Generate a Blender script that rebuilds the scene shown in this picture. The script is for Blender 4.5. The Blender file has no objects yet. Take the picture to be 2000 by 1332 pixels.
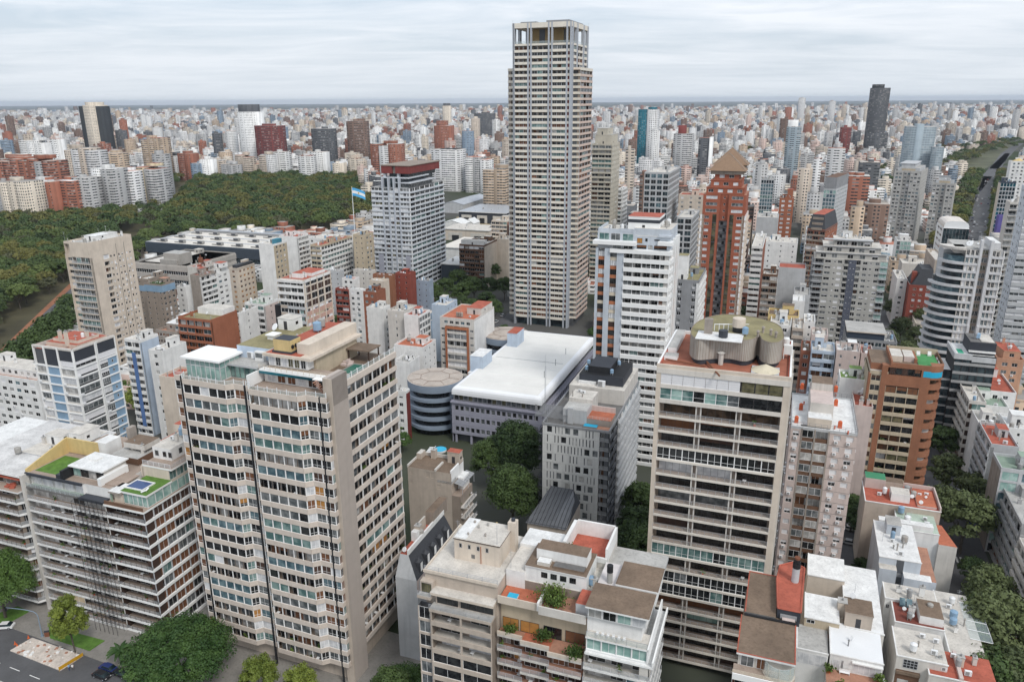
import bpy,math,random
import numpy as np
from mathutils import Vector,Matrix
RAD=math.radians
scene=bpy.context.scene
# ---------------------------------------------------------------- camera
CAM_H,FPX,PITCH,ROLL=121.0,1500.0,RAD(17.4),RAD(0.35)
FW=np.array([0,math.cos(PITCH),-math.sin(PITCH)])
_u0=np.array([0,math.sin(PITCH),math.cos(PITCH)]);_r0=np.array([1.,0,0])
RT=math.cos(ROLL)*_r0-math.sin(ROLL)*_u0
UP=math.sin(ROLL)*_r0+math.cos(ROLL)*_u0
cam_d=bpy.data.cameras.new('camera');cam=bpy.data.objects.new('camera',cam_d)
scene.collection.objects.link(cam);scene.camera=cam
cam_d.sensor_width=36;cam_d.lens=36*FPX/2000;cam_d.clip_start=1;cam_d.clip_end=80000
mw=Matrix.Identity(4)
for i in range(3):
 mw[i][0]=RT[i];mw[i][1]=UP[i];mw[i][2]=-FW[i]
mw[2][3]=CAM_H
cam.matrix_world=mw
# ---------------------------------------------------------------- world, sun, exposure
scene.view_settings.view_transform='Standard';scene.view_settings.look='None'
scene.view_settings.exposure=0.42;scene.view_settings.gamma=1
SUN_EL,SUN_AZ=RAD(48),RAD(150)
world=bpy.data.worlds.new('World');scene.world=world;world.use_nodes=True
nt=world.node_tree;nt.nodes.clear()
def nd(t,**k):
 n=nt.nodes.new(t)
 for a,b in k.items():setattr(n,a,b)
 return n
sky=nd('ShaderNodeTexSky',sky_type='NISHITA',sun_disc=False,sun_elevation=SUN_EL,sun_rotation=SUN_AZ,altitude=100,air_density=1.0,dust_density=3.0,ozone_density=1.0)
tc=nd('ShaderNodeTexCoord');sep=nd('ShaderNodeSeparateXYZ');nt.links.new(tc.outputs['Generated'],sep.inputs[0])
zz=nd('ShaderNodeMath',operation='MAXIMUM');zz.inputs[1].default_value=0.0;nt.links.new(sep.outputs['Z'],zz.inputs[0])
za=nd('ShaderNodeMath',operation='ADD');za.inputs[1].default_value=0.06;nt.links.new(zz.outputs[0],za.inputs[0])
dx=nd('ShaderNodeMath',operation='DIVIDE');dy=nd('ShaderNodeMath',operation='DIVIDE')
nt.links.new(sep.outputs['X'],dx.inputs[0]);nt.links.new(za.outputs[0],dx.inputs[1])
nt.links.new(sep.outputs['Y'],dy.inputs[0]);nt.links.new(za.outputs[0],dy.inputs[1])
cx=nd('ShaderNodeCombineXYZ');nt.links.new(dx.outputs[0],cx.inputs[0]);nt.links.new(dy.outputs[0],cx.inputs[1])
mp=nd('ShaderNodeMapping');mp.inputs['Scale'].default_value=(0.55,1.0,1);mp.inputs['Rotation'].default_value=(0,0,0.25)
nt.links.new(cx.outputs[0],mp.inputs[0])
n1=nd('ShaderNodeTexNoise');n1.inputs['Scale'].default_value=1.05;n1.inputs['Detail'].default_value=9;n1.inputs['Roughness'].default_value=0.62;n1.inputs['Distortion'].default_value=0.5
n2=nd('ShaderNodeTexNoise');n2.inputs['Scale'].default_value=0.28;n2.inputs['Detail'].default_value=3
nt.links.new(mp.outputs[0],n1.inputs['Vector']);nt.links.new(mp.outputs[0],n2.inputs['Vector'])
ad=nd('ShaderNodeMath',operation='ADD');nt.links.new(n1.outputs[0],ad.inputs[0]);nt.links.new(n2.outputs[0],ad.inputs[1])
rmp=nd('ShaderNodeMapRange');rmp.inputs['From Min'].default_value=0.80;rmp.inputs['From Max'].default_value=1.16;rmp.inputs['To Min'].default_value=0.30;rmp.inputs['To Max'].default_value=0.97
nt.links.new(ad.outputs[0],rmp.inputs['Value'])
mixc=nd('ShaderNodeMix',data_type='RGBA');mixc.inputs[7].default_value=(9.6,10.0,10.6,1)
nt.links.new(rmp.outputs[0],mixc.inputs[0])
hz=nd('ShaderNodeMapRange');hz.inputs['From Min'].default_value=0.0;hz.inputs['From Max'].default_value=0.10;hz.inputs['To Min'].default_value=0.85;hz.inputs['To Max'].default_value=0.0
nt.links.new(zz.outputs[0],hz.inputs['Value'])
mixh=nd('ShaderNodeMix',data_type='RGBA');mixh.inputs[7].default_value=(7.4,8.0,8.6,1)
nt.links.new(hz.outputs[0],mixh.inputs[0])
blue=nd('ShaderNodeMix',data_type='RGBA');blue.inputs[0].default_value=0.55;blue.inputs[7].default_value=(6.6,8.3,10.2,1)
nt.links.new(sky.outputs[0],blue.inputs[6]);nt.links.new(blue.outputs[2],mixc.inputs[6]);nt.links.new(mixc.outputs[2],mixh.inputs[6])
bg=nd('ShaderNodeBackground');bg.inputs['Strength'].default_value=0.075;nt.links.new(mixh.outputs[2],bg.inputs['Color'])
wo=nd('ShaderNodeOutputWorld');nt.links.new(bg.outputs[0],wo.inputs['Surface'])
sl=bpy.data.lights.new('sun','SUN');sl.energy=1.5;sl.angle=RAD(14);sl.color=(1.0,0.97,0.92)
sun=bpy.data.objects.new('sun',sl);scene.collection.objects.link(sun)
sdir=Vector((math.sin(SUN_AZ)*math.cos(SUN_EL),math.cos(SUN_AZ)*math.cos(SUN_EL),math.sin(SUN_EL)))
sun.rotation_euler=(-sdir).to_track_quat('-Z','Y').to_euler()
scene.cycles.use_denoising=True
scene.cycles.max_bounces=4;scene.cycles.diffuse_bounces=3;scene.cycles.glossy_bounces=2;scene.cycles.transparent_max_bounces=12
scene.cycles.volume_bounces=0
# ---------------------------------------------------------------- survey helpers (photo pixel + height -> metres)
def ray(x,y):return FW+(x-1000)/FPX*RT-(y-666)/FPX*UP
def P(x,y,z=0.0):
 d=ray(x,y);t=(z-CAM_H)/d[2];return np.array([d[0]*t,d[1]*t])
def PD(x,y,D):
 d=ray(x,y);t=D/d[1];return np.array([d[0]*t,d[1]*t]),CAM_H+d[2]*t
def pxx(X,Y,Z):
 v=np.array([X,Y,Z-CAM_H]);f=v@FW;return 1000+FPX*(v@RT)/f
def pxy(X,Y,Z):
 v=np.array([X,Y,Z-CAM_H]);f=v@FW;return 666-FPX*(v@UP)/f
def along(K,z,dirv,x,far=600.):
 """distance from K along dirv until the point projects to picture column x"""
 f=lambda t:pxx(K[0]+dirv[0]*t,K[1]+dirv[1]*t,z)-x
 a,b=0.0,far
 fa=f(0)
 while b>1 and(np.dot(np.array([K[0]+dirv[0]*b,K[1]+dirv[1]*b,z-CAM_H]),FW)<5):b*=.8
 for _ in range(60):
  m=(a+b)/2
  if f(m)*fa>0:a=m
  else:b=m
 return(a+b)/2
GRID=-20.0;HAZE=3.5e-5
def axes(ang=GRID):
 a=RAD(ang);return np.array([math.cos(a),math.sin(a)]),np.array([-math.sin(a),math.cos(a)])
# ---------------------------------------------------------------- materials
MATS={}
def srgb(*c):return tuple(((x/255)/12.92 if x<=10 else(((x/255)+.055)/1.055)**2.4)for x in c)
def mat(name,col,rough=.85,var=.16,sc=.25,streak=0.0,metal=0.0,spec=.3,fine=0.0,rust=None):
 if name in MATS:return name
 m=bpy.data.materials.new(name);m.use_nodes=True;t=m.node_tree;p=t.nodes['Principled BSDF']
 p.inputs['Roughness'].default_value=rough;p.inputs['Metallic'].default_value=metal;p.inputs['Specular IOR Level'].default_value=spec
 N=t.nodes.new;L=t.links.new
 c=N('ShaderNodeTexCoord');last=None
 def rgb(k):return tuple(min(1,x*k)for x in col)+(1,)
 nz=N('ShaderNodeTexNoise');nz.inputs['Scale'].default_value=sc;nz.inputs['Detail'].default_value=6;nz.inputs['Roughness'].default_value=.65
 L(c.outputs['Object'],nz.inputs['Vector'])
 r=N('ShaderNodeMapRange');r.inputs['From Min'].default_value=.3;r.inputs['From Max'].default_value=.7;L(nz.outputs[0],r.inputs['Value'])
 mx=N('ShaderNodeMix');mx.data_type='RGBA';mx.inputs[6].default_value=rgb(1-var);mx.inputs[7].default_value=rgb(1+var*.55)
 L(r.outputs[0],mx.inputs[0]);last=mx.outputs[2]
 if streak:
  mpn=N('ShaderNodeMapping');mpn.inputs['Scale'].default_value=(1.1,1.1,.06);L(c.outputs['Object'],mpn.inputs[0])
  sn=N('ShaderNodeTexNoise');sn.inputs['Scale'].default_value=1.0;sn.inputs['Detail'].default_value=4;L(mpn.outputs[0],sn.inputs['Vector'])
  sr=N('ShaderNodeMapRange');sr.inputs['From Min'].default_value=.5;sr.inputs['From Max'].default_value=.75;sr.inputs['To Max'].default_value=streak;L(sn.outputs[0],sr.inputs['Value'])
  m2=N('ShaderNodeMix');m2.data_type='RGBA';d=rust or tuple(x*.42 for x in col);m2.inputs[7].default_value=tuple(d)+(1,)
  L(sr.outputs[0],m2.inputs[0]);L(last,m2.inputs[6]);last=m2.outputs[2]
 if fine:
  fn=N('ShaderNodeTexNoise');fn.inputs['Scale'].default_value=2.2;fn.inputs['Detail'].default_value=5;L(c.outputs['Object'],fn.inputs['Vector'])
  fr=N('ShaderNodeMapRange');fr.inputs['From Min'].default_value=.48;fr.inputs['From Max'].default_value=.72;fr.inputs['To Max'].default_value=fine;L(fn.outputs[0],fr.inputs['Value'])
  m3=N('ShaderNodeMix');m3.data_type='RGBA';m3.inputs[7].default_value=tuple(x*.35 for x in col)+(1,)
  L(fr.outputs[0],m3.inputs[0]);L(last,m3.inputs[6]);last=m3.outputs[2]
 L(last,p.inputs['Base Color']);MATS[name]=m;return name
def glass(name,a,b,rough=.12,sc=.55):
 """window glazing: dark or curtained interior behind a reflecting pane"""
 if name in MATS:return name
 m=bpy.data.materials.new(name);m.use_nodes=True;t=m.node_tree;p=t.nodes['Principled BSDF']
 p.inputs['Roughness'].default_value=rough;p.inputs['Specular IOR Level'].default_value=.5
 N=t.nodes.new;L=t.links.new
 c=N('ShaderNodeTexCoord');nz=N('ShaderNodeTexNoise');nz.inputs['Scale'].default_value=sc;nz.inputs['Detail'].default_value=3
 L(c.outputs['Object'],nz.inputs['Vector'])
 r=N('ShaderNodeMapRange');r.inputs['From Min'].default_value=.42;r.inputs['From Max'].default_value=.62;L(nz.outputs[0],r.inputs['Value'])
 mx=N('ShaderNodeMix');mx.data_type='RGBA';mx.inputs[6].default_value=tuple(a)+(1,);mx.inputs[7].default_value=tuple(b)+(1,)
 L(r.outputs[0],mx.inputs[0]);L(mx.outputs[2],p.inputs['Base Color']);MATS[name]=m;return name
def tile(name,c1,c2,mortar,bw,bh,var=.2,rough=.85,msize=.012,rot=0.):
 if name in MATS:return name
 m=bpy.data.materials.new(name);m.use_nodes=True;t=m.node_tree;p=t.nodes['Principled BSDF']
 p.inputs['Roughness'].default_value=rough;p.inputs['Specular IOR Level'].default_value=.25
 N=t.nodes.new;L=t.links.new
 c=N('ShaderNodeTexCoord');b=N('ShaderNodeTexBrick');b.inputs['Scale'].default_value=1;b.inputs['Brick Width'].default_value=bw;b.inputs['Row Height'].default_value=bh
 b.inputs['Mortar Size'].default_value=msize;b.offset=0
 b.inputs['Color1'].default_value=tuple(c1)+(1,);b.inputs['Color2'].default_value=tuple(c2)+(1,);b.inputs['Mortar'].default_value=tuple(mortar)+(1,)
 L(c.outputs['Object'],b.inputs['Vector'])
 nz=N('ShaderNodeTexNoise');nz.inputs['Scale'].default_value=.3;nz.inputs['Detail'].default_value=6;L(c.outputs['Object'],nz.inputs['Vector'])
 r=N('ShaderNodeMapRange');r.inputs['From Min'].default_value=.3;r.inputs['From Max'].default_value=.7;r.inputs['To Min'].default_value=1-var;r.inputs['To Max'].default_value=1+var*.5;L(nz.outputs[0],r.inputs['Value'])
 h=N('ShaderNodeHueSaturation');L(r.outputs[0],h.inputs['Value']);L(b.outputs[0],h.inputs['Color']);L(h.outputs[0],p.inputs['Base Color'])
 MATS[name]=m;return name
mat('white',(.76,.755,.74),streak=.22);mat('white_clean',(.82,.82,.81),var=.06);mat('offwhite',(.60,.57,.53),streak=.35)
mat('cream',(.62,.54,.455),streak=.22);mat('beige',(.49,.42,.355),streak=.28);mat('band_beige',(.60,.525,.46),streak=.18,var=.10,sc=.5)
mat('sand',(.50,.42,.31),streak=.3);mat('pink',(.52,.33,.27),streak=.2);mat('palepink',(.57,.475,.44),streak=.25);mat('grey',(.35,.35,.35),streak=.3)
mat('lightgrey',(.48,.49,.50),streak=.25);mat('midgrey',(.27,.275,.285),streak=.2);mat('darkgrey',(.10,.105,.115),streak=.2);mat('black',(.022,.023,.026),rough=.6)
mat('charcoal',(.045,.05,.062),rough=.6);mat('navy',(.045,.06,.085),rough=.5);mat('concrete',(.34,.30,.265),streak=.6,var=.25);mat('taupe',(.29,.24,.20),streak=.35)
mat('lightblue',(.47,.55,.65),streak=.2);mat('skyblue',(.24,.36,.49),streak=.15);mat('paleblue',(.52,.56,.61),streak=.2);mat('steelblue',(.30,.36,.44),streak=.2)
mat('brick',(.30,.115,.07),streak=.25,fine=.25);mat('orange_brick',(.34,.13,.075),streak=.2,fine=.2);mat('red_brick',(.26,.07,.05),streak=.25,fine=.2);mat('brown_brick',(.30,.135,.078),streak=.25,fine=.2)
mat('brown',(.15,.085,.055),streak=.2);mat('darkbrown',(.06,.036,.027));mat('rust',(.40,.15,.075),streak=.2);mat('orange_panel',(.44,.17,.085),var=.2);mat('mustard',(.44,.37,.17),var=.2)
mat('yellow',(.62,.47,.22),streak=.2);mat('olive_roof',(.27,.24,.13),var=.3,fine=.3);mat('maroon',(.17,.035,.03),streak=.2)
mat('roof_white',(.74,.74,.73),var=.2,sc=.5,fine=.28);mat('roof_worn',(.62,.61,.60),var=.3,fine=.35,sc=.25);mat('roof_cream',(.60,.565,.515),var=.25,fine=.3,sc=.35);mat('roof_grey',(.45,.44,.42),var=.25,fine=.4);mat('roof_dark',(.16,.155,.15),var=.3,fine=.3)
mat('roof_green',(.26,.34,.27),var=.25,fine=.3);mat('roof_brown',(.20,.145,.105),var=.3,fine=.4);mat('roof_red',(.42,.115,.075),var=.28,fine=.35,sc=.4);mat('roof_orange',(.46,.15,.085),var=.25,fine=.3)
tile('roof_tile',(.40,.15,.095),(.34,.125,.08),(.25,.10,.07),1.2,.6);mat('terracotta',(.42,.22,.15),var=.25,fine=.3);mat('deck',(.36,.285,.235),var=.2,fine=.3)
mat('slate',(.055,.058,.066),rough=.6,fine=.3);mat('lawn',(.10,.20,.035),var=.35,sc=.8);mat('astro',(.07,.26,.09),var=.2);mat('pool',(.05,.25,.42),rough=.08,spec=.5,var=.1);mat('pool_green',(.05,.17,.13),rough=.06,spec=.5,var=.1)
mat('pool_navy',(.03,.07,.2),rough=.08,spec=.5,var=.1);mat('cyan',(.03,.40,.62),rough=.5);mat('frame_white',(.80,.80,.80),rough=.5,var=.05);mat('frame_dark',(.05,.05,.055),rough=.5);mat('frame_grey',(.42,.43,.45),rough=.5)
mat('frame_cream',(.66,.58,.46),rough=.6);mat('shutter_white',(.72,.715,.73),var=.06,sc=1.);mat('shutter_brown',(.17,.075,.038),var=.3,sc=.7);mat('shutter_dark',(.07,.04,.03),var=.3,sc=.7);mat('shutter_orange',(.42,.2,.055),var=.25,sc=.7);mat('shutter_tan',(.52,.41,.28),var=.2,sc=.7)
mat('metal',(.48,.50,.53),rough=.45,metal=.4);mat('metal_white',(.76,.77,.78),rough=.45,spec=.4,var=.06,sc=.15);mat('tank_grey',(.36,.35,.33),streak=.5,rust=(.2,.09,.03));mat('fibre',(.30,.30,.30),var=.3)
mat('drum_panel',(.40,.37,.335),streak=.75,rust=(.17,.12,.09),var=.2);mat('ribbed',(.46,.405,.365),streak=.12,var=.06);mat('ribbed_dark',(.30,.262,.235),streak=.12,var=.06);mat('rustmetal',(.20,.08,.045),var=.3);mat('orange_ceramic',(.55,.12,.05))
mat('asphalt',(.105,.105,.11),var=.2,sc=.15,fine=.2);mat('pavement',(.26,.245,.225),var=.2,sc=.2,fine=.3);mat('yard',(.20,.19,.175),var=.35,sc=.06,fine=.3);mat('soil',(.30,.13,.07),var=.3,sc=.1);mat('gravel',(.62,.55,.49),var=.3,sc=.4,fine=.35);mat('paint_line',(.75,.75,.73),var=.15)
glass('glass_dark',(.008,.009,.011),(.035,.037,.038));glass('glass_grey',(.07,.08,.085),(.20,.21,.215));glass('glass_teal',(.07,.14,.135),(.21,.30,.285));glass('glass_blue',(.055,.10,.125),(.16,.235,.26));glass('glass_olive',(.07,.065,.035),(.17,.155,.09))
glass('glass_mint',(.22,.36,.33),(.38,.52,.48));glass('glass_deepteal',(.004,.045,.065),(.015,.13,.17),sc=.12);glass('glass_navy',(.01,.018,.024),(.05,.075,.085),sc=.3);glass('curtain',(.30,.295,.285),(.55,.54,.52));glass('curtain_white',(.50,.51,.53),(.70,.70,.71));glass('glass_brown',(.03,.02,.014),(.10,.065,.045))
def clear(name,col,alpha):
 m=bpy.data.materials.new(name);m.use_nodes=True;p=m.node_tree.nodes['Principled BSDF']
 p.inputs['Base Color'].default_value=tuple(col)+(1,);p.inputs['Alpha'].default_value=alpha;p.inputs['Roughness'].default_value=.08;MATS[name]=m
clear('rail_thin',(.5,.52,.53),.16);clear('rail_glass',(.55,.66,.66),.30);clear('rail_grey',(.5,.52,.54),.42)
def leafmat(name,c1,c2,c3=None):
 m=bpy.data.materials.new(name);m.use_nodes=True;t=m.node_tree;p=t.nodes['Principled BSDF'];p.inputs['Roughness'].default_value=.62;p.inputs['Specular IOR Level'].default_value=.25
 N=t.nodes.new;L=t.links.new;c=N('ShaderNodeTexCoord');a=N('ShaderNodeTexNoise');a.inputs['Scale'].default_value=.33;a.inputs['Detail'].default_value=5;L(c.outputs['Object'],a.inputs['Vector'])
 oi=N('ShaderNodeObjectInfo');ad=N('ShaderNodeMath');ad.operation='MULTIPLY_ADD';ad.inputs[1].default_value=.5;L(oi.outputs['Random'],ad.inputs[0]);L(a.outputs[0],ad.inputs[2])
 r=N('ShaderNodeValToRGB');e=r.color_ramp.elements;e[0].position=.40;e[0].color=(*c1,1);e[1].position=.92;e[1].color=(*c2,1);L(ad.outputs[0],r.inputs[0]);L(r.outputs[0],p.inputs['Base Color']);MATS[name]=m
leafmat('leaf_park',(.040,.068,.020),(.115,.155,.045));leafmat('leaf_park2',(.030,.058,.022),(.085,.130,.042));leafmat('leaf_dark',(.022,.043,.014),(.062,.098,.028));leafmat('leaf_olive',(.070,.078,.022),(.165,.160,.045));leafmat('leaf_dull',(.045,.052,.026),(.098,.103,.052));leafmat('leaf_bright',(.075,.110,.018),(.20,.24,.042));leafmat('leaf_front',(.030,.068,.018),(.090,.155,.036));leafmat('leaf_grey',(.040,.058,.022),(.105,.130,.052));mat('bark',(.10,.085,.07),var=.4,sc=2.)
leafmat('leaf_plant',(.03,.06,.014),(.10,.15,.03))
mat('mustard_dark',(.30,.21,.10))
mat('band_cream',(.74,.69,.605),var=.08,streak=.1)
mat('band_cream_shaded',(.62,.49,.42),var=.08)  # cream band with the right wing's pinkish shade put into its colour
mat('pier_grey',(.42,.445,.485),var=.08)
mat('band_light',(.64,.60,.55),streak=.25,var=.1)
glass('glass_black',(.004,.006,.009),(.012,.016,.02),sc=.3)
mat('lilac',(.31,.31,.375),var=.1,streak=.12)
mat('sheet_white',(.80,.81,.83),rough=.5,var=.05)
mat('sheet_roof',(.74,.725,.69),var=.08,sc=.12,rough=.6)
mat('drum_blue',(.23,.28,.35),var=.1)
mat('drum_roof',(.47,.41,.36),var=.18,sc=.3,fine=.2)
mat('band_slab',(.70,.65,.58),var=.1,streak=.1)
mat('cone_cream',(.60,.54,.41),var=.15,streak=.2)
mat('panel_white',(.60,.60,.585),streak=.3,var=.12)
mat('roof_rusted',(.62,.58,.57),var=.2,streak=0,fine=.0)
mat('blue_strip',(.05,.08,.22))
mat('roof_mint',(.42,.50,.42),var=.2,fine=.25)
mat('roof_astro',(.06,.24,.13),var=.2)
mat('roof_maroon',(.20,.06,.045),var=.25)
tile('slate_rib',(.15,.155,.165),(.12,.125,.135),(.05,.05,.055),1.0,30,msize=.12)
mat('taupe2',(.40,.375,.345),streak=.2)
mat('hedge_mat',(.05,.085,.025),var=.5,sc=1.2)
mat('deep_cyan',(.06,.22,.30))
mat('blue_panel',(.10,.18,.38))
mat('paleblue2',(.60,.63,.67),var=.1)
mat('pier_grey2',(.45,.48,.53),var=.08)
mat('lilac2',(.36,.37,.43),var=.08)
mat('maroon2',(.22,.055,.05),var=.2)
mat('sand2',(.52,.48,.40),streak=.2)
mat('rust_brick',(.325,.105,.062),streak=.15,fine=.15)
mat('pyr_roof',(.27,.18,.12),streak=.2,var=.1)
glass('glass_olive2',(.03,.03,.02),(.14,.125,.075),sc=.3)
mat('greige',(.43,.42,.395),streak=.2)
mat('slateblue',(.105,.115,.15))
mat('greige2',(.44,.43,.41),streak=.15)
mat('vault_white',(.68,.62,.56),rough=.5)
mat('offwhite2',(.60,.60,.61),streak=.15)
mat('purple',(.12,.10,.30))
mat('astro_pool',(.05,.36,.22))
mat('salmon',(.52,.30,.20),streak=.2)
mat('roof_grass',(.19,.29,.09),var=.3)
mat('park_soil',(.085,.075,.04),var=.5,sc=.03,fine=.3)
mat('dry_field',(.30,.24,.14),var=.3,sc=.02)
mat('rail_field',(.11,.115,.065),var=.5,sc=.02,fine=.3)
mat('barrier_yellow',(.55,.30,.02))
mat('cone_orange',(.6,.13,.04))
mat('mast_blue',(.22,.29,.37),rough=.5)
mat('skin',(.42,.25,.18))
mat('hair',(.03,.02,.015))
mat('shirt_blue',(.25,.42,.62))
mat('jeans',(.05,.07,.13))
mat('midgrey2',(.30,.295,.285),var=.25)
mat('hall_blue',(.05,.065,.085),rough=.6)
mat('hall_roof',(.70,.66,.60),var=.12,sc=.08,fine=.2)
mat('flag_blue',(.10,.42,.75))
mat('flag_sun',(.55,.36,.06))
# ---------------------------------------------------------------- mesh builder
COL=scene.collection
class MB:
 def __init__(s):s.v=[];s.f=[];s.m=[];s.mats=[]
 def mi(s,m):
  if m not in s.mats:s.mats.append(m)
  return s.mats.index(m)
 def face(s,pts,m):
  k=len(s.v);s.v.extend([tuple(map(float,p))for p in pts]);s.f.append(tuple(range(k,k+len(pts))));s.m.append(s.mi(m))
 def box(s,x0,y0,z0,x1,y1,z1,m,top=None,bottom=True):
  if x1<x0:x0,x1=x1,x0
  if y1<y0:y0,y1=y1,y0
  k=len(s.v);s.v.extend([(x0,y0,z0),(x1,y0,z0),(x1,y1,z0),(x0,y1,z0),(x0,y0,z1),(x1,y0,z1),(x1,y1,z1),(x0,y1,z1)])
  a=s.mi(m);t=s.mi(top or m)
  for q in((0,1,5,4),(1,2,6,5),(2,3,7,6),(3,0,4,7)):s.f.append(tuple(k+i for i in q));s.m.append(a)
  s.f.append((k+4,k+5,k+6,k+7));s.m.append(t)
  if bottom:s.f.append((k+3,k+2,k+1,k));s.m.append(a)
 def prism(s,poly,z0,z1,m,top=None,bottom=False):
  n=len(poly);k=len(s.v);zb=z0 if hasattr(z0,'__len__')else[z0]*n;zt=z1 if hasattr(z1,'__len__')else[z1]*n
  s.v.extend([(float(p[0]),float(p[1]),float(z))for p,z in zip(poly,zb)]);s.v.extend([(float(p[0]),float(p[1]),float(z))for p,z in zip(poly,zt)])
  a=s.mi(m);t=s.mi(top or m)
  for i in range(n):
   j=(i+1)%n;s.f.append((k+i,k+j,k+n+j,k+n+i));s.m.append(a)
  s.f.append(tuple(k+n+i for i in range(n)));s.m.append(t)
  if bottom:s.f.append(tuple(k+n-1-i for i in range(n)));s.m.append(a)
 def cyl(s,x,y,z0,z1,r,m,n=12,r2=None,top=None):
  r2=r if r2 is None else r2;k=len(s.v);a=s.mi(m);t=s.mi(top or m)
  for i in range(n):
   c,d=math.cos(2*math.pi*i/n),math.sin(2*math.pi*i/n);s.v.append((x+r*c,y+r*d,z0))
  for i in range(n):
   c,d=math.cos(2*math.pi*i/n),math.sin(2*math.pi*i/n);s.v.append((x+r2*c,y+r2*d,z1))
  for i in range(n):
   j=(i+1)%n;s.f.append((k+i,k+j,k+n+j,k+n+i));s.m.append(a)
  s.f.append(tuple(k+n+i for i in range(n)));s.m.append(t)
  s.f.append(tuple(k+n-1-i for i in range(n)));s.m.append(a)
 def bar(s,a,b,r,m,n=6,r2=None):
  a=Vector(a);b=Vector(b);d=(b-a);r2=r if r2 is None else r2
  if d.length<1e-6:return
  d.normalize();e=Vector((0,0,1))if abs(d.z)<.9 else Vector((1,0,0));e1=d.cross(e).normalized();e2=d.cross(e1);k=len(s.v);mi_=s.mi(m)
  for q,rr in((a,r),(b,r2)):
   for i in range(n):
    t=2*math.pi*i/n;s.v.append(tuple(q+e1*(rr*math.cos(t))+e2*(rr*math.sin(t))))
  for i in range(n):
   j=(i+1)%n;s.f.append((k+j,k+i,k+n+i,k+n+j));s.m.append(mi_)
  s.f.append(tuple(k+i for i in range(n)));s.m.append(mi_);s.f.append(tuple(k+n+n-1-i for i in range(n)));s.m.append(mi_)
 def merge(s,o):
  k=len(s.v);s.v.extend(o.v);s.f.extend([tuple(i+k for i in q)for q in o.f]);mp_=[s.mi(m)for m in o.mats];s.m.extend([mp_[i]for i in o.m])
 def mesh(s,name):
  me=bpy.data.meshes.new(name);me.from_pydata(s.v,[],s.f)
  for m in s.mats:me.materials.append(MATS[m])
  me.polygons.foreach_set('material_index',s.m);me.update();return me
 def build(s,name,parent=None):
  o=bpy.data.objects.new(name,s.mesh(name));COL.objects.link(o)
  if parent is not None:o.parent=parent
  return o
def tag(o,label,cat,group=None,kind=None):
 if label:o['label']=label
 if cat:o['category']=cat
 if group:o['group']=group
 if kind:o['kind']=kind
 return o
def empty(name,x,y,z=0,rz=0):
 o=bpy.data.objects.new(name,None);COL.objects.link(o);o.location=(float(x),float(y),float(z));o.rotation_euler=(0,0,rz);o.empty_display_size=1;return o
def single(mb,name,label,cat,loc=(0,0,0),rz=0,group=None,kind=None):
 o=mb.build(name);o.location=tuple(float(c)for c in loc);o.rotation_euler=(0,0,rz);return tag(o,label,cat,group,kind)
def copy_tree(o,parent=None):
 c=o.copy();COL.objects.link(c)
 if parent is not None:c.parent=parent
 for ch in o.children:copy_tree(ch,c)
 return c
# ---------------------------------------------------------------- facade frame: s along the wall, n outward, z up
class Fr:
 def __init__(s,p0,p1):
  s.p=np.array(p0,float);d=np.array(p1,float)-s.p;s.L=float(np.hypot(*d));s.t=d/s.L;s.n=np.array([s.t[1],-s.t[0]])
 def at(s,a,n,z):
  q=s.p+s.t*a+s.n*n;return(q[0],q[1],z)
 def quad(s,mb,s0,s1,z0,z1,n,m):mb.face([s.at(s0,n,z0),s.at(s1,n,z0),s.at(s1,n,z1),s.at(s0,n,z1)],m)
 def flat(s,mb,s0,s1,n0,n1,z,m):mb.face([s.at(s0,n1,z),s.at(s1,n1,z),s.at(s1,n0,z),s.at(s0,n0,z)],m)
 def box(s,mb,s0,s1,n0,n1,z0,z1,m,top=None):
  mb.prism([s.at(s0,n1,0)[:2],s.at(s1,n1,0)[:2],s.at(s1,n0,0)[:2],s.at(s0,n0,0)[:2]],z0,z1,m,top,True)
# window kinds: glass, blind material or None, blind range, frame
WK={'dark':('glass_dark',None),'grey':('glass_grey',None),'teal':('glass_teal',None),'blue':('glass_blue',None),'olive':('glass_olive',None),'mint':('glass_mint',None),'curt':('curtain',None),'curtw':('curtain_white',None),'brownglass':('glass_brown',None),
 'shw':('glass_dark','shutter_white'),'shb':('glass_dark','shutter_brown'),'shd':('glass_dark','shutter_dark'),'sho':('glass_dark','shutter_orange'),'sht':('glass_dark','shutter_tan'),'deep':('glass_deepteal',None),'navy':('glass_navy',None)}
def pick(rng,kinds):
 t=rng.random()*sum(kinds.values())
 for k,w in kinds.items():
  t-=w
  if t<=0:return k
 return k
def glaze(mb,fr,s0,s1,z0,z1,n,kind,rng,frame='frame_white',fw=.07,mull=1,trans=0,blind=None):
 """one window: pane, blind, frame and mullions"""
 g,b=WK.get(kind,WK['dark']);fr.quad(mb,s0,s1,z0,z1,n,g);f=n+.03
 if b:
  fz=(z1-z0)*(rng.choice((.3,.55,1,1,1))if blind is None else blind);fr.quad(mb,s0+fw*.5,s1-fw*.5,z1-fz,z1,n+.015,b)
 if frame:
  fr.quad(mb,s0,s1,z0,z0+fw,f,frame);fr.quad(mb,s0,s1,z1-fw,z1,f,frame);fr.quad(mb,s0,s0+fw,z0+fw,z1-fw,f,frame);fr.quad(mb,s1-fw,s1,z0+fw,z1-fw,f,frame)
  for i in range(1,mull+1):
   x=s0+(s1-s0)*i/(mull+1);fr.quad(mb,x-fw*.4,x+fw*.4,z0+fw,z1-fw,f,frame)
  if trans:zz_=z0+(z1-z0)*trans;fr.quad(mb,s0+fw,s1-fw,zz_-fw*.4,zz_+fw*.4,f+.004,frame)
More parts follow.
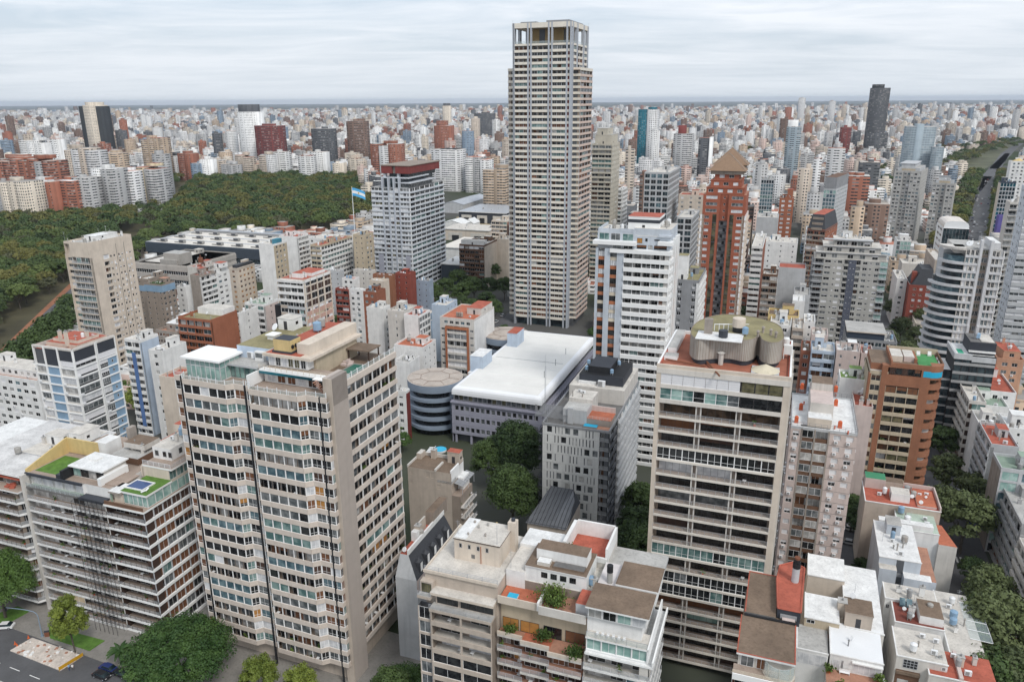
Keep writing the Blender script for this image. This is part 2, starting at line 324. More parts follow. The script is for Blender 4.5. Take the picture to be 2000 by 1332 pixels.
# ---------------------------------------------------------------- buildings
CAMP=np.array([0,0,CAM_H])
class B:
 def __init__(s,name,label,o,ang=GRID,cat='building',group=None,detail=True,seed=None):
  s.name,s.label,s.cat,s.group,s.detail=name,label,cat,group,detail
  s.o=np.array(o,float);s.rz=RAD(ang);s.u,s.v=axes(ang);s.items={};s.body={};s.extra=[]
  s.rng=random.Random(seed if seed is not None else label)
 def mb(s,part='wall'):
  return s.body.setdefault(part,MB())
 def add(s,part,mb,c=(0,0,0),area=1.0,nrm=None):s.items.setdefault(part,[]).append((mb,c,area,nrm))
 def world(s,p):return np.array([s.o[0]+s.u[0]*p[0]+s.v[0]*p[1],s.o[1]+s.u[1]*p[0]+s.v[1]*p[1],p[2]])
 def local(s,xy):d=np.array(xy)-s.o;return np.array([d@s.u,d@s.v])
 def px(s,x,y,z):"""local coordinates of the photo pixel at height z""";return s.local(P(x,y,z))
 def score(s,it):
  w=s.world(it[1]);d=CAMP-w;D=np.linalg.norm(d);f=1
  if it[3]is not None:
   nw=s.u*it[3][0]+s.v*it[3][1];f=max(.02,(nw[0]*d[0]+nw[1]*d[1])/D)
  vx=pxx(*w);vy=pxy(*w)
  if vx<-30 or vx>2030 or vy>1360:f*=.05
  return it[2]*f/D/D
 def finish(s,minpx=9.0):
  """one object per part; of more than a hundred of one part the hundred that show largest, the rest as one 'stuff' part"""
  whole=not s.detail
  if whole:
   m=MB()
   for p in s.body.values():m.merge(p)
   for l in s.items.values():
    for it in l:m.merge(it[0])
   o=m.build(s.name);o.location=(s.o[0],s.o[1],0);o.rotation_euler=(0,0,s.rz);tag(o,s.label,s.cat,s.group);return o
  r=empty(s.name,s.o[0],s.o[1],0,s.rz);tag(r,s.label,s.cat,s.group);s.root=r
  for k,p in s.body.items():
   if p.f:p.build(k,r)
  for k,l in s.items.items():
   sc=[(s.score(i),i)for i in l];sc.sort(key=lambda q:-q[0]);keep=[i for q,i in sc[:100]];rest=[i for q,i in sc[100:]]
   for it in keep:it[0].build(k,r)
   if rest:
    m=MB()
    for it in rest:m.merge(it[0])
    tag(m.build(k,r),None,None,kind='stuff')
  return r
def rect(K,z=None,D=None,xl=0,xr=None,d=None,w=None,ang=GRID):
 """footprint from the photo: K = front right roof corner, xl = column of the front left corner, xr = column of the back right corner"""
 if z is None:k,z=PD(K[0],K[1],D)
 else:k=P(K[0],K[1],z)
 u,v=axes(ang)
 if w is None:w=along(k,z,-u,xl)
 if d is None:
  d=along(k,z,v,xr)
  if d>62 and w<32:d=min(20,max(12,w))
 return k-u*w,w,d,z
def autowins(L,ww,pitch,sill,head,margin=.8):
 n=max(1,int((L-2*margin+pitch-ww)/pitch));off=(L-(n*pitch-(pitch-ww)))/2
 return[(off+i*pitch,off+i*pitch+ww,sill,head)for i in range(n)]
def punch(b,fr,z0,nf,fh,wall,wins,kinds,reveal=.16,mull=1,frame='frame_white',ac=.0,part='wall',n0=0.,hood=None,trans=0,topz=None,ledge=None):
 """wall with real window openings"""
 W=b.mb(part);wins=sorted(wins);H1=z0+nf*fh;x=0.
 for(a,c,s_,h)in wins:
  if a>x:fr.quad(W,x,a,z0,H1,n0,wall)
  zl=z0
  for k in range(nf):
   zb=z0+k*fh;fr.quad(W,a,c,zl,zb+s_,n0,wall);zl=zb+h
   n=n0-reveal;z1,z2=zb+s_,zb+h
   W.face([fr.at(a,n0,z1),fr.at(c,n0,z1),fr.at(c,n,z1),fr.at(a,n,z1)],wall);W.face([fr.at(a,n,z2),fr.at(c,n,z2),fr.at(c,n0,z2),fr.at(a,n0,z2)],wall)
   W.face([fr.at(a,n0,z1),fr.at(a,n,z1),fr.at(a,n,z2),fr.at(a,n0,z2)],wall);W.face([fr.at(c,n,z1),fr.at(c,n0,z1),fr.at(c,n0,z2),fr.at(c,n,z2)],wall)
   m=MB();glaze(m,fr,a,c,z1,z2,n,pick(b.rng,kinds),b.rng,frame,mull=mull if c-a>.9 else 0,trans=trans)
   b.add('window',m,fr.at((a+c)/2,0,(z1+z2)/2),(c-a)*(z2-z1),fr.n)
   if ac and b.rng.random()<ac:
    m=MB();xa=a+b.rng.random()*.3;fr.box(m,xa,xa+.8,n0+.05,n0+.4,z1-.72,z1-.12,'metal_white');m.face([fr.at(xa+.12,n0+.405,z1-.66),fr.at(xa+.6,n0+.405,z1-.66),fr.at(xa+.6,n0+.405,z1-.18),fr.at(xa+.12,n0+.405,z1-.18)],'fibre')
    b.add('air_conditioner',m,fr.at(xa,0,z1),.5,fr.n)
  fr.quad(W,a,c,zl,H1,n0,wall);x=c
 if x<fr.L:fr.quad(W,x,fr.L,z0,H1,n0,wall)
 if ledge:
  for k in range(1,nf+1):fr.box(W,0,fr.L,n0-.05,n0+.07,z0+k*fh-.12,z0+k*fh+.1,ledge)
def blank(b,fr,z0,z1,wall,n0=0.,part='wall'):fr.quad(b.mb(part),0,fr.L,z0,z1,n0,wall)
def rail(mb,fr,s0,s1,n,z,h=1.0,kind='bars',post='frame_white',step=1.6):
 if kind=='glass':
  fr.quad(mb,s0,s1,z+.08,z+h,n,'rail_glass');fr.box(mb,s0,s1,n-.025,n+.025,z+h,z+h+.05,post)
 elif kind=='greyglass':
  fr.quad(mb,s0,s1,z+.08,z+h,n,'rail_grey');fr.box(mb,s0,s1,n-.025,n+.025,z+h,z+h+.05,post)
 elif kind=='thin':
  fr.box(mb,s0,s1,n-.02,n+.02,z+h,z+h+.05,post);fr.quad(mb,s0,s1,z+.1,z+h,n,'rail_thin')
 else:
  for q in(.35,.68,1.0):fr.box(mb,s0,s1,n-.02,n+.02,z+h*q-.03,z+h*q+.02,post)
 k=max(1,int(round((s1-s0)/step)))
 for i in range(k+1):
  x=s0+(s1-s0)*i/k;fr.box(mb,x-.03,x+.03,n-.03,n+.03,z,z+h,post)
def gallery(b,fr,z0,nf,fh,band='band_beige',bh=1.05,pr=.12,dep=1.5,bays=5,post='frame_white',pw=.14,kinds={'open':.5,'dark':.5},back='offwhite',rl=None,frame='frame_white',slab=.2,mull=1,s0=0.,s1=None,doors={'dark':4,'curt':2,'shb':1.2,'shw':1},same=.75,endw=True,gn=-.08,fw=.09,trans=0,floor='pavement',topband=True,railc='frame_grey',stagger=None,part='balcony',clutter=0,dmull=1,dframe=None,dins=(.06,.2)):
 """storeys of balconies: a band or slab per floor, a recessed wall behind, bays glazed in or left open"""
 s1=fr.L if s1 is None else s1;L=s1-s0;bw=L/bays;R=b.rng
 for k in range(nf):
  zb=z0+k*fh;m=MB()
  top=zb+(bh-.25 if not rl else .14)
  if rl:fr.box(m,s0,s1,-.12,pr,zb-slab,zb+.1,band);rail(m,fr,s0,s1,pr-.06,zb+.1,.95,rl,railc)
  else:fr.box(m,s0,s1,-.12,pr,zb-.25,top,band)
  if stagger:pass
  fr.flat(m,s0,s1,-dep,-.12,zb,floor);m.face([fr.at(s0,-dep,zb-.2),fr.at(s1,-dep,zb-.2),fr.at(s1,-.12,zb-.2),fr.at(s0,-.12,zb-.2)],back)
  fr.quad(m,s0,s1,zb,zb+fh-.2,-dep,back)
  if endw:
   for e,q in((s0,1),(s1,-1)):
    pts=[fr.at(e,-dep,zb-.2),fr.at(e,-.12,zb-.2),fr.at(e,-.12,zb+fh-.2),fr.at(e,-dep,zb+fh-.2)];m.face(pts if q>0 else pts[::-1],back)
  kf=pick(R,kinds);dk=pick(R,doors)
  for i in range(bays):
   a=s0+i*bw;c=a+bw;kd=kf if R.random()<same else pick(R,kinds)
   if pw:fr.box(m,a-pw/2 if i else a,a+pw/2,-.16,pr*.5 if not rl else-.02,top,zb+fh-.25,post)
   if kd=='open':
    d2=dk if R.random()<.6 else pick(R,doors);dm=MB();e=bw*R.uniform(*dins);glaze(dm,fr,a+e,c-e*R.uniform(.4,1.6),zb+.05,zb+2.3,-dep+.02,d2,R,dframe or frame,mull=dmull,fw=.06)
    b.add('window',dm,fr.at((a+c)/2,0,zb+1.4),bw*1.0,fr.n)
    if clutter and R.random()<clutter:junk(b,fr,R,a,c,zb,dep)
   else:
    wm=MB();glaze(wm,fr,a+(pw/2),c-(pw/2),top,zb+fh-.25,gn,kd,R,frame,fw=fw,mull=mull,trans=trans,blind=1.0 if kd[:2]=='sh' and R.random()<.75 else None);b.add('window',wm,fr.at((a+c)/2,0,zb+1.7),bw*(fh-bh),fr.n)
  if pw:fr.box(m,s1-pw/2,s1,-.16,pr*.5 if not rl else-.02,top,zb+fh-.25,post)
  b.add(part,m,fr.at((s0+s1)/2,0,zb),L*fh,fr.n)
def junk(b,fr,R,a,c,zb,dep):
 """things left on a balcony: potted plants, a table with chairs"""
 x=R.uniform(a+.4,c-.4);q=R.random();m=MB()
 if q<.5:
  p=fr.at(x,-R.uniform(.4,dep*.6),0);m.cyl(p[0],p[1],zb,zb+.35,.2,'orange_ceramic',8)
  for i in range(14):leafcard(m,R,p[0]+R.gauss(0,.22),p[1]+R.gauss(0,.22),zb+.45+abs(R.gauss(0,.35)),.34,'leaf_plant')
  PLANTS.append((b,m,p,'plant'))
 else:
  p=fr.at(x,-dep*.5,0);m.box(p[0]-.35,p[1]-.35,zb+.68,p[0]+.35,p[1]+.35,zb+.73,'frame_white');m.cyl(p[0],p[1],zb,zb+.7,.05,'frame_white',6)
  PLANTS.append((b,m,p,'table'))
PLANTS=[]
def leafcard(m,R,x,y,z,s,mt):
 a=Vector((R.gauss(0,1),R.gauss(0,1),R.gauss(0,1))).normalized();e=a.orthogonal().normalized()*s*.5;f=a.cross(e).normalized()*s*.5;c=Vector((x,y,z))
 m.face([c-e-f,c+e-f,c+e+f,c-e+f],mt)
def roofing(b,poly,z,mt='roof_white',par='offwhite',h=.8,t=.22,cap=None):
 """roof sheet with parapet walls round it"""
 R=b.mb('roof');R.face([(p[0],p[1],z)for p in poly],mt)
 if h:
  n=len(poly);Q=b.mb('parapet')
  for i in range(n):
   f=Fr(poly[i],poly[(i+1)%n]);f.box(Q,0 if True else t,f.L-t,-t,.003,z-.3,z+h,par,cap)
def hut(b,x0,y0,x1,y1,z,h,wall='offwhite',roof='roof_grey',part='roof_hut',door=True,band=None):
 m=MB();m.box(x0,y0,z,x1,y1,z+h,wall,roof);m.box(x0-.12,y0-.12,z+h,x1+.12,y1+.12,z+h+.14,band or wall,roof)
 if door:
  m.face([((x0+x1)/2-.45,y0-.02,z+.05),((x0+x1)/2+.45,y0-.02,z+.05),((x0+x1)/2+.45,y0-.02,z+2.05),((x0+x1)/2-.45,y0-.02,z+2.05)],'frame_dark')
  m.face([(x1+.02,y0+(y1-y0)*.3,z+1.2),(x1+.02,y0+(y1-y0)*.3+.9,z+1.2),(x1+.02,y0+(y1-y0)*.3+.9,z+1.9),(x1+.02,y0+(y1-y0)*.3,z+1.9)],'glass_dark')
 b.add(part,m)
def tank(b,x,y,z,r=.75,h=1.6,mt='tank_grey',legs=.5):
 m=MB()
 for i in range(4):c,d=math.cos(i*1.571+.78)*r*.8,math.sin(i*1.571+.78)*r*.8;m.box(x+c-.06,y+d-.06,z,x+c+.06,y+d+.06,z+legs,'fibre')
 m.cyl(x,y,z+legs,z+legs+h,r,mt,14);m.cyl(x,y,z+legs+h,z+legs+h+.22,r,mt,14,r*.45);b.add('water_tank',m)
def acbox(b,x,y,z,s=1.0,mt='metal_white'):
 m=MB();m.box(x,y,z+.12,x+.95*s,y+.4*s,z+.85*s,mt);m.box(x+.06,y+.02,z,x+.14,y+.38*s,z+.12,'fibre');m.box(x+.8*s,y+.02,z,x+.88*s,y+.38*s,z+.12,'fibre')
 m.face([(x+.1,y-.01,z+.2),(x+.62*s,y-.01,z+.2),(x+.62*s,y-.01,z+.78*s),(x+.1,y-.01,z+.78*s)],'fibre');b.add('air_conditioner',m)
def flue(b,x,y,z,h=1.4,r=.16,mt='tank_grey'):
 m=MB();m.cyl(x,y,z,z+h,r,mt,8);m.cyl(x,y,z+h-.1,z+h+.22,r*1.7,mt,8,r*.5);b.add('chimney_pipe',m)
def stack(b,x,y,z,w=.9,d=.7,h=2.0,mt='offwhite',cap='roof_grey'):
 m=MB();m.box(x,y,z,x+w,y+d,z+h,mt);m.box(x-.08,y-.08,z+h,x+w+.08,y+d+.08,z+h+.12,cap);m.cyl(x+w/2,y+d/2,z+h+.12,z+h+.6,.17,'fibre',8);b.add('chimney',m)
def antenna(b,x,y,z,h=4.,mt='metal'):
 m=MB();m.bar((x,y,z),(x,y,z+h),.05,mt,5,.025)
 for q in(.8,.9):m.bar((x-.5*q,y,z+h*q),(x+.5*q,y,z+h*q),.018,mt,4)
 b.add('antenna',m)
def dish(b,x,y,z,r=.45):
 m=MB();m.bar((x,y,z),(x,y,z+.8),.04,'metal',5);m.bar((x,y,z+.85),(x-.05,y-.12,z+.93),r,'metal_white',14,r*.9);b.add('satellite_dish',m)
def litter(b,x0,y0,x1,y1,z,n=8,wall='offwhite',roof='roof_grey',big=True):
 """ordinary roof equipment"""
 R=b.rng;w,d=x1-x0,y1-y0
 if big and w>5 and d>5:
  hw,hd=min(4.5,w*.4),min(4.5,d*.4);hx=R.uniform(x0+.4,x1-hw-.4);hy=R.uniform(y0+d*.35,y1-hd-.3);hut(b,hx,hy,hx+hw,hy+hd,z,R.uniform(2.3,3.4),wall,roof)
 for i in range(n):
  x=R.uniform(x0+.6,x1-1.2);y=R.uniform(y0+.6,y1-1.2);q=R.random()
  if q<.2:tank(b,x,y,z,R.uniform(.5,.8),R.uniform(1.1,1.7),R.choice(('tank_grey','metal_white','fibre','skyblue')))
  elif q<.5:acbox(b,x,y,z,R.uniform(.9,1.3))
  elif q<.68:flue(b,x,y,z,R.uniform(.7,1.8))
  elif q<.82:stack(b,x,y,z,R.uniform(.6,1.2),R.uniform(.5,.9),R.uniform(1,2.2),wall)
  elif q<.92:antenna(b,x,y,z,R.uniform(2.5,5.5))
  else:dish(b,x,y,z,R.uniform(.35,.6))
K_OPEN={'open':5,'dark':1.5,'teal':.6,'grey':1,'shb':.5,'shw':.3}
K_MIX={'dark':3,'grey':1.6,'curt':1.2,'shw':1.6,'shb':.4,'blue':.6}
def face(b,p0,p1,st,z,wall,fh=2.95,base=0.,**k):
 """dress one side of a plain building: st picks the kind of facade"""
 fr=Fr(p0,p1);nf=max(1,int(round((z-base)/fh)));f=(z-base)/nf;c=st[0]
 a=dict(fr=fr,z0=base,nf=nf,fh=f)
 if c=='n':blank(b,fr,base,z,wall)
 elif c=='p':punch(b,wall=wall,wins=autowins(fr.L,k.get('ww',1.5),k.get('pitch',3.1),.95,2.3),kinds=k.get('kinds',K_MIX),ac=k.get('ac',.12),frame=k.get('frame','frame_white'),**a)
 elif c=='s':punch(b,wall=wall,wins=autowins(fr.L,.75,k.get('pitch',4.2),1.2,2.2),kinds={'dark':3,'grey':1},**a)
 elif c=='b':gallery(b,band=k.get('band',wall),bh=k.get('bh',1.1),pr=k.get('pr',.5),dep=k.get('dep',.9),bays=max(1,int(fr.L/k.get('bw',3.2))),kinds=k.get('kinds',K_OPEN),back=k.get('back',wall),post=wall,**a)
 elif c=='l':gallery(b,band=k.get('band',wall),rl=k.get('rl','greyglass'),pr=k.get('pr',.9),dep=.4,bays=max(1,int(fr.L/3.2)),kinds={'open':1},back=k.get('back',wall),pw=0,endw=False,**a)
 elif c=='r':gallery(b,band=wall,bh=k.get('bh',1.25),pr=.05,dep=.5,bays=max(1,int(fr.L/k.get('bw',2.4))),kinds=k.get('kinds',{'dark':4,'grey':2,'curt':1}),back='darkgrey',post=k.get('post',wall),pw=k.get('pw',.25),same=.5,**a)
 elif c=='c':gallery(b,band=k.get('band','frame_grey'),bh=.45,pr=.03,dep=.3,bays=max(1,int(fr.L/k.get('bw',1.8))),kinds=k.get('kinds',{'blue':2,'dark':1,'teal':1}),back='darkgrey',post='frame_grey',pw=.1,same=.85,mull=0,**a)
 elif c=='g':gallery(b,band=wall,bh=k.get('bh',.8),pr=.06,dep=.5,bays=max(1,int(fr.L/k.get('bw',3.4))),kinds=k.get('kinds',{'blue':2,'dark':2,'teal':1}),back='darkgrey',post=wall,pw=k.get('pw',.8),same=.7,frame='frame_grey',**a)
HEROES=[]
def reserve(o,w,d,ang=GRID):
 u,v=axes(ang);HEROES.append((o,u,v,w,d))
def inside(p,m=2.):
 for o,u,v,w,d in HEROES:
  q=p-o;a,c=q@u,q@v
  if-m<a<w+m and-m<c<d+m:return True
 return False
def plain(label,K,xl,front='b',right='n',wall='offwhite',D=None,z=None,xr=None,d=None,ang=GRID,roof='roof_cream',rwall=None,left=None,lit=7,nm='apartment_building',cat='building',detail=True,fh=2.95,hutw=None,setb=0,par=None,lwall=None,top=None,w=None,**k):
 o,w,d,z=rect(K,z,D,xl,xr,d,w,ang);reserve(o,w,d,ang)
 b=B(nm,label,o,ang,cat,detail=detail);b.w,b.d,b.z=w,d,z
 face(b,(0,0),(w,0),front,z,wall,fh,**k);face(b,(w,0),(w,d),right,z,rwall or wall,fh,**k)
 face(b,(w,d),(0,d),'n',z,wall,fh);face(b,(0,d),(0,0),left or 'n',z,lwall or rwall or wall,fh,**k)
 zr=z
 if setb:
  roofing(b,[(0,0),(w,0),(w,d),(0,d)],z,'terracotta',par or wall,.9);q=setb
  fr=[(q,q),(w-q*.4,q),(w-q*.4,d-.3),(q*.3,d-.3)];zt=z+2.9
  for i in range(4):face(b,fr[i],fr[(i+1)%4],'p' if i<2 else 'n',zt,wall,2.9,base=z)
  b.mb('roof').face([(p[0],p[1],zt)for p in fr],roof);b.mb('parapet').prism(fr,zt-.1,zt+.25,par or wall,roof);zr=zt+.26;X=(q*1.2,q*1.2,w-q*.6,d-1)
 else:
  roofing(b,[(0,0),(w,0),(w,d),(0,d)],z,roof,par or wall,.8);X=(.3,.3,w-.3,d-.3)
 if lit:litter(b,*X,zr,lit,hutw or wall,roof)
 if top:top(b,w,d,z)
 b.finish();return b
# ---------------------------------------------------------------- curved storeys
def arc(cx,cy,r,a0,a1,n):return[(cx+r*math.cos(a0+(a1-a0)*i/n),cy+r*math.sin(a0+(a1-a0)*i/n))for i in range(n+1)]
def arcband(mb,cx,cy,r0,r1,a0,a1,z0,z1,m,n=16,top=None):
 o=arc(cx,cy,r1,a0,a1,n);i_=arc(cx,cy,r0,a0,a1,n)
 for k in range(n):
  a,c,e,g=o[k],o[k+1],i_[k+1],i_[k]
  mb.face([(a[0],a[1],z0),(c[0],c[1],z0),(c[0],c[1],z1),(a[0],a[1],z1)],m);mb.face([(a[0],a[1],z1),(c[0],c[1],z1),(e[0],e[1],z1),(g[0],g[1],z1)],top or m)
  mb.face([(g[0],g[1],z0),(e[0],e[1],z0),(c[0],c[1],z0),(a[0],a[1],z0)],m);mb.face([(e[0],e[1],z0),(g[0],g[1],z0),(g[0],g[1],z1),(e[0],e[1],z1)],m)
def smooth(pts,k=5):
 n=len(pts);out=[]
 for i in range(n):
  p0,p1,p2,p3=[np.array(pts[(i+j)%n],float)for j in(-1,0,1,2)]
  for t in np.linspace(0,1,k,endpoint=False):out.append(tuple(.5*((2*p1)+(p2-p0)*t+(2*p0-5*p1+4*p2-p3)*t*t+(3*p1-p0-3*p2+p3)*t**3)))
 return out
def poolbox(b,x0,y0,x1,y1,z,water='pool',rim='pavement',h=.5):
 m=MB();f=.35;m.box(x0,y0,z,x1,y0+f,z+h,rim);m.box(x0,y1-f,z,x1,y1,z+h,rim);m.box(x0,y0+f,z,x0+f,y1-f,z+h,rim);m.box(x1-f,y0+f,z,x1,y1-f,z+h,rim)
 m.face([(x0+f,y0+f,z+h-.12),(x1-f,y0+f,z+h-.12),(x1-f,y1-f,z+h-.12),(x0+f,y1-f,z+h-.12)],water);b.add('swimming_pool',m)
def lounger(m,x,y,z,r=0.,mt='frame_white'):
 c,s_=math.cos(r),math.sin(r)
 def q(a,d,h):return(x+a*c-d*s_,y+a*s_+d*c,z+h)
 m.face([q(-.9,-.3,.35),q(.3,-.3,.35),q(.3,.3,.35),q(-.9,.3,.35)],mt);m.face([q(.3,-.3,.35),q(.9,-.3,.75),q(.9,.3,.75),q(.3,.3,.35)],mt)
 for a in(-.8,.2):
  for d in(-.25,.25):m.bar(q(a,d,0),q(a,d,.35),.03,mt,4)
def chairbox(m,x,y,z,mt='frame_white'):
 m.box(x-.22,y-.22,z+.4,x+.22,y+.22,z+.45,mt);m.box(x-.22,y+.18,z+.45,x+.22,y+.22,z+.85,mt)
 for a in(-.19,.19):
  for d in(-.19,.19):m.box(x+a-.02,y+d-.02,z,x+a+.02,y+d+.02,z+.4,mt)
def umbrella(m,x,y,z,mt='frame_white',r=1.3):
 m.bar((x,y,z),(x,y,z+2.3),.03,'metal',5);m.cyl(x,y,z+2.1,z+2.65,r,mt,8,.05)
# ---------------------------------------------------------------- 1 the very tall tower
def tall_tower():
 o,w,d,z=rect((1117,42),158,None,1002,1149);reserve(o-3,w+8,d+8)
 b=B('residential_skyscraper','tallest tower, cream bands and grey piers, with an open columned crown',o,cat='skyscraper')
 H=147.2;nf=49;fh=(H-4.6)/nf;kin={'open':4,'dark':3,'teal':1.6,'shb':.9,'curt':.4,'brownglass':1.0,'grey':.6}
 W=b.mb('wall');W.prism([(1.9,1.9),(w-1.9,1.9),(w-1.9,d-1.9),(1.9,d-1.9)],0,H,'darkgrey','pavement')
 bays=[(.9,7.7),(10.1,w-12.2),(w-9.7,w-2.6)]
 F=Fr((0,0),(w,0));S=Fr((w,0),(w,d));Lf=Fr((0,d),(0,0));Bk=Fr((w,d),(0,d))
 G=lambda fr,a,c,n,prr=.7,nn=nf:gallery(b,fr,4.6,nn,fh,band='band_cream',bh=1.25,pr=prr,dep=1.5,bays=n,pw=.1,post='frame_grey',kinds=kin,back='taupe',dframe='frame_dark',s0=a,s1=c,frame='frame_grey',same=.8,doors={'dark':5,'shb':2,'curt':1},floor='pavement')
 G(F,*bays[0],3);G(F,*bays[1],3,.25);G(F,*bays[2],3)
 nS=int((135.7-4.6)/fh);zs=4.6+nS*fh
 for fr in(S,Lf):G(fr,2.6,8.8,2,.3);G(fr,d-8.8,d-2.6,2,.3)
 # wings that stop at the shoulder
 for x0,x1,fa,fb_ in((-3.9,0,Fr((-3.9,3.4),(0,3.4)),Fr((-3.9,d-3.4),(-3.9,3.4))),(w,w+3.6,Fr((w,5.2),(w+3.6,5.2)),Fr((w+3.6,5.2),(w+3.6,d-3.4)))):
  W.prism([(x0+(1.6 if x0<0 else-.2),5.2),(x1-(1.6 if x0>0 else-.2),5.2),(x1-(1.6 if x0>0 else-.2),d-4),(x0+(1.6 if x0<0 else-.2),d-4)],0,zs,'darkgrey','pavement')
  G(fa,0,fa.L,1,.25,nS);gallery(b,fb_,4.6,nS,fh,band='band_cream_shaded' if x0>0 else 'band_cream',bh=1.12,pr=.35,dep=1.4,bays=4,pw=.1,post='frame_grey',kinds=kin,back='taupe',frame='frame_grey')
  m=MB();f2=fa;f2.box(m,0,f2.L,-.2,.3,zs-.3,zs+1.1,'band_cream');fb_.box(m,0,fb_.L,-.2,.35,zs-.3,zs+1.1,'band_cream');b.add('parapet',m)
  rm=MB();rm.face([(x0,3.6,zs),(x1,3.6,zs),(x1,d-3.6,zs),(x0,d-3.6,zs)],'terracotta');b.add('roof',rm)
 # paired grey piers running the full height
 def pier(fr,a,c,zt=158.0):
  m=MB();fr.box(m,a,a+.75,-.8,.5,0,zt,'pier_grey');fr.box(m,c-.75,c,-.8,.5,0,zt,'pier_grey')
  if c-a>1.8:[(fr.box(m,a+.75,c-.75,-.9,-.1,4.6+k*fh-.2,4.6+k*fh+1.1,'band_cream'),fr.quad(m,a+.75,c-.75,4.6+k*fh+1.1,4.6+k*fh+fh-.2,-.5,'maroon' if k%4 else 'glass_dark'))for k in range(nf)]
  b.add('pier',m,fr.at(a,0,80),300,fr.n)
 for a,c in((-.1,.9),(7.7,10.1),(w-12.2,w-9.7),(w-2.6,w+.1)):pier(F,a,c)
 for fr in(S,Lf,Bk):
  for a,c in((.4,2.6),(8.8,11.),(d-11,d-8.8),(d-2.6,d-.4))if d>20 else((.4,2.6),(d*.45,d*.55),(d-2.6,d-.4)):pier(fr,a,c)
 # side bays not covered above
 gallery(b,S,4.6,nf,fh,band='band_cream',bh=1.12,pr=.2,dep=1.4,bays=2,pw=.1,kinds=kin,back='taupe',s0=11.,s1=max(12,d-11),frame='frame_grey')
 # crown
 m=MB();m.prism([(-.2,-.2),(w+.2,-.2),(w+.2,d+.2),(-.2,d+.2)],H,H+1.0,'band_cream','pavement');b.add('terrace',m)
 m=MB();m.prism([(-.35,-.35),(w+.35,-.35),(w+.35,d+.35),(-.35,d+.35)],155.6,158.0,'band_cream','roof_grey',True);m.box(3,3,158,11.5,d-4,158.8,'midgrey');m.box(w-14,2.5,158,w-2,d-3,159.1,'midgrey');b.add('roof',m)
 m=MB();m.box(6,5,H+1,w-6,d-5,155.6,'mustard_dark');m.box(12.5,4.9,H+1,15.5,5,155.2,'darkgrey');m.box(w-6,7,H+1,w-5.9,10,155,'darkgrey');b.add('plant_room',m)
 m=MB();rail(m,F,0,w,.1,H+1,1.1,'glass','frame_grey',2);rail(m,S,0,d,.1,H+1,1.1,'glass','frame_grey',2);rail(m,Lf,0,d,.1,H+1,1.1,'glass','frame_grey',2);b.add('railing',m)
 m=MB();m.box(1.5,1.5,0,w-1.5,2.0,4.4,'glass_navy');b.add('lobby',m);antenna(b,-.1,-.1,158,1.4);antenna(b,w,d,158,2)
 b.finish()
tall_tower()
